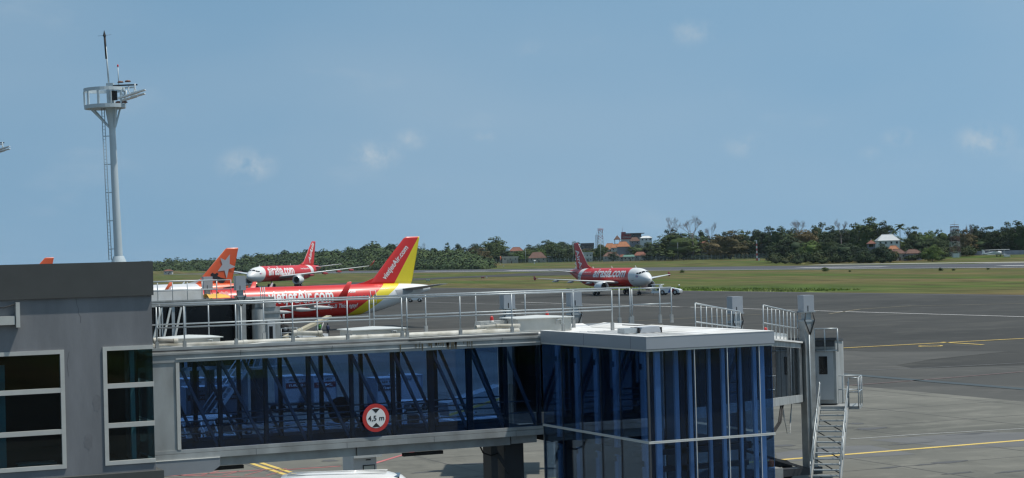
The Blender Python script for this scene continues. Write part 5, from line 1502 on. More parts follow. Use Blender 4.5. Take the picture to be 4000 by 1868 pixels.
t = thing('baggage_cart', (p2.x, p2.y, 0), R(-30), 'low flat baggage cart hitched behind the small white tug', 'cart')
MB().box(-1.4, 1.4, -.8, .8, .45, .55).build('deck', DSTEEL, t)
MB().tube([(1.4, 0, .5), (2.3, 0, .45)], .04, 6).build('drawbar', DSTEEL, t)
for x in (-1.0, 1.0):
    for y in (-.7, .7): wheel(t, x, y, .25, .1)

# belt loader and equipment under the red jet
p = ground_at(1185, 205)
t = thing('belt_loader', (p.x, p.y, 0), R(20), 'pale belt loader raised below the red jet fuselage', 'loader')
MB().box(-2.5, 2.6, -.8, .8, .45, .95).build('chassis', TW, t)
MB().obox(Vector((.2, 0, 1.75)), Vector((math.cos(.32), 0, math.sin(.32))), Vector((0, 1, 0)), Vector((-math.sin(.32), 0, math.cos(.32))), 3.4, .45, .14).build('belt', mk('loader_belt', (.45, .40, .28), .6, var=.2), t)
MB().tube([(1.6, -.5, .9), (2.2, -.5, 2.2)], .07, 6).tube([(1.6, .5, .9), (2.2, .5, 2.2)], .07, 6).build('lift_ram', GEARM, t)
MB().box(-2.4, -1.6, -.75, -.1, .95, 1.5).build('seat', BLK, t)
for x in (-1.7, 1.7):
    for y in (-.75, .75): wheel(t, x, y, .42, .15)
p = ground_at(1122, 200)
t = thing('equipment_cage', (p.x, p.y, 0), R(5), 'wire equipment cage with a blue tub near the belt loader', 'cage')
f_ = MB()
for x in (-1.2, 1.2):
    for y in (-.7, .7): f_.tube([(x, y, 0.2), (x, y, 1.9)], .04, 6)
for z in (.6, 1.0, 1.4, 1.9):
    f_.tube([(-1.2, -.7, z), (1.2, -.7, z)], .025, 5); f_.tube([(-1.2, .7, z), (1.2, .7, z)], .025, 5)
f_.build('frame', GALV, t)
MB().box(-1.25, 1.25, -.75, .75, .18, .28).build('base', DSTEEL, t)
MB().box(.2, 1.0, -1.4, -.75, .1, .75).build('blue_tub', mk('tub_blue', (.10, .38, .48), .5), t)

# cargo containers on dollies seen through the walkway glass
def container(p, rz, label, txt, band, band_txt):
    q = thing('cargo_container', (p.x, p.y, 0), rz, label, 'container', 'cargo containers behind the walkway')
    dl = MB().box(-1.25, 1.25, -.85, .85, .38, .50).build('dolly', DSTEEL, q)
    for x in (-.9, .9):
        for y in (-.75, .75): wheel(q, x, y, .19, .07)
    MB().prism([(-.78, -.76, .52), (.78, -.76, .52), (.78, -.76, 2.12), (-.78, -.76, 2.12)], (0, 1.5, 0)).build('shell', CAR, q, fix=True)
    MB().box(-.81, .81, -.79, .77, 2.12, 2.16).build('lid', TW, q)
    MB().box(-.80, -.74, -.785, -.755, .52, 2.12).box(.74, .80, -.785, -.755, .52, 2.12).box(-.74, .74, -.785, -.755, .52, .60).build('edge_rail', GALV, q)
    if band:
        MB().box(-.72, .72, -.775, -.765, 1.42, 1.74).build('band', mk('container_' + band[0], band[1], .5), q)
        text_to(band_txt, 'band_lettering', SGWHT, q, lambda u_, v_: Vector((u_, -.78, v_ + 1.51)), .2, bold=.02, width=1.1, anchor='c')
    text_to(txt, 'code', SGBLK, q, lambda u_, v_: Vector((u_, -.778, v_ + 1.86)), .16, bold=.02, width=1.0, anchor='c')
    return q
RB = ('red_band', (.16, .03, .04)); DB = ('dark_band', (.05, .05, .07))
def gpos(px, D): return ground_at(px, D)
container(gpos(758, 104), R(-3), 'cargo container with red band nearest the terminal, left of a pair', 'AKE 61 TK', RB, 'TURKISH')
container(gpos(866, 104), R(-3), 'cargo container with red band, right of the pair nearest the terminal', 'AKE 12 TK', RB, 'AIRLINES')
container(gpos(735, 112), R(-3), 'cargo container peeping over the pair, left one behind', 'AKE 30 TK', None, '')
container(gpos(850, 112), R(-3), 'cargo container peeping over the pair, right one behind', 'AKE 45 TK', None, '')
container(gpos(1125, 112), R(8), 'wide red banded container in the middle behind the blue glass', 'AKE 27 TK', RB, 'TURKISH')
container(gpos(1235, 112), R(8), 'container with red patch right of the middle one', 'AKE 1627', RB, 'TK')
container(gpos(1487, 108), R(4), 'container with dark markings behind the round sign', 'AKE 43468', DB, 'Vietjet')
container(gpos(1570, 110), R(4), 'tall container right of the one behind the round sign', 'AKE 77', None, '')
def tug(p, rz, label, mat):
    q = thing('baggage_tug', (p.x, p.y, 0), rz, label, 'tug', 'baggage tugs behind the walkway')
    MB().prism([(-1.5, -.75, .35), (1.5, -.75, .35), (1.55, -.75, .9), (.5, -.75, 1.1), (.3, -.75, .75), (-1.5, -.75, .85)], (0, 1.5, 0)).build('body', mat, q, fix=True)
    MB().box(-1.2, .55, -.75, .75, 1.9, 1.98).build('canopy', mat, q)
    MB().tube([(-1.1, -.68, .85), (-1.1, -.68, 1.9)], .04, 6).tube([(.75, -.68, 1.05), (.4, -.68, 1.9)], .045, 6).tube([(.75, .68, 1.05), (.4, .68, 1.9)], .045, 6).tube([(-1.1, .68, .85), (-1.1, .68, 1.9)], .04, 6).build('canopy_frame', mat, q)
    MB().box(-.8, -.3, -.55, .55, .75, 1.25).build('seat', BLK, q)
    MB().lathe([(1.552, .01), (1.552, .12), (1.57, .12), (1.57, .01)], (0, -.4, .65), 'x', 12).build('headlight', BLK, q)
    for x in (-.95, 1.0):
        for y in (-.7, .7): wheel(q, x, y, .34, .13)
    return q
tug(gpos(815, 86), R(20), 'white canopied tug in front of the paired containers', TW)
tug(gpos(700, 84), R(25), 'white tug half hidden at the left end of the glass', TW)
tug(gpos(1640, 92), R(-15), 'low white tug right of the round sign behind the glass', TW)
for i, (px_, D) in enumerate(((1010, 98), (1150, 95), (1290, 97), (1420, 92), (1560, 97), (1720, 101))):
    p = gpos(px_, D)
    q = thing('container_dolly', (p.x, p.y, 0), R(5 + 3 * i), ['empty dolly left of the middle containers', 'empty dolly below the middle containers', 'empty dolly below the dark round sign back', 'empty dolly just left of the round sign', 'empty dolly just right of the round sign', 'empty dolly nearest the glass tower'][i] + ' behind the glass', 'dolly', 'empty dollies behind the walkway')
    MB().box(-1.5, 1.5, -.85, -.78, .40, .52).box(-1.5, 1.5, .78, .85, .40, .52).box(-1.5, -1.42, -.78, .78, .40, .52).box(1.42, 1.5, -.78, .78, .40, .52).build('frame', GALV, q)
    for k in range(5):
        MB().tube([(-1.2 + .6 * k, -.78, .47), (-1.2 + .6 * k, .78, .47)], .05, 6).build('roller', GALV, q)
    MB().tube([(1.5, 0, .46), (2.4, 0, .40)], .04, 6).build('drawbar', DSTEEL, q)
    for x in (-1.1, 1.1):
        for y in (-.75, .75): wheel(q, x, y, .2, .08)
p = gpos(1830, 96)
t = thing('conveyor_ramp', (p.x, p.y, 0), R(10), 'tilted yellow edged conveyor ramp behind the glass near the tower', 'conveyor')
MB().obox(Vector((0, 0, 1.6)), Vector((math.cos(.2), 0, math.sin(.2))), Vector((0, 1, 0)), Vector((-math.sin(.2), 0, math.cos(.2))), 1.8, .5, .35).build('side', mk('ramp_grey', (.35, .37, .36), .5), t)
MB().obox(Vector((0, -.52, 1.32)), Vector((math.cos(.2), 0, math.sin(.2))), Vector((0, 1, 0)), Vector((-math.sin(.2), 0, math.cos(.2))), 1.8, .015, .06).build('edge', YEL, t)
MB().box(-1.4, 1.4, -.6, .6, .4, .7).build('chassis', TW, t)
for x in (-1.0, 1.0):
    for y in (-.6, .6): wheel(t, x, y, .3, .1)

# white cabinet and van at the foot of the picture
p = onz(1390, 1868, 0); D_ = 73.0
c0 = at(1390, 1800, 62)
t = thing('utility_cabinet', (c0.x, c0.y, 0), 0, 'white utility cabinet with a black edged panel under the walkway', 'cabinet')
zt = at(1390, 1768, 62).z; w = 1.36 / 2
xl, xr = at(1372, 1800, 62).x - c0.x, at(1466, 1800, 62).x - c0.x
MB().box(-.16, .66, -.2, .9, 0, zt - .16).build('case', mk('cabinet_white', (.50, .50, .49), .6, var=.06), t)
MB().box(-.18, .82, -.34, .95, zt - .16, zt).build('cap', mk('cabinet_cap', (.48, .50, .49), .6, var=.06), t)
MB().box(.17, .60, -.222, -.203, zt - 1.6, zt - .42).build('panel_rim', BLK, t)
pn = MB().box(.20, .57, -.232, -.223, zt - 1.57, zt - .45).build('panel', mk('panel_cream', (.46, .46, .40), .5), t)
MB().box(.32, .41, -.240, -.233, zt - .78, zt - .66).build('placard', SGRED, pn)
MB().box(.32, .35, -.240, -.233, zt - .93, zt - .86).box(.38, .41, -.240, -.233, zt - .93, zt - .86).build('socket', BLK, pn)
for k in range(6):
    MB().box(.215 + k * .06, .245 + k * .06, -.240, -.233, zt - 1.15, zt - 1.0).build('breaker', SGBLK, pn)
MB().box(.28, .46, -.21, -.203, zt - .27, zt - .23).build('vent', BLK, t)
v0 = at(1400, 1846, 58); vz = v0.z
t = thing('parked_van', (v0.x, v0.y, 0), R(-22), 'white van roof at the bottom edge below the utility cabinet', 'van')
xs_ = [(-2.45, .55, .80), (-2.4, .98, .93), (-1.6, 1.0, .95), (0, 1.0, .95), (.9, .985, .95), (1.35, .93, .92), (1.9, .72, .86), (2.35, .55, .84)]
rings = []
for x, hz, wv in xs_:
    zt_ = vz * hz; wy = .88 * wv
    rings.append([(x, -wy, .35), (x, -wy * 1.02, vz * .5 if zt_ > vz * .6 else zt_ * .8), (x, -wy * .9, zt_ - .12), (x, -wy * .7, zt_ - .01), (x, 0, zt_ + .02), (x, wy * .7, zt_ - .01), (x, wy * .9, zt_ - .12), (x, wy * 1.02, vz * .5 if zt_ > vz * .6 else zt_ * .8), (x, wy, .35)])
MB().loft(rings, cap0=True, cap1=True).build('body', TW, t, fix=True)
for k in range(3):
    MB().tube([(-2.2, -.4 + .4 * k, vz + .012), (.9, -.4 + .4 * k, vz + .012)], .02, 5).build('roof_rib', TW, t)
MB().box(1.0, 1.3, -.55, .55, vz * .90, vz * .955).build('windscreen', DARKGL, t)
for x in (-1.6, 1.6):
    for y in (-.85, .85): wheel(t, x, y, .33, .12)
# ------------------------------------------------------------------ trees
def interp(T, x):
    for (a, ya), (b_, yb) in zip(T, T[1:]):
        if a <= x <= b_: return ya + (yb - ya) * (x - a) / (b_ - a)
    return T[-1][1]
def leafmat(name, col, col2):
    mt = bpy.data.materials.new(name); N, L = nodes_of(mt)
    b = N['Principled BSDF']; b.inputs['Roughness'].default_value = .75; b.inputs['Specular IOR Level'].default_value = .15
    oi = N.new('ShaderNodeObjectInfo'); t_ = N.new('ShaderNodeTexCoord')
    nz = N.new('ShaderNodeTexNoise'); nz.inputs['Scale'].default_value = 2.2; nz.inputs['Detail'].default_value = 3
    L.new(t_.outputs['Object'], nz.inputs['Vector'])
    ad = N.new('ShaderNodeMath'); ad.operation = 'ADD'
    L.new(nz.outputs['Fac'], ad.inputs[0]); L.new(oi.outputs['Random'], ad.inputs[1])
    mr = N.new('ShaderNodeMapRange'); mr.inputs['From Min'].default_value = .45; mr.inputs['From Max'].default_value = 1.5
    L.new(ad.outputs[0], mr.inputs['Value'])
    mx_ = N.new('ShaderNodeMix'); mx_.data_type = 'RGBA'
    mx_.inputs['A'].default_value = (*col, 1); mx_.inputs['B'].default_value = (*col2, 1)
    L.new(mr.outputs['Result'], mx_.inputs['Factor'])
    L.new(mx_.outputs['Result'], b.inputs['Base Color'])
    return mt
LEAF = [leafmat('leaf_dark', (.020, .038, .019), (.046, .068, .026)), leafmat('leaf_mid', (.028, .052, .017), (.066, .092, .026)), leafmat('leaf_olive', (.062, .060, .024), (.125, .098, .045)), leafmat('leaf_bright', (.055, .095, .022), (.10, .145, .04))]
def massmat(name, c0, c1, c2):
    mt = bpy.data.materials.new(name); N, L = nodes_of(mt); b = N['Principled BSDF']; b.inputs['Roughness'].default_value = .8; b.inputs['Specular IOR Level'].default_value = .1
    t_ = N.new('ShaderNodeTexCoord'); prev = None
    for sc, A, Bc, lo, hi in ((.022, c0, c1, .38, .62), (.075, None, c2, .52, .70)):
        nz = N.new('ShaderNodeTexNoise'); nz.inputs['Scale'].default_value = sc; nz.inputs['Detail'].default_value = 2; L.new(t_.outputs['Object'], nz.inputs['Vector'])
        mr = N.new('ShaderNodeMapRange'); mr.inputs['From Min'].default_value = lo; mr.inputs['From Max'].default_value = hi; L.new(nz.outputs['Fac'], mr.inputs['Value'])
        mx_ = N.new('ShaderNodeMix'); mx_.data_type = 'RGBA'; mx_.inputs['B'].default_value = (*Bc, 1); L.new(mr.outputs['Result'], mx_.inputs['Factor'])
        if prev is None: mx_.inputs['A'].default_value = (*A, 1)
        else: L.new(prev, mx_.inputs['A'])
        prev = mx_.outputs['Result']
    L.new(prev, b.inputs['Base Color']); return mt
FAR = massmat('leaf_far_wood', (.030, .052, .026), (.058, .088, .036), (.095, .125, .050))
UNDER = massmat('leaf_undergrowth', (.020, .036, .018), (.040, .058, .024), (.075, .078, .032))
BARK = mk('bark', (.14, .12, .10), .9, var=.2)
BARKG = mk('bare_bark', (.17, .15, .145), .9, var=.15)
def crown_mesh(seed, nclump, nleaf, leaf, flat=1.0, name='crown', lop=0.0):
    """unit crown (radius 1, z from 0 to 1): leaf-sized faces in clumps through the volume"""
    g = random.Random(seed); b = MB()
    for c in range(nclump):
        while True:
            x, y, z = g.uniform(-1, 1), g.uniform(-1, 1), g.uniform(0, 1)
            rr = math.hypot(x, y); lim = math.sqrt(max(0, 1 - ((z - .38) / .62) ** 2)) if z > .38 else .72 + .28 * z / .38
            if rr < lim * .86 and (rr > lim * .35 or z > .55): break
        x += lop * (z - .4); cr = g.uniform(.17, .34); fz = g.uniform(.28, .42) * flat
        for k in range(nleaf):
            a, u_ = g.uniform(0, 6.283), g.uniform(-.55, 1); s_ = math.sqrt(max(0, 1 - u_ * u_))
            q = g.uniform(.75, 1.05)
            p = Vector((x + cr * s_ * math.cos(a) * q, y + cr * s_ * math.sin(a) * q, max(.0, z + cr * fz * 2 * u_ * q * .6)))
            nrm_ = Vector((s_ * math.cos(a) + g.uniform(-.5, .5), s_ * math.sin(a) + g.uniform(-.5, .5), u_ + .35 + g.uniform(-.5, .5))).normalized()
            e1 = nrm_.orthogonal().normalized(); e2 = nrm_.cross(e1)
            th = g.uniform(0, 3.14); e1, e2 = e1 * math.cos(th) + e2 * math.sin(th), e2 * math.cos(th) - e1 * math.sin(th)
            h1, h2 = leaf * g.uniform(.6, 1.25), leaf * g.uniform(.4, .9)
            sq = Vector((1, 1, .5)); b.add([p - e1 * h1 * sq, p + e2 * h2 * sq, p + e1 * h1 * sq, p - e2 * h2 * sq], [(0, 1, 2, 3)])
        # dark heart of the clump so the sky does not show through everywhere
    g2 = random.Random(seed + 99)
    for zc_, rr_ in ((.3, .62), (.55, .55)):
        rings = []
        for i in range(5):
            ph = math.pi * i / 4
            rings.append([(rr_ * math.sin(ph) * math.cos(a) * g2.uniform(.7, 1.1) + .001, rr_ * math.sin(ph) * math.sin(a) * g2.uniform(.7, 1.1), zc_ + .24 * math.cos(ph)) for a in [2 * math.pi * j / 8 for j in range(8)]])
        b.loft(rings)
    return b.mesh(name)
CROWN = {'round': [crown_mesh(10 + i, 46, 62, .056) for i in range(4)], 'wide': [crown_mesh(30 + i, 36, 60, .056, .7) for i in range(3)], 'airy': [crown_mesh(50 + i, 22, 60, .055, .6) for i in range(3)]}
def trunk_mesh(seed, h=1.0):
    g = random.Random(seed); b = MB()
    b.tube([(0, 0, 0), (.02, .01, .3), (.0, .03, .62)], [.055, .042, .03], 7)
    for k in range(4):
        a = g.uniform(0, 6.28); r_ = g.uniform(.25, .5)
        b.tube([(.01, .02, g.uniform(.3, .5)), (r_ * .5 * math.cos(a), r_ * .5 * math.sin(a), .62), (r_ * math.cos(a), r_ * math.sin(a), g.uniform(.7, .85))], [.028, .018, .008], 5)
    return b.mesh('trunk')
TRUNKS = [trunk_mesh(i) for i in range(4)]
tcount = [0]
def tree(px, ytop, wpx, X, kind='round', leaf=1, label=None, group='trees beyond the perimeter fence', crown_frac=.92, cat='tree'):
    p = onX(px, ytop, X); D = (p - C0).dot(c_f)
    zb = ground_z(p.x, p.y) - .1; h = p.z - zb; w = wpx * D / FPX / 2 * 1.25
    i = tcount[0]; tcount[0] += 1
    q = thing('tree', (p.x, p.y, zb), rnd.uniform(0, 6.28), label, cat, group)
    tr = link('trunk', TRUNKS[i % 4], BARK, q); tr.scale = (h * .6, h * .6, h)
    ms = CROWN[kind]; base_me = ms[i % len(ms)]
    if not base_me.materials: base_me.materials.append(LEAF[0])
    cr = link('crown', base_me, None, q)
    cr.material_slots[0].link = 'OBJECT'; cr.material_slots[0].material = LEAF[leaf]
    cr.location = (0, 0, h * (1 - crown_frac)); cr.scale = (w, w * 1.05, h * crown_frac)
    return q
def bare_tree(px, ytop, wpx, X, label, seed, spread=.5, ybase=None):
    p = onX(px, ytop, X); D = (p - C0).dot(c_f); zb = ground_z(p.x, p.y) - .1; h = p.z - zb; w = wpx * D / FPX / 2
    q = thing('bare_tree', (p.x, p.y, zb), 0, label, 'tree')
    g = random.Random(seed); tk = MB(); tw = MB()
    tk.tube([(0, 0, 0), (.1, 0, h * .35), (0, .1, h * .58)], [h * .022, h * .017, h * .012], 7)
    def grow(a, d_, ln, r_, lev):
        e = a + d_ * ln
        (tk if lev < 2 else tw).tube([a, (a + e) / 2 + Vector((g.uniform(-.05, .05), g.uniform(-.05, .05), .02)) * ln, e], [max(r_, .05), max(.045, r_ * .8), max(.04, r_ * .55)], 5 if lev < 2 else 3, caps=False)
        if lev < 5:
            for k in range(3 if lev < 3 else 2):
                nd = (d_ + Vector((g.uniform(-1, 1), g.uniform(-1, 1), g.uniform(-.15, .55))) * (spread + .12 * lev)).normalized()
                nd = Vector((nd.x, nd.y, nd.z * .8 + .08)).normalized()
                grow(e, nd, ln * g.uniform(.62, .85), r_ * .55, lev + 1)
    for k in range(4):
        a = 2 * math.pi * k / 4 + g.uniform(-.4, .4)
        grow(Vector((0, .05, h * g.uniform(.45, .58))), Vector((math.cos(a) * .75, math.sin(a) * .75, .8)).normalized(), h * .155, h * .010, 0)
    for m_ in (tk, tw):      # fit into the outline of the photographed crown
        mxr = max(max(abs(v[0]), abs(v[1])) for v in m_.v if v[2] > h * .4) or 1
    mxr = max(math.hypot(v[0], v[1]) for v in tk.v + tw.v); mz = max(v[2] for v in tk.v + tw.v)
    for m_ in (tk, tw):
        m_.v = [(v[0] * (w / mxr if v[2] > h * .4 else 1), v[1] * (w / mxr if v[2] > h * .4 else 1), v[2] * h / mz) for v in m_.v]
    tk.build('trunk', BARKG, q); tw.build('crown', BARKG, q)
    return q
def palm(px, ytop, wpx, X, label, group=None, leaf=0):
    p = onX(px, ytop, X); D = (p - C0).dot(c_f); zb = ground_z(p.x, p.y) - .1; h = p.z - zb; w = wpx * D / FPX / 2
    q = thing('palm_tree', (p.x, p.y, zb), rnd.uniform(0, 6), label, 'palm tree', group)
    hz = h * .86
    MB().tube([(0, 0, 0), (.2, .1, hz * .5), (.05, .0, hz)], [.3, .22, .18], 7).build('trunk', BARK, q)
    f = MB()
    for k in range(18):
        a = 2 * math.pi * k / 18 + rnd.uniform(-.15, .15); up = rnd.uniform(-.35, .95); L_ = w * rnd.uniform(.8, 1.1)
        d_ = Vector((math.cos(a), math.sin(a), 0)); sd = Vector((-math.sin(a), math.cos(a), 0)); pts = []
        for i in range(6):
            t_ = i / 5; z = hz + (h - hz) * up * math.sin(min(1, t_ * 1.3) * 1.5) - .75 * L_ * .5 * t_ * t_ * (1 - .4 * up)
            pts.append(d_ * (L_ * t_) + Vector((0, 0, z)))
        for i in range(5):
            ww = .75 * math.sin(.5 + 2.4 * i / 5)
            f.add([pts[i] - sd * ww + Vector((0, 0, -.3)), pts[i], pts[i + 1], pts[i + 1] - sd * ww + Vector((0, 0, -.3))], [(0, 1, 2, 3)])
            f.add([pts[i], pts[i] + sd * ww + Vector((0, 0, -.3)), pts[i + 1] + sd * ww + Vector((0, 0, -.3)), pts[i + 1]], [(0, 1, 2, 3)])
    f.build('crown', LEAF[leaf], q)
    return q

# the tree line on the right
G1 = 'trees of the dense stand right of the towed jet'
for px, yt, w, X, kd, lf, lab in (
    (2668, 906, 210, 690, 'round', 1, 'broad dark green tree below the two tall bare trees'),
    (2620, 885, 70, 720, 'wide', 0, 'dark tree rising left of the bare trees'),
    (2595, 930, 80, 700, 'round', 0, 'rounded tree beside the white curved building'),
    (2748, 898, 60, 730, 'round', 0, 'dark tree right of the bare trees'),
    (2810, 897, 80, 730, 'airy', 0, 'flat layered tree between the bare trees and the striped pole'),
    (2850, 905, 140, 690, 'round', 2, 'large olive brown tree left of the striped pole'),
    (2790, 935, 90, 700, 'round', 2, 'olive tree with a red roof at its left'),
    (2905, 893, 80, 720, 'wide', 1, 'green topped tree behind the olive tree'),
    (2950, 892, 90, 725, 'round', 0, 'dark tree behind the striped pole'),
    (2995, 889, 80, 720, 'round', 0, 'tall dark tree right of the striped pole'),
    (3035, 880, 90, 700, 'wide', 1, 'bright topped tree left of the spreading bare tree'),
    (3085, 888, 80, 705, 'round', 0, 'dark tree below the spreading bare tree'),
    (3130, 892, 110, 690, 'round', 2, 'brownish tree under the spreading bare tree'),
    (3188, 857, 75, 705, 'airy', 0, 'tall open crowned tree in the middle of the stand'),
    (3240, 882, 100, 690, 'round', 0, 'dark round tree left of the tiered bare tree'),
    (3300, 893, 90, 700, 'round', 0, 'dark tree under the tiered bare tree'),
    (3335, 864, 60, 700, 'airy', 0, 'slim open tree right of the tiered bare tree'),
    (3395, 855, 130, 690, 'round', 1, 'tallest broad tree left of the white villa'),
    (3448, 862, 80, 695, 'round', 0, 'dark tree above the white villa roof'),
    (3170, 938, 90, 610, 'round', 3, 'light green tree standing forward in the dark stand'),
    (3100, 925, 110, 620, 'round', 0, 'dark foreground tree left of the light green one'),
    (3240, 935, 100, 615, 'round', 0, 'dark foreground tree right of the light green one'),
    (3035, 950, 90, 612, 'round', 0, 'dark foreground tree at the left end of the stand'),
    (3300, 948, 110, 600, 'round', 0, 'dark foreground tree left of the red pavilion'),
    (3370, 965, 90, 590, 'round', 0, 'low dark tree below the red pavilion'),
    (3440, 955, 80, 585, 'round', 0, 'dark tree in front of the white villa'),
    (3565, 884, 70, 680, 'wide', 0, 'dark tree right of the tall palm'),
    (3620, 899, 70, 680, 'round', 3, 'yellow green tree right of the villa'),
    (3590, 930, 90, 650, 'round', 0, 'dark tree behind the brown roofs'),
    (3680, 886, 70, 680, 'airy', 1, 'tufted tree left of the lattice pylon'),
    (3655, 920, 100, 650, 'round', 0, 'dark tree left of the pylon'),
    (3640, 955, 70, 590, 'round', 3, 'bright green young tree near the pylon foot'),
    (3735, 890, 80, 680, 'round', 0, 'dark tree behind the lattice pylon'),
    (3775, 900, 80, 680, 'round', 2, 'brownish tree right of the pylon'),
    (3812, 876, 80, 700, 'round', 0, 'dark tree above the left end of the lilac wall'),
    (3858, 885, 90, 700, 'wide', 0, 'dark wide tree above the biplane'),
    (3905, 893, 90, 695, 'round', 0, 'dark tree right above the biplane wing'),
    (3940, 871, 80, 695, 'round', 0, 'tall dark tree near the right edge'),
    (3985, 860, 90, 690, 'round', 1, 'tall tree cut by the right edge'),
    (3720, 950, 70, 665, 'round', 0, 'low tree at the pylon base'),
    (3830, 930, 110, 690, 'round', 1, 'leafy tree behind the lilac wall'),
    (3950, 930, 120, 690, 'round', 0, 'dark leafy mass behind the right end of the lilac wall')):
    tree(px, yt, w, X, kd, lf, lab, G1)
palm(3515, 870, 50, 670, 'shaggy tall palm right of the white villa')
palm(3490, 888, 44, 690, 'smaller palm behind the white villa')
palm(3080, 905, 60, 640, 'feathery palm inside the dark stand')
bare_tree(2623, 845, 75, 700, 'bare grey tree, left of the two tall ones above the broad green tree', 3)
bare_tree(2703, 840, 115, 690, 'bare grey tree with the widest crown above the broad green tree', 5)
bare_tree(2776, 866, 55, 710, 'small thin bare tree right of the tall pair', 8, .35)
bare_tree(3115, 854, 85, 700, 'spreading bare tree above the dark stand', 11)
bare_tree(3283, 852, 60, 690, 'bare tree with tiered upswept branches', 14, .3)
bare_tree(3785, 872, 45, 690, 'thin bare tree right of the lattice pylon', 17, .4)
# trees between and behind the houses left of the towed jet
G2 = 'trees among the houses beyond the runway'
for px, yt, w, X, kd, lf, lab in (
    (1749, 946, 26, 780, 'airy', 1, 'slim tall tree among the roofs left of the big tree'),
    (1795, 951, 55, 770, 'round', 0, 'dark tree left of the big tree'),
    (1850, 948, 60, 770, 'round', 0, 'dark round tree touching the big tree'),
    (1848, 967, 50, 700, 'round', 2, 'olive brown bush tree in front of the big tree'),
    (1925, 924, 115, 760, 'round', 1, 'biggest tree between the two jets'),
    (1955, 965, 60, 720, 'round', 1, 'tree at the right foot of the biggest tree'),
    (1756, 982, 50, 700, 'round', 1, 'green tree in front of the red roofs'),
    (2065, 958, 60, 760, 'round', 0, 'dark tree right of the dark red roof'),
    (2130, 937, 90, 800, 'round', 0, 'dark tree on the rise behind the brown roof'),
    (2105, 970, 55, 720, 'round', 3, 'yellow green tree behind the brown hip roof'),
    (2190, 941, 90, 800, 'round', 0, 'dark tree left of the crimson tail'),
    (2180, 975, 60, 720, 'wide', 1, 'palm like tree left of the crimson tail'),
    (2255, 943, 70, 800, 'round', 0, 'dark tree behind the crimson tail tip'),
    (2295, 952, 60, 790, 'round', 0, 'dark tree behind the dark grey house'),
    (2342, 952, 62, 720, 'round', 1, 'green tree below the red and white lattice tower'),
    (2395, 985, 40, 690, 'round', 0, 'small dark tree between orange roofs'),
    (2492, 955, 80, 720, 'round', 1, 'green tree right of the grey walled house'),
    (2540, 945, 80, 730, 'round', 0, 'dark tree below the white curved building'),
    (2538, 985, 60, 690, 'round', 0, 'low tree beside the red brown roof'),
    (2030, 985, 50, 700, 'round', 3, 'light green tree by the cream building'),
    (1700, 985, 40, 760, 'round', 1, 'green tree behind the red roofs'),
    (1655, 975, 60, 800, 'round', 0, 'dark tree right of the yellow fin'),
    (2010, 966, 70, 830, 'round', 0, 'dark tree behind the dark red roof')):
    tree(px, yt, w, X, kd, lf, lab, G2)

# further trees of the same stands that nothing in the view tells apart
SKY_R = [(1640, 980), (1700, 985), (1800, 965), (1900, 955), (1990, 972), (2060, 968), (2130, 950), (2250, 955), (2330, 975), (2450, 985), (2560, 965), (2650, 935), (2780, 925), (2900, 915), (3000, 905), (3100, 905), (3200, 900), (3300, 900), (3400, 885), (3470, 905), (3560, 910), (3650, 920), (3750, 915), (3850, 900), (3950, 895), (4020, 880)]
for k in range(96):
    px = 1650 + k * 24.9 + rnd.uniform(-9, 9)
    if 2345 < px < 2480 and k % 2: continue
    far = rnd.random()
    kd, lf = rnd.choice(('round', 'round', 'wide')), rnd.choice((0, 0, 0, 1, 1, 2))
    spot = next(w_ for e_, w_ in ((1740, 'between the yellow fin and the slim tall tree'), (1890, 'left of the biggest tree between the jets'), (2000, 'around the windsock'), (2130, 'behind the brown hip roof'), (2270, 'behind the crimson tail'), (2420, 'below the lattice tower'), (2560, 'right of the grey walled house'), (2700, 'under the tall bare trees'), (2860, 'around the olive trees'), (3000, 'behind the striped pole'), (3130, 'under the spreading bare tree'), (3260, 'in the middle of the dark stand'), (3380, 'under the tiered bare tree'), (3500, 'around the white villa'), (3640, 'right of the tall palm'), (3780, 'around the lattice pylon'), (3900, 'behind the biplane'), (9999, 'at the right edge')) if px < e_)
    tree(px, interp(SKY_R, px) + rnd.uniform(-4, 26), rnd.uniform(60, 105), 715 + 60 * far if px < 3500 else 690 + 40 * far, kd, lf,
         ('dark', 'green', 'olive')[lf] + (' flat crowned' if kd == 'wide' else ' round crowned') + ' tree among others ' + spot, 'trees filling the tree line beyond the runway', .95)

# undergrowth at the foot of the stand and a far wood nobody could count
def foliage_mass(name, label, spots, leaf, mat, seed, nl=90, body=.62):
    g = random.Random(seed); b = MB()
    for (p, w, h) in spots:
        n = nl
        for k in range(n):
            a, u_ = g.uniform(0, 6.283), g.uniform(-.3, 1); s_ = math.sqrt(max(0, 1 - u_ * u_)); q = g.uniform(.8, 1.05)
            c = p + Vector((w * s_ * math.cos(a) * q, w * s_ * math.sin(a) * q, h * .5 + h * .5 * u_ * q))
            nr = Vector((s_ * math.cos(a) + g.uniform(-.5, .5), s_ * math.sin(a) + g.uniform(-.5, .5), u_ + .3 + g.uniform(-.5, .5))).normalized()
            e1 = nr.orthogonal().normalized(); e2 = nr.cross(e1); l_ = leaf * g.uniform(.6, 1.3)
            b.add([c - e1 * l_, c + e2 * l_ * .7, c + e1 * l_, c - e2 * l_ * .7], [(0, 1, 2, 3)])
        # inner body
        rings = []
        for i in range(4):
            ph = math.pi * (i + .2) / 3.4
            rings.append([(p.x + w * body * math.sin(ph) * math.cos(t_), p.y + w * body * math.sin(ph) * math.sin(t_), p.z + h * .45 + h * body * .5 * math.cos(ph)) for t_ in [2 * math.pi * j / 7 for j in range(7)]])
        b.loft(rings)
    return tag(b.build(name, mat), label, 'vegetation', kind='stuff')
spots = []
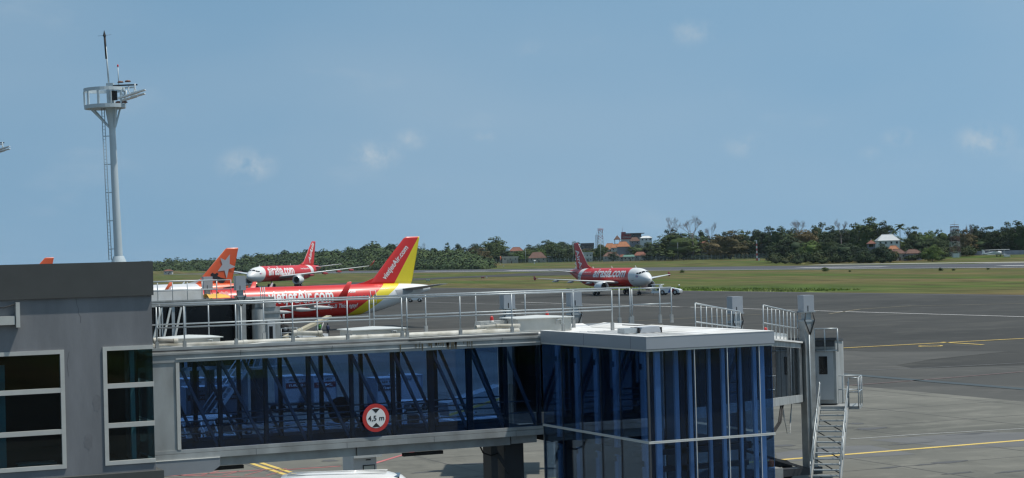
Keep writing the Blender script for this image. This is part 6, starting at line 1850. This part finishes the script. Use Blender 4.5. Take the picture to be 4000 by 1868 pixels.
for k in range(150):
    px = rnd.uniform(3005, 3800); X = 575 + rnd.uniform(0, 40) + (25 if px > 3500 else 0) + (45 if px > 3690 else 0)
    p = onX(px, 1000, X); p.z = ground_z(p.x, p.y) - .3; spots.append((p, rnd.uniform(2.2, 4.5), rnd.uniform(3, 7.5)))
for k in range(110):
    px = rnd.uniform(1640, 3000); X = 705 + rnd.uniform(0, 45)
    p = onX(px, 1000, X); p.z = ground_z(p.x, p.y) - .3; spots.append((p, rnd.uniform(2.0, 4.0), rnd.uniform(2.5, 5.5)))
foliage_mass('undergrowth', 'dark undergrowth along the foot of the tree line', spots, .55, UNDER, 5, 110, .6)
SKY_L = [(560, 1016), (640, 1010), (716, 1012), (781, 1004), (850, 1011), (932, 1000), (1016, 991), (1109, 979), (1191, 974), (1284, 970), (1319, 977), (1389, 966), (1436, 955), (1482, 957), (1521, 953), (1554, 962), (1637, 962), (1700, 974), (1760, 968), (1830, 985), (1900, 1000)]
spots = []; hill = []
for i in range(63):
    px = 545 + i * 21.5
    D = 2250 - (px - 560) * .62
    yt = interp(SKY_L, max(560, min(1900, px))); hz_ = 1003 - .0265 * (px - 2000); yb = hz_ + 6 * FPX / D
    row = []
    for j in range(7):
        f_ = j / 6.0; DD = D + 170 * f_
        y = yb + (yt + 16 - yb) * f_
        row.append(at(px, y + 6, DD) - Vector((0, 0, 3)))
        for r_ in range(4):
            w = rnd.uniform(5.5, 12); q = at(px + rnd.uniform(-11, 11), y + rnd.uniform(-5, 4) + (8 if j == 6 else 0), DD + rnd.uniform(-12, 12)); h = w * rnd.uniform(1.0, 1.6)
            q.z -= h * .75
            spots.append((q, w, h))
            if j == 6 and rnd.random() < .12: spots.append((q + Vector((0, 0, rnd.uniform(2, 5))), w * .7, h))
    hill.append(row)
b = MB(); n = 8
hill = [[Vector((r_[0].x, r_[0].y, 2.6))] + r_ for r_ in hill]
b.add([p for r_ in hill for p in r_], [(i * n + j, (i + 1) * n + j, (i + 1) * n + j + 1, i * n + j + 1) for i in range(len(hill) - 1) for j in range(n - 1)])
tag(b.build('wooded_hill', mk('hill_soil', (.03, .045, .02), .9, var=.2)), kind='structure')
foliage_mass('far_wood', 'dense green mangrove wood on the low rise beyond the runway end', spots, 1.35, FAR, 9, 74, .72)
# shrubs dotted on the grass
for i, (px, py, w) in enumerate(((3225, 1060, 16), (3320, 1062, 7), (3675, 1058, 12), (3725, 1057, 8), (3860, 1053, 7), (2665, 1066, 12))):
    p = onz(px, py, 0)
    D = (p - C0).dot(c_f); r_ = w * D / FPX
    q = thing('shrub', (p.x, p.y, -.06), i * 1.3, ['largest shrub on the grass before the runway', 'tiny shrub right of the largest one', 'shrub on the grass below the villa', 'low shrub beside the one below the villa', 'small shrub on the grass below the biplane', 'shrub on the grass near the towed jet wing'][i], 'shrub', 'shrubs on the grass strip')
    c_ = link('crown', CROWN['round'][i % 4], None, q)
    c_.material_slots[0].link = 'OBJECT'; c_.material_slots[0].material = LEAF[1]; c_.scale = (r_, r_, r_ * 1.1)
# ------------------------------------------------------------------ houses and other works beyond the runway
TILEO = mk('orange_tiles', (.36, .145, .06), .8, var=.18, scale=1.0, col2=(.26, .11, .06), c2amt=.7, c2scale=.5)
TILEB = mk('brown_tiles', (.13, .068, .048), .85, var=.2, scale=1.0, col2=(.09, .055, .045), c2amt=.7, c2scale=.5)
TILER = mk('red_brown_tiles', (.19, .075, .05), .85, var=.2, scale=1.0)
TILEG = mk('pale_sheet_roof', (.42, .45, .46), .6, var=.1, scale=.5)
WCRM = mk('cream_wall', (.46, .45, .40), .8, var=.12, scale=.6)
WGRY = mk('grey_block_wall', (.22, .24, .27), .85, var=.10, scale=.6)
WDRK = mk('dark_wall', (.085, .09, .10), .8, var=.15)
WWHT = mk('white_wall', (.58, .59, .58), .7, var=.08, scale=.5)
def place(px, py, X):
    p = onX(px, py, X); D = (p - C0).dot(c_f); return p, D
def house(label, px0, px1, yridge, yeave, ybase, X, wall, roof, depth=.8, hip=.28, over=.5, nwin=3, door=True, flat=False):
    p, D = place((px0 + px1) / 2, yeave, X); w = (px1 - px0) * D / FPX; d_ = w * depth
    zb = ground_z(p.x, p.y) - .1; ze = p.z; zr = place((px0 + px1) / 2, yridge, X)[0].z; zw = max(zb, place((px0 + px1) / 2, ybase, X)[0].z)
    q = thing('house', (p.x, p.y, zb), -TH, label, 'house', 'houses beyond the perimeter fence')
    ze -= zb; zr -= zb
    hw = w / 2 - over; hd = d_ / 2
    MB().box(-hw, hw, -hd + over, hd - over, 0, ze).build('wall', wall, q)
    if flat:
        MB().box(-w / 2, w / 2, -hd, hd, ze, zr).build('roof', roof, q)
    else:
        r_ = MB(); rx = (w / 2) * (1 - 2 * hip)
        vs = [(-w / 2, -hd, ze), (w / 2, -hd, ze), (w / 2, hd, ze), (-w / 2, hd, ze), (-rx, 0, zr), (rx, 0, zr), (-w / 2, -hd, ze - .15), (w / 2, -hd, ze - .15), (w / 2, hd, ze - .15), (-w / 2, hd, ze - .15)]
        r_.add(vs, [(0, 1, 5, 4), (1, 2, 5), (2, 3, 4, 5), (3, 0, 4), (6, 7, 1, 0), (7, 8, 2, 1), (8, 9, 3, 2), (9, 6, 0, 3), (6, 9, 8, 7)])
        ro = r_.build('roof', roof, q)
        MB().tube([(-rx, 0, zr + .05), (rx, 0, zr + .05)], .14, 6).tube([(-w / 2, -hd, ze + .05), (-rx, 0, zr + .05)], .1, 5).tube([(w / 2, -hd, ze + .05), (rx, 0, zr + .05)], .1, 5).build('ridge_tiles', roof, ro)
    top = ze - .6; hgt = min(1.5, ze * .4)
    for k in range(nwin):
        x = -hw + 2 * hw * (k + .5) / nwin
        f = MB().box(x - .65, x + .65, -hd + over - .06, -hd + over - .005, top - hgt, top).build('window', WWHT, q)
        MB().box(x - .52, x + .52, -hd + over - .08, -hd + over - .065, top - hgt + .12, top - .12).build('pane', DARKGL, f)
    if ze > 5.5 and nwin:
        for k in range(nwin):
            x = -hw + 2 * hw * (k + .5) / nwin
            f = MB().box(x - .6, x + .6, -hd + over - .06, -hd + over - .005, .9, 2.3).build('window', WWHT, q)
            MB().box(x - .48, x + .48, -hd + over - .08, -hd + over - .065, 1.0, 2.2).build('pane', DARKGL, f)
    if door:
        MB().box(hw * .1, hw * .1 + .95, -hd + over - .05, -hd + over - .006, 0, 2.05).build('door', TILEB, q)
    return q
house('orange hip roofed house left of the grey walled one', 2357, 2408, 951, 974, 990, 735, WCRM, TILEO)
house('small orange roofed wing between the two orange houses', 2384, 2422, 954, 968, 985, 728, WCRM, TILEO, nwin=2)
house('orange hip roofed house on a tall bare grey wall', 2406, 2462, 944, 964, 1000, 710, WGRY, TILEO, over=1.0, nwin=0, door=False)
house('low brown roofed house with white walls below the orange roofs', 2354, 2422, 985, 1001, 1016, 695, WWHT, TILEB, nwin=4)
house('low brown roofed annex right of the white walled house', 2418, 2446, 994, 1004, 1016, 697, WGRY, TILER, nwin=2)
house('dark grey house left of the lattice tower', 2268, 2320, 950, 960, 985, 760, WDRK, WDRK, flat=True)
house('small white flat roofed house right of the crimson tail', 2270, 2316, 986, 992, 1018, 705, WWHT, TILEG, flat=True)
house('red brown roofed house left of the pale blue truck', 2474, 2528, 984, 998, 1014, 705, WGRY, TILER)
house('red roofed house half hidden in the olive trees', 2734, 2768, 942, 957, 985, 712, WGRY, TILER, nwin=2)
house('green roofed shed below the grey walled house', 2432, 2480, 996, 1003, 1016, 692, WCRM, mk('green_sheet_roof', (.09, .19, .15), .6), nwin=3, hip=.1)
house('white kiosk left of the tree stand', 2562, 2590, 986, 992, 1010, 700, WWHT, TILEG, nwin=1, flat=True)
house('orange gabled house beside the yellow fin', 1618, 1650, 994, 1011, 1030, 800, WDRK, TILEO)
house('small orange roofed hut right of the chequered hut', 1656, 1678, 1007, 1019, 1032, 790, WCRM, TILEO, nwin=1)
house('long red brown roofed house behind the tents', 1676, 1738, 993, 1012, 1028, 790, WGRY, TILER)
house('lower red brown roof in front of the long one', 1668, 1712, 1006, 1018, 1032, 775, WDRK, TILER, nwin=2)
house('cream flat roofed airfield building near the windsock', 1960, 2026, 1002, 1007, 1024, 690, WCRM, WCRM, flat=True, depth=.4)
house('dark red hip roof behind the cream building', 1988, 2046, 966, 981, 1005, 770, WGRY, TILER)
house('brown hip roofed house behind the green fence', 2062, 2136, 985, 1008, 1022, 715, WCRM, TILEB)
house('long grey shed behind the fence right of the brown hip roof', 2138, 2198, 1000, 1003, 1020, 720, WGRY, TILEG, flat=True)
house('orange roof peeping out of the dark trees', 2126, 2142, 962, 972, 985, 775, WCRM, TILEO, nwin=1)
house('second orange roof peeping out near the crimson fin', 2222, 2240, 966, 978, 990, 770, WCRM, TILEO, nwin=1)
house('tiny red roofed house far left by the runway end', 640, 676, 1053, 1059, 1066, 455, WCRM, TILER, nwin=2)
house('pale roofed hangar left of the wide body wing tip', 1362, 1382, 1031, 1037, 1043, 620, WWHT, TILEG, nwin=1)
house('pale roofed hangar beside the wide body wing tip', 1410, 1438, 1030, 1036, 1043, 640, WWHT, TILEG, nwin=2)
v = house('white two storey villa with pale roof among the right trees', 3420, 3512, 916, 940, 990, 650, WWHT, TILEG, nwin=4, depth=.6)
house('orange roof below the white villa', 3466, 3512, 960, 976, 995, 625, WCRM, TILEO, nwin=2)
house('brown roofed house below the villa', 3468, 3538, 974, 991, 1010, 610, WCRM, TILEB)
house('brown roofed house right of the one below the villa', 3532, 3598, 974, 990, 1008, 612, WGRY, TILEB)
house('grey roofed house right of the lattice pylon', 3742, 3775, 941, 948, 985, 705, WGRY, TILEG, nwin=2)
# open red roofed lookout in the stand
def lookout(label, px0, px1, ytop, yeave, yfloor, X, roof):
    p, D = place((px0 + px1) / 2, yeave, X); w = (px1 - px0) * D / FPX; zb = ground_z(p.x, p.y) - .1
    ze = p.z - zb; zr = place((px0 + px1) / 2, ytop, X)[0].z - zb; zf = place((px0 + px1) / 2, yfloor, X)[0].z - zb
    q = thing('lookout_tower', (p.x, p.y, zb), -TH, label, 'tower')
    MB().add([(-w / 2, -w / 2, ze), (w / 2, -w / 2, ze), (w / 2, w / 2, ze), (-w / 2, w / 2, ze), (0, 0, zr), (-w / 2, -w / 2, ze - .2), (w / 2, -w / 2, ze - .2), (w / 2, w / 2, ze - .2), (-w / 2, w / 2, ze - .2)], [(0, 1, 4), (1, 2, 4), (2, 3, 4), (3, 0, 4), (5, 6, 1, 0), (6, 7, 2, 1), (7, 8, 3, 2), (8, 5, 0, 3), (5, 8, 7, 6)]).build('roof', roof, q)
    MB().lathe([(zr - .1, .12), (zr + 1.0, .02)], n=8).build('finial', WWHT, q)
    for sx in (-1, 1):
        for sy in (-1, 1):
            MB().box(sx * w * .38 - .15, sx * w * .38 + .15, sy * w * .38 - .15, sy * w * .38 + .15, zf, ze - .2).build('post', WGRY, q)
    MB().box(-w * .42, w * .42, -w * .42, w * .42, zf - .3, zf).build('platform', WGRY, q)
    MB().box(-w * .3, w * .3, -w * .3, w * .3, 0, zf - .3).build('base', WGRY, q)
    return q
lookout('brown roofed open lookout tower left of the red office block', 2398, 2424, 919, 936, 952, 745, TILEB)
q = lookout('small red roofed pavilion on a pole in front of the villa', 3386, 3420, 937, 952, 966, 600, TILER)
# red and white office block
p, D = place(2472, 944, 760); k = D / FPX; zb = ground_z(p.x, p.y) - .1
q = thing('office_block', (p.x, p.y, zb), -TH, 'red and white office block with dark flat roof above the orange houses', 'building')
def zz_(y): return place(2472, y, 760)[0].z - zb
REDW = mk('red_cladding', (.22, .035, .04), .6, var=.1)
MB().box(-44 * k, -8 * k, -6, 8, zz_(934), zz_(915)).build('red_wing', REDW, q)
MB().box(-44 * k, 30 * k, -5, 8, 0, zz_(934)).build('white_base', WWHT, q)
MB().box(-8 * k, 32 * k, -5.5, 8, zz_(934), zz_(914)).build('glazed_wing', mk('dark_facade', (.05, .055, .065), .4), q)
MB().box(-34 * k, 44 * k, -7, 9, zz_(914), zz_(911)).build('roof', WDRK, q)
MB().box(-44 * k, -28 * k, -5, 3, zz_(915), zz_(906)).build('stair_head', REDW, q)
MB().tube([(-40 * k, -2, zz_(906)), (-40 * k, -2, zz_(884))], .12, 5).build('antenna', WGRY, q)
for i in range(4):
    x = -40 * k + i * 8 * k
    f = MB().box(x, x + 5 * k, -6.06, -6.005, zz_(929), zz_(923)).build('window', WWHT, q)
    MB().box(x + .2, x + 5 * k - .2, -6.09, -6.065, zz_(928.6), zz_(923.4)).build('pane', DARKGL, f)
for i in range(5):
    x = -6 * k + i * 7.4 * k
    f = MB().box(x, x + 5.6 * k, -5.56, -5.505, zz_(930), zz_(918)).build('window', WGRY, q)
    MB().box(x + .2, x + 5.6 * k - .2, -5.59, -5.565, zz_(929.6), zz_(918.4)).build('pane', DARKGL, f)
house('white curved roof building at the right end of the office block', 2498, 2548, 922, 930, 960, 755, WWHT, WWHT, nwin=3)
house('brown hip roof in front of the office block', 2458, 2500, 927, 942, 955, 750, WGRY, TILEB, nwin=2)
# lattice masts
def lattice(label, px, ytop, ybase, wtop, wbase, X, mats, secs, cat='mast', head=None):
    p, D = place(px, ytop, X); zb = ground_z(p.x, p.y) - .1; h = p.z - zb; kk = D / FPX
    q = thing('lattice_mast', (p.x, p.y, zb), -TH, label, cat, 'lattice masts beyond the runway')
    def hw(z): return (wbase + (wtop - wbase) * z / h) * kk / 2
    for s_ in range(secs):
        z0, z1 = h * s_ / secs, h * (s_ + 1) / secs; b = MB()
        cs = ((-1, -1), (1, -1), (1, 1), (-1, 1))
        r_ = .07 + .003 * h
        for i, (sx, sy) in enumerate(cs):
            b.tube([(sx * hw(z0), sy * hw(z0), z0), (sx * hw(z1), sy * hw(z1), z1)], r_, 4, caps=False)
            nx, ny = cs[(i + 1) % 4]
            b.tube([(sx * hw(z0), sy * hw(z0), z0), (nx * hw(z1), ny * hw(z1), z1)], r_ * .6, 4, caps=False)
            b.tube([(nx * hw(z0), ny * hw(z0), z0), (sx * hw(z1), sy * hw(z1), z1)], r_ * .6, 4, caps=False)
            b.tube([(sx * hw(z1), sy * hw(z1), z1), (nx * hw(z1), ny * hw(z1), z1)], r_ * .6, 4, caps=False)
        b.build('lattice_section', mats[s_ % len(mats)], q)
    if head:
        MB().box(-head * kk, head * kk, -head * kk, head * kk, h - .6, h - .2).tube([(-head * kk, -head * kk, h + .9), (head * kk, -head * kk, h + .9)], .1, 4).tube([(-head * kk, head * kk, h + .9), (head * kk, head * kk, h + .9)], .1, 4).build('head_platform', mats[-1], q)
    MB().tube([(0, 0, h - .5), (0, 0, h + 3.5)], .08, 4).build('antenna', mats[0], q)
    return q
MR = mk('mast_red', (.38, .07, .06), .6); MW = mk('mast_white', (.55, .56, .57), .6); MGY = mk('mast_grey', (.30, .34, .38), .6); MWP = mk('pylon_grey', (.30, .34, .32), .6); MRP = mk('pylon_rust', (.16, .08, .07), .6)
lattice('red and white lattice tower with platform behind the crimson tail', 2345, 897, 954, 16, 26, 740, [MW, MW, MR, MW, MR], 10, 'tower', 12)
lattice('thin pale lattice mast left of the red and white tower', 2330, 918, 954, 7, 8, 760, [MGY], 9)
lattice('slim lattice mast rising from the chequered hut', 1656, 952, 1040, 9, 9, 690, [MW, MGY], 12)
lattice('red and white lattice pylon right of the villa', 3728, 884, 1003, 26, 36, 645, [MWP, MRP], 6, 'tower', 14)
# perimeter fence
fence = thing('perimeter_fence', (1000, 1600, 0), 0, 'long green wire perimeter fence on posts beyond the runway', 'fence')
mtf = bpy.data.materials.new('fence_wire'); N, L = nodes_of(mtf)
tr_ = N.new('ShaderNodeBsdfTransparent'); mx_ = N.new('ShaderNodeMixShader'); mx_.inputs['Fac'].default_value = .42
N['Principled BSDF'].inputs['Base Color'].default_value = (.07, .11, .10, 1)
L.new(tr_.outputs[0], mx_.inputs[1]); L.new(N['Principled BSDF'].outputs[0], mx_.inputs[2])
L.new(mx_.outputs[0], [n for n in N if n.type == 'OUTPUT_MATERIAL'][0].inputs['Surface'])
pts = []
px = 1640.0
while px < 3012:
    p = onX(px, 1010, 686); p.z = ground_z(p.x, p.y); pts.append(p.copy()); px += 15.5 if px > 2000 else 13
pm = MB().box(-.09, .09, -.09, .09, 0, 3.7).mesh('post'); FP = mk('fence_post', (.20, .25, .25), .6)
pm.materials.append(FP)
am = MB().bar((0, 0, 3.7), (-.35, -.3, 4.2), .08, .08).mesh('post_arm'); am.materials.append(FP)
for i, p in enumerate(pts):
    o = link('post', pm, None, fence); o.location = p - fence.location
    o2 = link('post_arm', am, None, o)
    if i:
        a = pts[i - 1] - fence.location; c = p - fence.location
        MB().poly([a + Vector((0, 0, .1)), c + Vector((0, 0, .1)), c + Vector((0, 0, 3.5)), a + Vector((0, 0, 3.5))]).build('wire_panel', mtf, fence)
# lilac wall on the right
p0 = onX(3795, 1000, 668); p1 = onX(4080, 995, 668)
t = thing('boundary_wall', (p0.x, p0.y, ground_z(p0.x, p0.y)), 0, 'pale lilac boundary wall behind the biplane', 'wall')
LIL = mk('lilac_wall', (.40, .40, .49), .85, var=.15, scale=.4, col2=(.30, .30, .36), c2amt=.8, c2scale=.25)
nseg = 9
for k in range(nseg):
    a = p0.lerp(p1, k / nseg); c = p0.lerp(p1, (k + 1) / nseg); zb = ground_z(a.x, a.y); zt = onX(3850 + 20 * k, 981 - .5 * k, 668).z - zb
    W(MB().bar((a.x, a.y, zb + zt / 2), (c.x, c.y, zb + zt / 2), .25, zt), 'wall_panel', LIL, t)
p0 = onX(3735, 1003, 664); p1 = onX(3798, 1001, 667)
t = thing('site_hoarding', (p0.x, p0.y, ground_z(p0.x, p0.y)), 0, 'dark green hoarding between the pylon and the lilac wall', 'hoarding')
for k in range(4):
    a = p0.lerp(p1, k / 4); c = p0.lerp(p1, (k + 1) / 4); zb = ground_z(a.x, a.y)
    W(MB().bar((a.x, a.y, zb + 1.7), (c.x, c.y, zb + 1.7), .12, 3.4), 'hoarding_panel', mk('green_sheet', (.05, .12, .10), .7, var=.15), t)
p = onX(3722, 1000, 636)
t = thing('service_box', (p.x, p.y, ground_z(p.x, p.y)), -TH, 'white service box at the foot of the lattice pylon', 'box')
MB().box(0, 3.4, -1, 1, 0, 2.2).build('case', WWHT, t); MB().box(-.1, 3.5, -1.1, 1.1, 2.2, 2.35).build('lid', TILEG, t)
# striped pole with floodlight
p, D = place(2955, 942, 640); zb = ground_z(p.x, p.y); h = p.z - zb
t = thing('striped_pole', (p.x, p.y, zb), -TH, 'red and white striped pole standing on the grass before the fence', 'pole')
for k in range(8):
    MB().box(-.55 + .03 * k, .55 - .03 * k, -.4, .4, h * k / 8, h * (k + 1) / 8).build('band', [MW, MR][(k + 1) % 2], t)
MB().box(-1.4, .4, -.3, .3, h, h + .5).build('lamp', MW, t)
MB().box(.8, 1.8, -.4, .4, 0, 1.6).build('service_cabinet', MW, t)
# chequered hut
p, D = place(1667, 1040, 640); k = D / FPX; zb = ground_z(p.x, p.y)
t = thing('chequered_hut', (p.x, p.y, zb), -TH, 'black and white chequered hut at the foot of the slim mast', 'hut')
wv, hv = 15 * k, 15 * k
MB().box(-wv, wv, -2, 2, 0, hv).build('wall', MW, t)
MB().box(-wv - .2, wv + .2, -2.2, 2.2, hv, hv + .3).build('roof', MW, t)
for i in range(6):
    for j in range(3):
        if (i + j) % 2: MB().box(-wv + 2 * wv * i / 6, -wv + 2 * wv * (i + 1) / 6, -2.03, -2.005, hv * j / 3, hv * (j + 1) / 3).build('check', SGBLK, t)
# gazebo, windsock, poles, field boxes
p, D = place(1880, 1026, 675); zb = ground_z(p.x, p.y); k = D / FPX
t = thing('gazebo', (p.x, p.y, zb), -TH, 'small white roofed gazebo on posts near the windsock', 'gazebo')
w = 15 * k
for sx in (-1, 1):
    for sy in (-1, 1): MB().box(sx * w * .7 - .12, sx * w * .7 + .12, sy * w * .7 - .12, sy * w * .7 + .12, 0, 2.6).build('post', MW, t)
MB().add([(-w, -w, 2.6), (w, -w, 2.6), (w, w, 2.6), (-w, w, 2.6), (0, 0, 4.2)], [(0, 1, 4), (1, 2, 4), (2, 3, 4), (3, 0, 4), (3, 2, 1, 0)]).build('roof', WCRM, t)
p, D = place(1954, 1035, 650); zb = ground_z(p.x, p.y)
t = thing('windsock', (p.x, p.y, zb), -TH, 'orange windsock hanging limp on its pole', 'windsock')
MB().tube([(0, 0, 0), (0, 0, 7.2)], .12, 8).build('pole', MW, t)
MB().tube([(0, 0, 7.0), (.35, 0, 6.6), (.5, 0, 4.8), (.45, 0, 3.6)], [.5, .55, .5, .25], 10).build('sock', mk('sock_orange', (.72, .20, .08), .7, var=.1), t)
MB().box(-.5, .5, -.5, .5, 0, .5).build('base', MW, t)
for label, px, yt, yb, X in (('thin lamp pole left of the brown hip roof', 2052, 968, 1026, 680), ('thin twin pole just left of the crimson fin', 2238, 943, 1020, 690), ('thin lamp pole in front of the broad green tree', 2647, 950, 1012, 680), ('thin pole below the red and white tower', 2345, 935, 1020, 684)):
    p, D = place(px, yt, X); zb = ground_z(p.x, p.y); h = p.z - zb
    t = thing('lamp_pole', (p.x, p.y, zb), -TH, label, 'pole', 'thin poles beyond the runway')
    MB().tube([(0, 0, 0), (0, 0, h)], [.22, .12], 6).build('shaft', MGY, t); MB().box(-.6, .5, -.2, .2, h - .05, h + .2).build('lamp', MW, t)
def field_box(name, label, cat, px, py, wpx, hpx, X, mat, group=None):
    p, D = (onz(px, py, 0), 0); D = (p - C0).dot(c_f)
    if X: p, D = place(px, py, X)
    k = D / FPX; zb = ground_z(p.x, p.y); t = thing(name, (p.x, p.y, zb), -TH, label, cat, group)
    b = MB().box(-wpx * k / 2, wpx * k / 2, -wpx * k * .3, wpx * k * .3, .35, hpx * k).build('case', mat, t); bevel(b, .05)
    MB().box(-wpx * k * .4, -wpx * k * .3, -.1, .1, 0, .35).box(wpx * k * .3, wpx * k * .4, -.1, .1, 0, .35).build('foot', DSTEEL, t)
    return t
field_box('field_cabinet', 'pale green cabinet on the grass right of the yellow fin', 'cabinet', 1672, 1101, 14, 10, None, mk('cabinet_green', (.30, .38, .33), .6))
field_box('taxiway_sign', 'dark red taxiway sign on the grass between the jets', 'sign', 1886, 1090, 13, 8, None, mk('sign_dark_red', (.22, .06, .06), .6))
field_box('taxiway_sign', 'small white marker right of the dark red taxiway sign', 'sign', 1901, 1090, 5, 8, None, MW)
field_box('runway_sign', 'yellow and white distance sign beside the runway below the light green tree', 'sign', 3138, 1036, 13, 7, None, mk('sign_amber', (.62, .48, .18), .6))
field_box('runway_sign', 'white board on the grass below the biplane', 'sign', 3934, 1019, 22, 10, None, MW)
for label, px in (('white runway light marker nearest the chequered hut', 1718), ('white runway light marker below the gazebo', 1783), ('brown and white marker right of the gazebo', 1967)):
    field_box('field_marker', label, 'marker', px, 1042, 4, 6, 600, MW, 'white markers on the far grass')
p, D = place(2088, 1033, 650); zb = ground_z(p.x, p.y)
t = thing('navaid_pod', (p.x, p.y, zb), 0, 'white domed navigation pod on a short post', 'pod')
MB().lathe([(0, .35), (2.2, .35)], n=12).build('post', MW, t); MB().lathe([(2.2, .9), (2.6, 1.0), (3.1, .8), (3.3, .01)], n=14).build('dome', WWHT, t)
# pale blue truck behind the fence
p, D = place(2525, 1015, 692); zb = ground_z(p.x, p.y); k = D / FPX
t = thing('box_truck', (p.x, p.y, zb), -TH, 'pale blue box truck parked behind the fence', 'truck')
MB().box(-14 * k, 17 * k, -1.2, 1.2, 1.0, 3.6).build('cargo_box', mk('pale_blue', (.34, .48, .58), .5), t)
MB().box(-28 * k, -15 * k, -1.1, 1.1, .7, 3.2).build('cab', WWHT, t)
MB().box(18.5 * k, 28 * k, -1.1, 1.1, 1.0, 3.4).build('tail_unit', WWHT, t)
for x in (-22, -6, 8, 22):
    for y in (-1.1, 1.1): wheel(t, x * k, y, .5, .18)
# tents and stalls among the houses
for label, px, py, w in (('white tent roof left of the green tree', 1728, 1018, 14), ('pale parasol roof right of the green tree', 1795, 1006, 14), ('wide white stall roof below the olive tree', 1822, 1014, 22), ('small white tent by the red roofs', 1706, 1022, 10)):
    p, D = place(px, py, 715); zb = ground_z(p.x, p.y); k = D / FPX; w *= k
    t = thing('market_tent', (p.x, p.y, zb), -TH, label, 'tent', 'tents among the houses')
    z = p.z - zb
    MB().add([(-w, -w, z - .9), (w, -w, z - .9), (w, w, z - .9), (-w, w, z - .9), (0, 0, z + .3)], [(0, 1, 4), (1, 2, 4), (2, 3, 4), (3, 0, 4)]).build('canopy', WWHT, t)
    for sx in (-1, 1): MB().tube([(sx * w * .9, -w * .9, 0), (sx * w * .9, -w * .9, z - .9)], .07, 5).build('pole', WGRY, t)

# ------------------------------------------------------------------ biplane on the far grass
p = onX(3888, 1003, 640); D = (p - C0).dot(c_f); zb = ground_z(p.x, p.y); k = D / FPX
t = thing('biplane', (p.x, p.y, zb), -TH - R(52), 'white biplane parked before the lilac wall', 'airplane')
sp = 76 * k
zt_ = onX(3888, 976, 640).z - zb; zl = onX(3888, 994, 640).z - zb
s_ = sp / 9.1
MB().loft([[(x * s_, r_ * s_ * math.sin(a), zl + .55 * s_ + dz * s_ + r_ * s_ * 1.1 * math.cos(a)) for a in [2 * math.pi * i / 14 for i in range(14)]] for x, r_, dz in ((3.6, .35, 0), (3.3, .75, 0), (1.8, .85, .1), (.2, .85, .15), (-1.8, .62, .05), (-5.0, .32, -.2), (-7.4, .12, -.25))], cap0=True, cap1=True).build('fuselage', TW, t)
MB().box(-.9 * s_, 1.4 * s_, -sp, sp, zt_ - .12, zt_ + .1).build('upper_wing', TW, t)
MB().box(-.8 * s_, 1.0 * s_, -sp * .78, sp * .78, zl - .1, zl + .08).build('lower_wing', TW, t)
for sy in (-.62, .62):
    MB().bar((.7 * s_, sy * sp, zl), (.9 * s_, sy * sp, zt_), .12, .25).build('interplane_strut', TW, t)
MB().box(.6 * s_, 2.0 * s_, -.5 * s_, .5 * s_, zl + 1.3 * s_, zl + 1.75 * s_).build('cockpit_glazing', DARKGL, t)
MB().prism([(-7.4 * s_, -.06, zl + .2 * s_), (-5.8 * s_, -.06, zl + .5 * s_), (-6.4 * s_, -.06, zl + 2.2 * s_), (-7.5 * s_, -.06, zl + 2.3 * s_)], (0, .12, 0)).build('fin', TW, t, fix=True)
MB().box(-7.4 * s_, -6.2 * s_, -2.6 * s_, 2.6 * s_, zl + .25 * s_, zl + .36 * s_).build('tailplane', TW, t)
for sy in (-1, 1):
    MB().tube([(1.6 * s_, sy * .5 * s_, zl + .2 * s_), (1.9 * s_, sy * 1.3 * s_, .4)], .1, 6).build('gear_leg', GEARM, t)
    wheel(t, 1.9 * s_, sy * 1.35 * s_, .42, .14)
pr_ = MB().lathe([(3.6 * s_, .25), (3.95 * s_, .02)], (0, 0, zl + .55 * s_), 'x', 10).build('spinner', TW, t)
for a in range(4):
    c2, s2 = math.cos(R(45 + 90 * a)), math.sin(R(45 + 90 * a))
    MB().bar((3.75 * s_, 0, zl + .55 * s_), (3.75 * s_, 1.6 * s_ * c2, zl + .55 * s_ + 1.6 * s_ * s2), .18, .05, Vector((1, 0, 0))).build('propeller_blade', BLK, pr_)
# ------------------------------------------------------------------ thin warm air between here and the far trees
b = MB().box(-2700, 4700, -1500, 5300, -1.2, 48)
hz = b.build('haze', None)
hm = bpy.data.materials.new('thin_haze'); N, L = nodes_of(hm); N.remove(N['Principled BSDF'])
pv = N.new('ShaderNodeVolumePrincipled'); pv.inputs['Color'].default_value = (.80, .90, 1.0, 1); pv.inputs['Density'].default_value = 0.000022
L.new(pv.outputs[0], [n for n in N if n.type == 'OUTPUT_MATERIAL'][0].inputs['Volume'])
hz.data.materials.append(hm)
tag(hz, 'thin pale haze over the airfield', 'haze', kind='stuff')
bpy.context.view_layer.update()
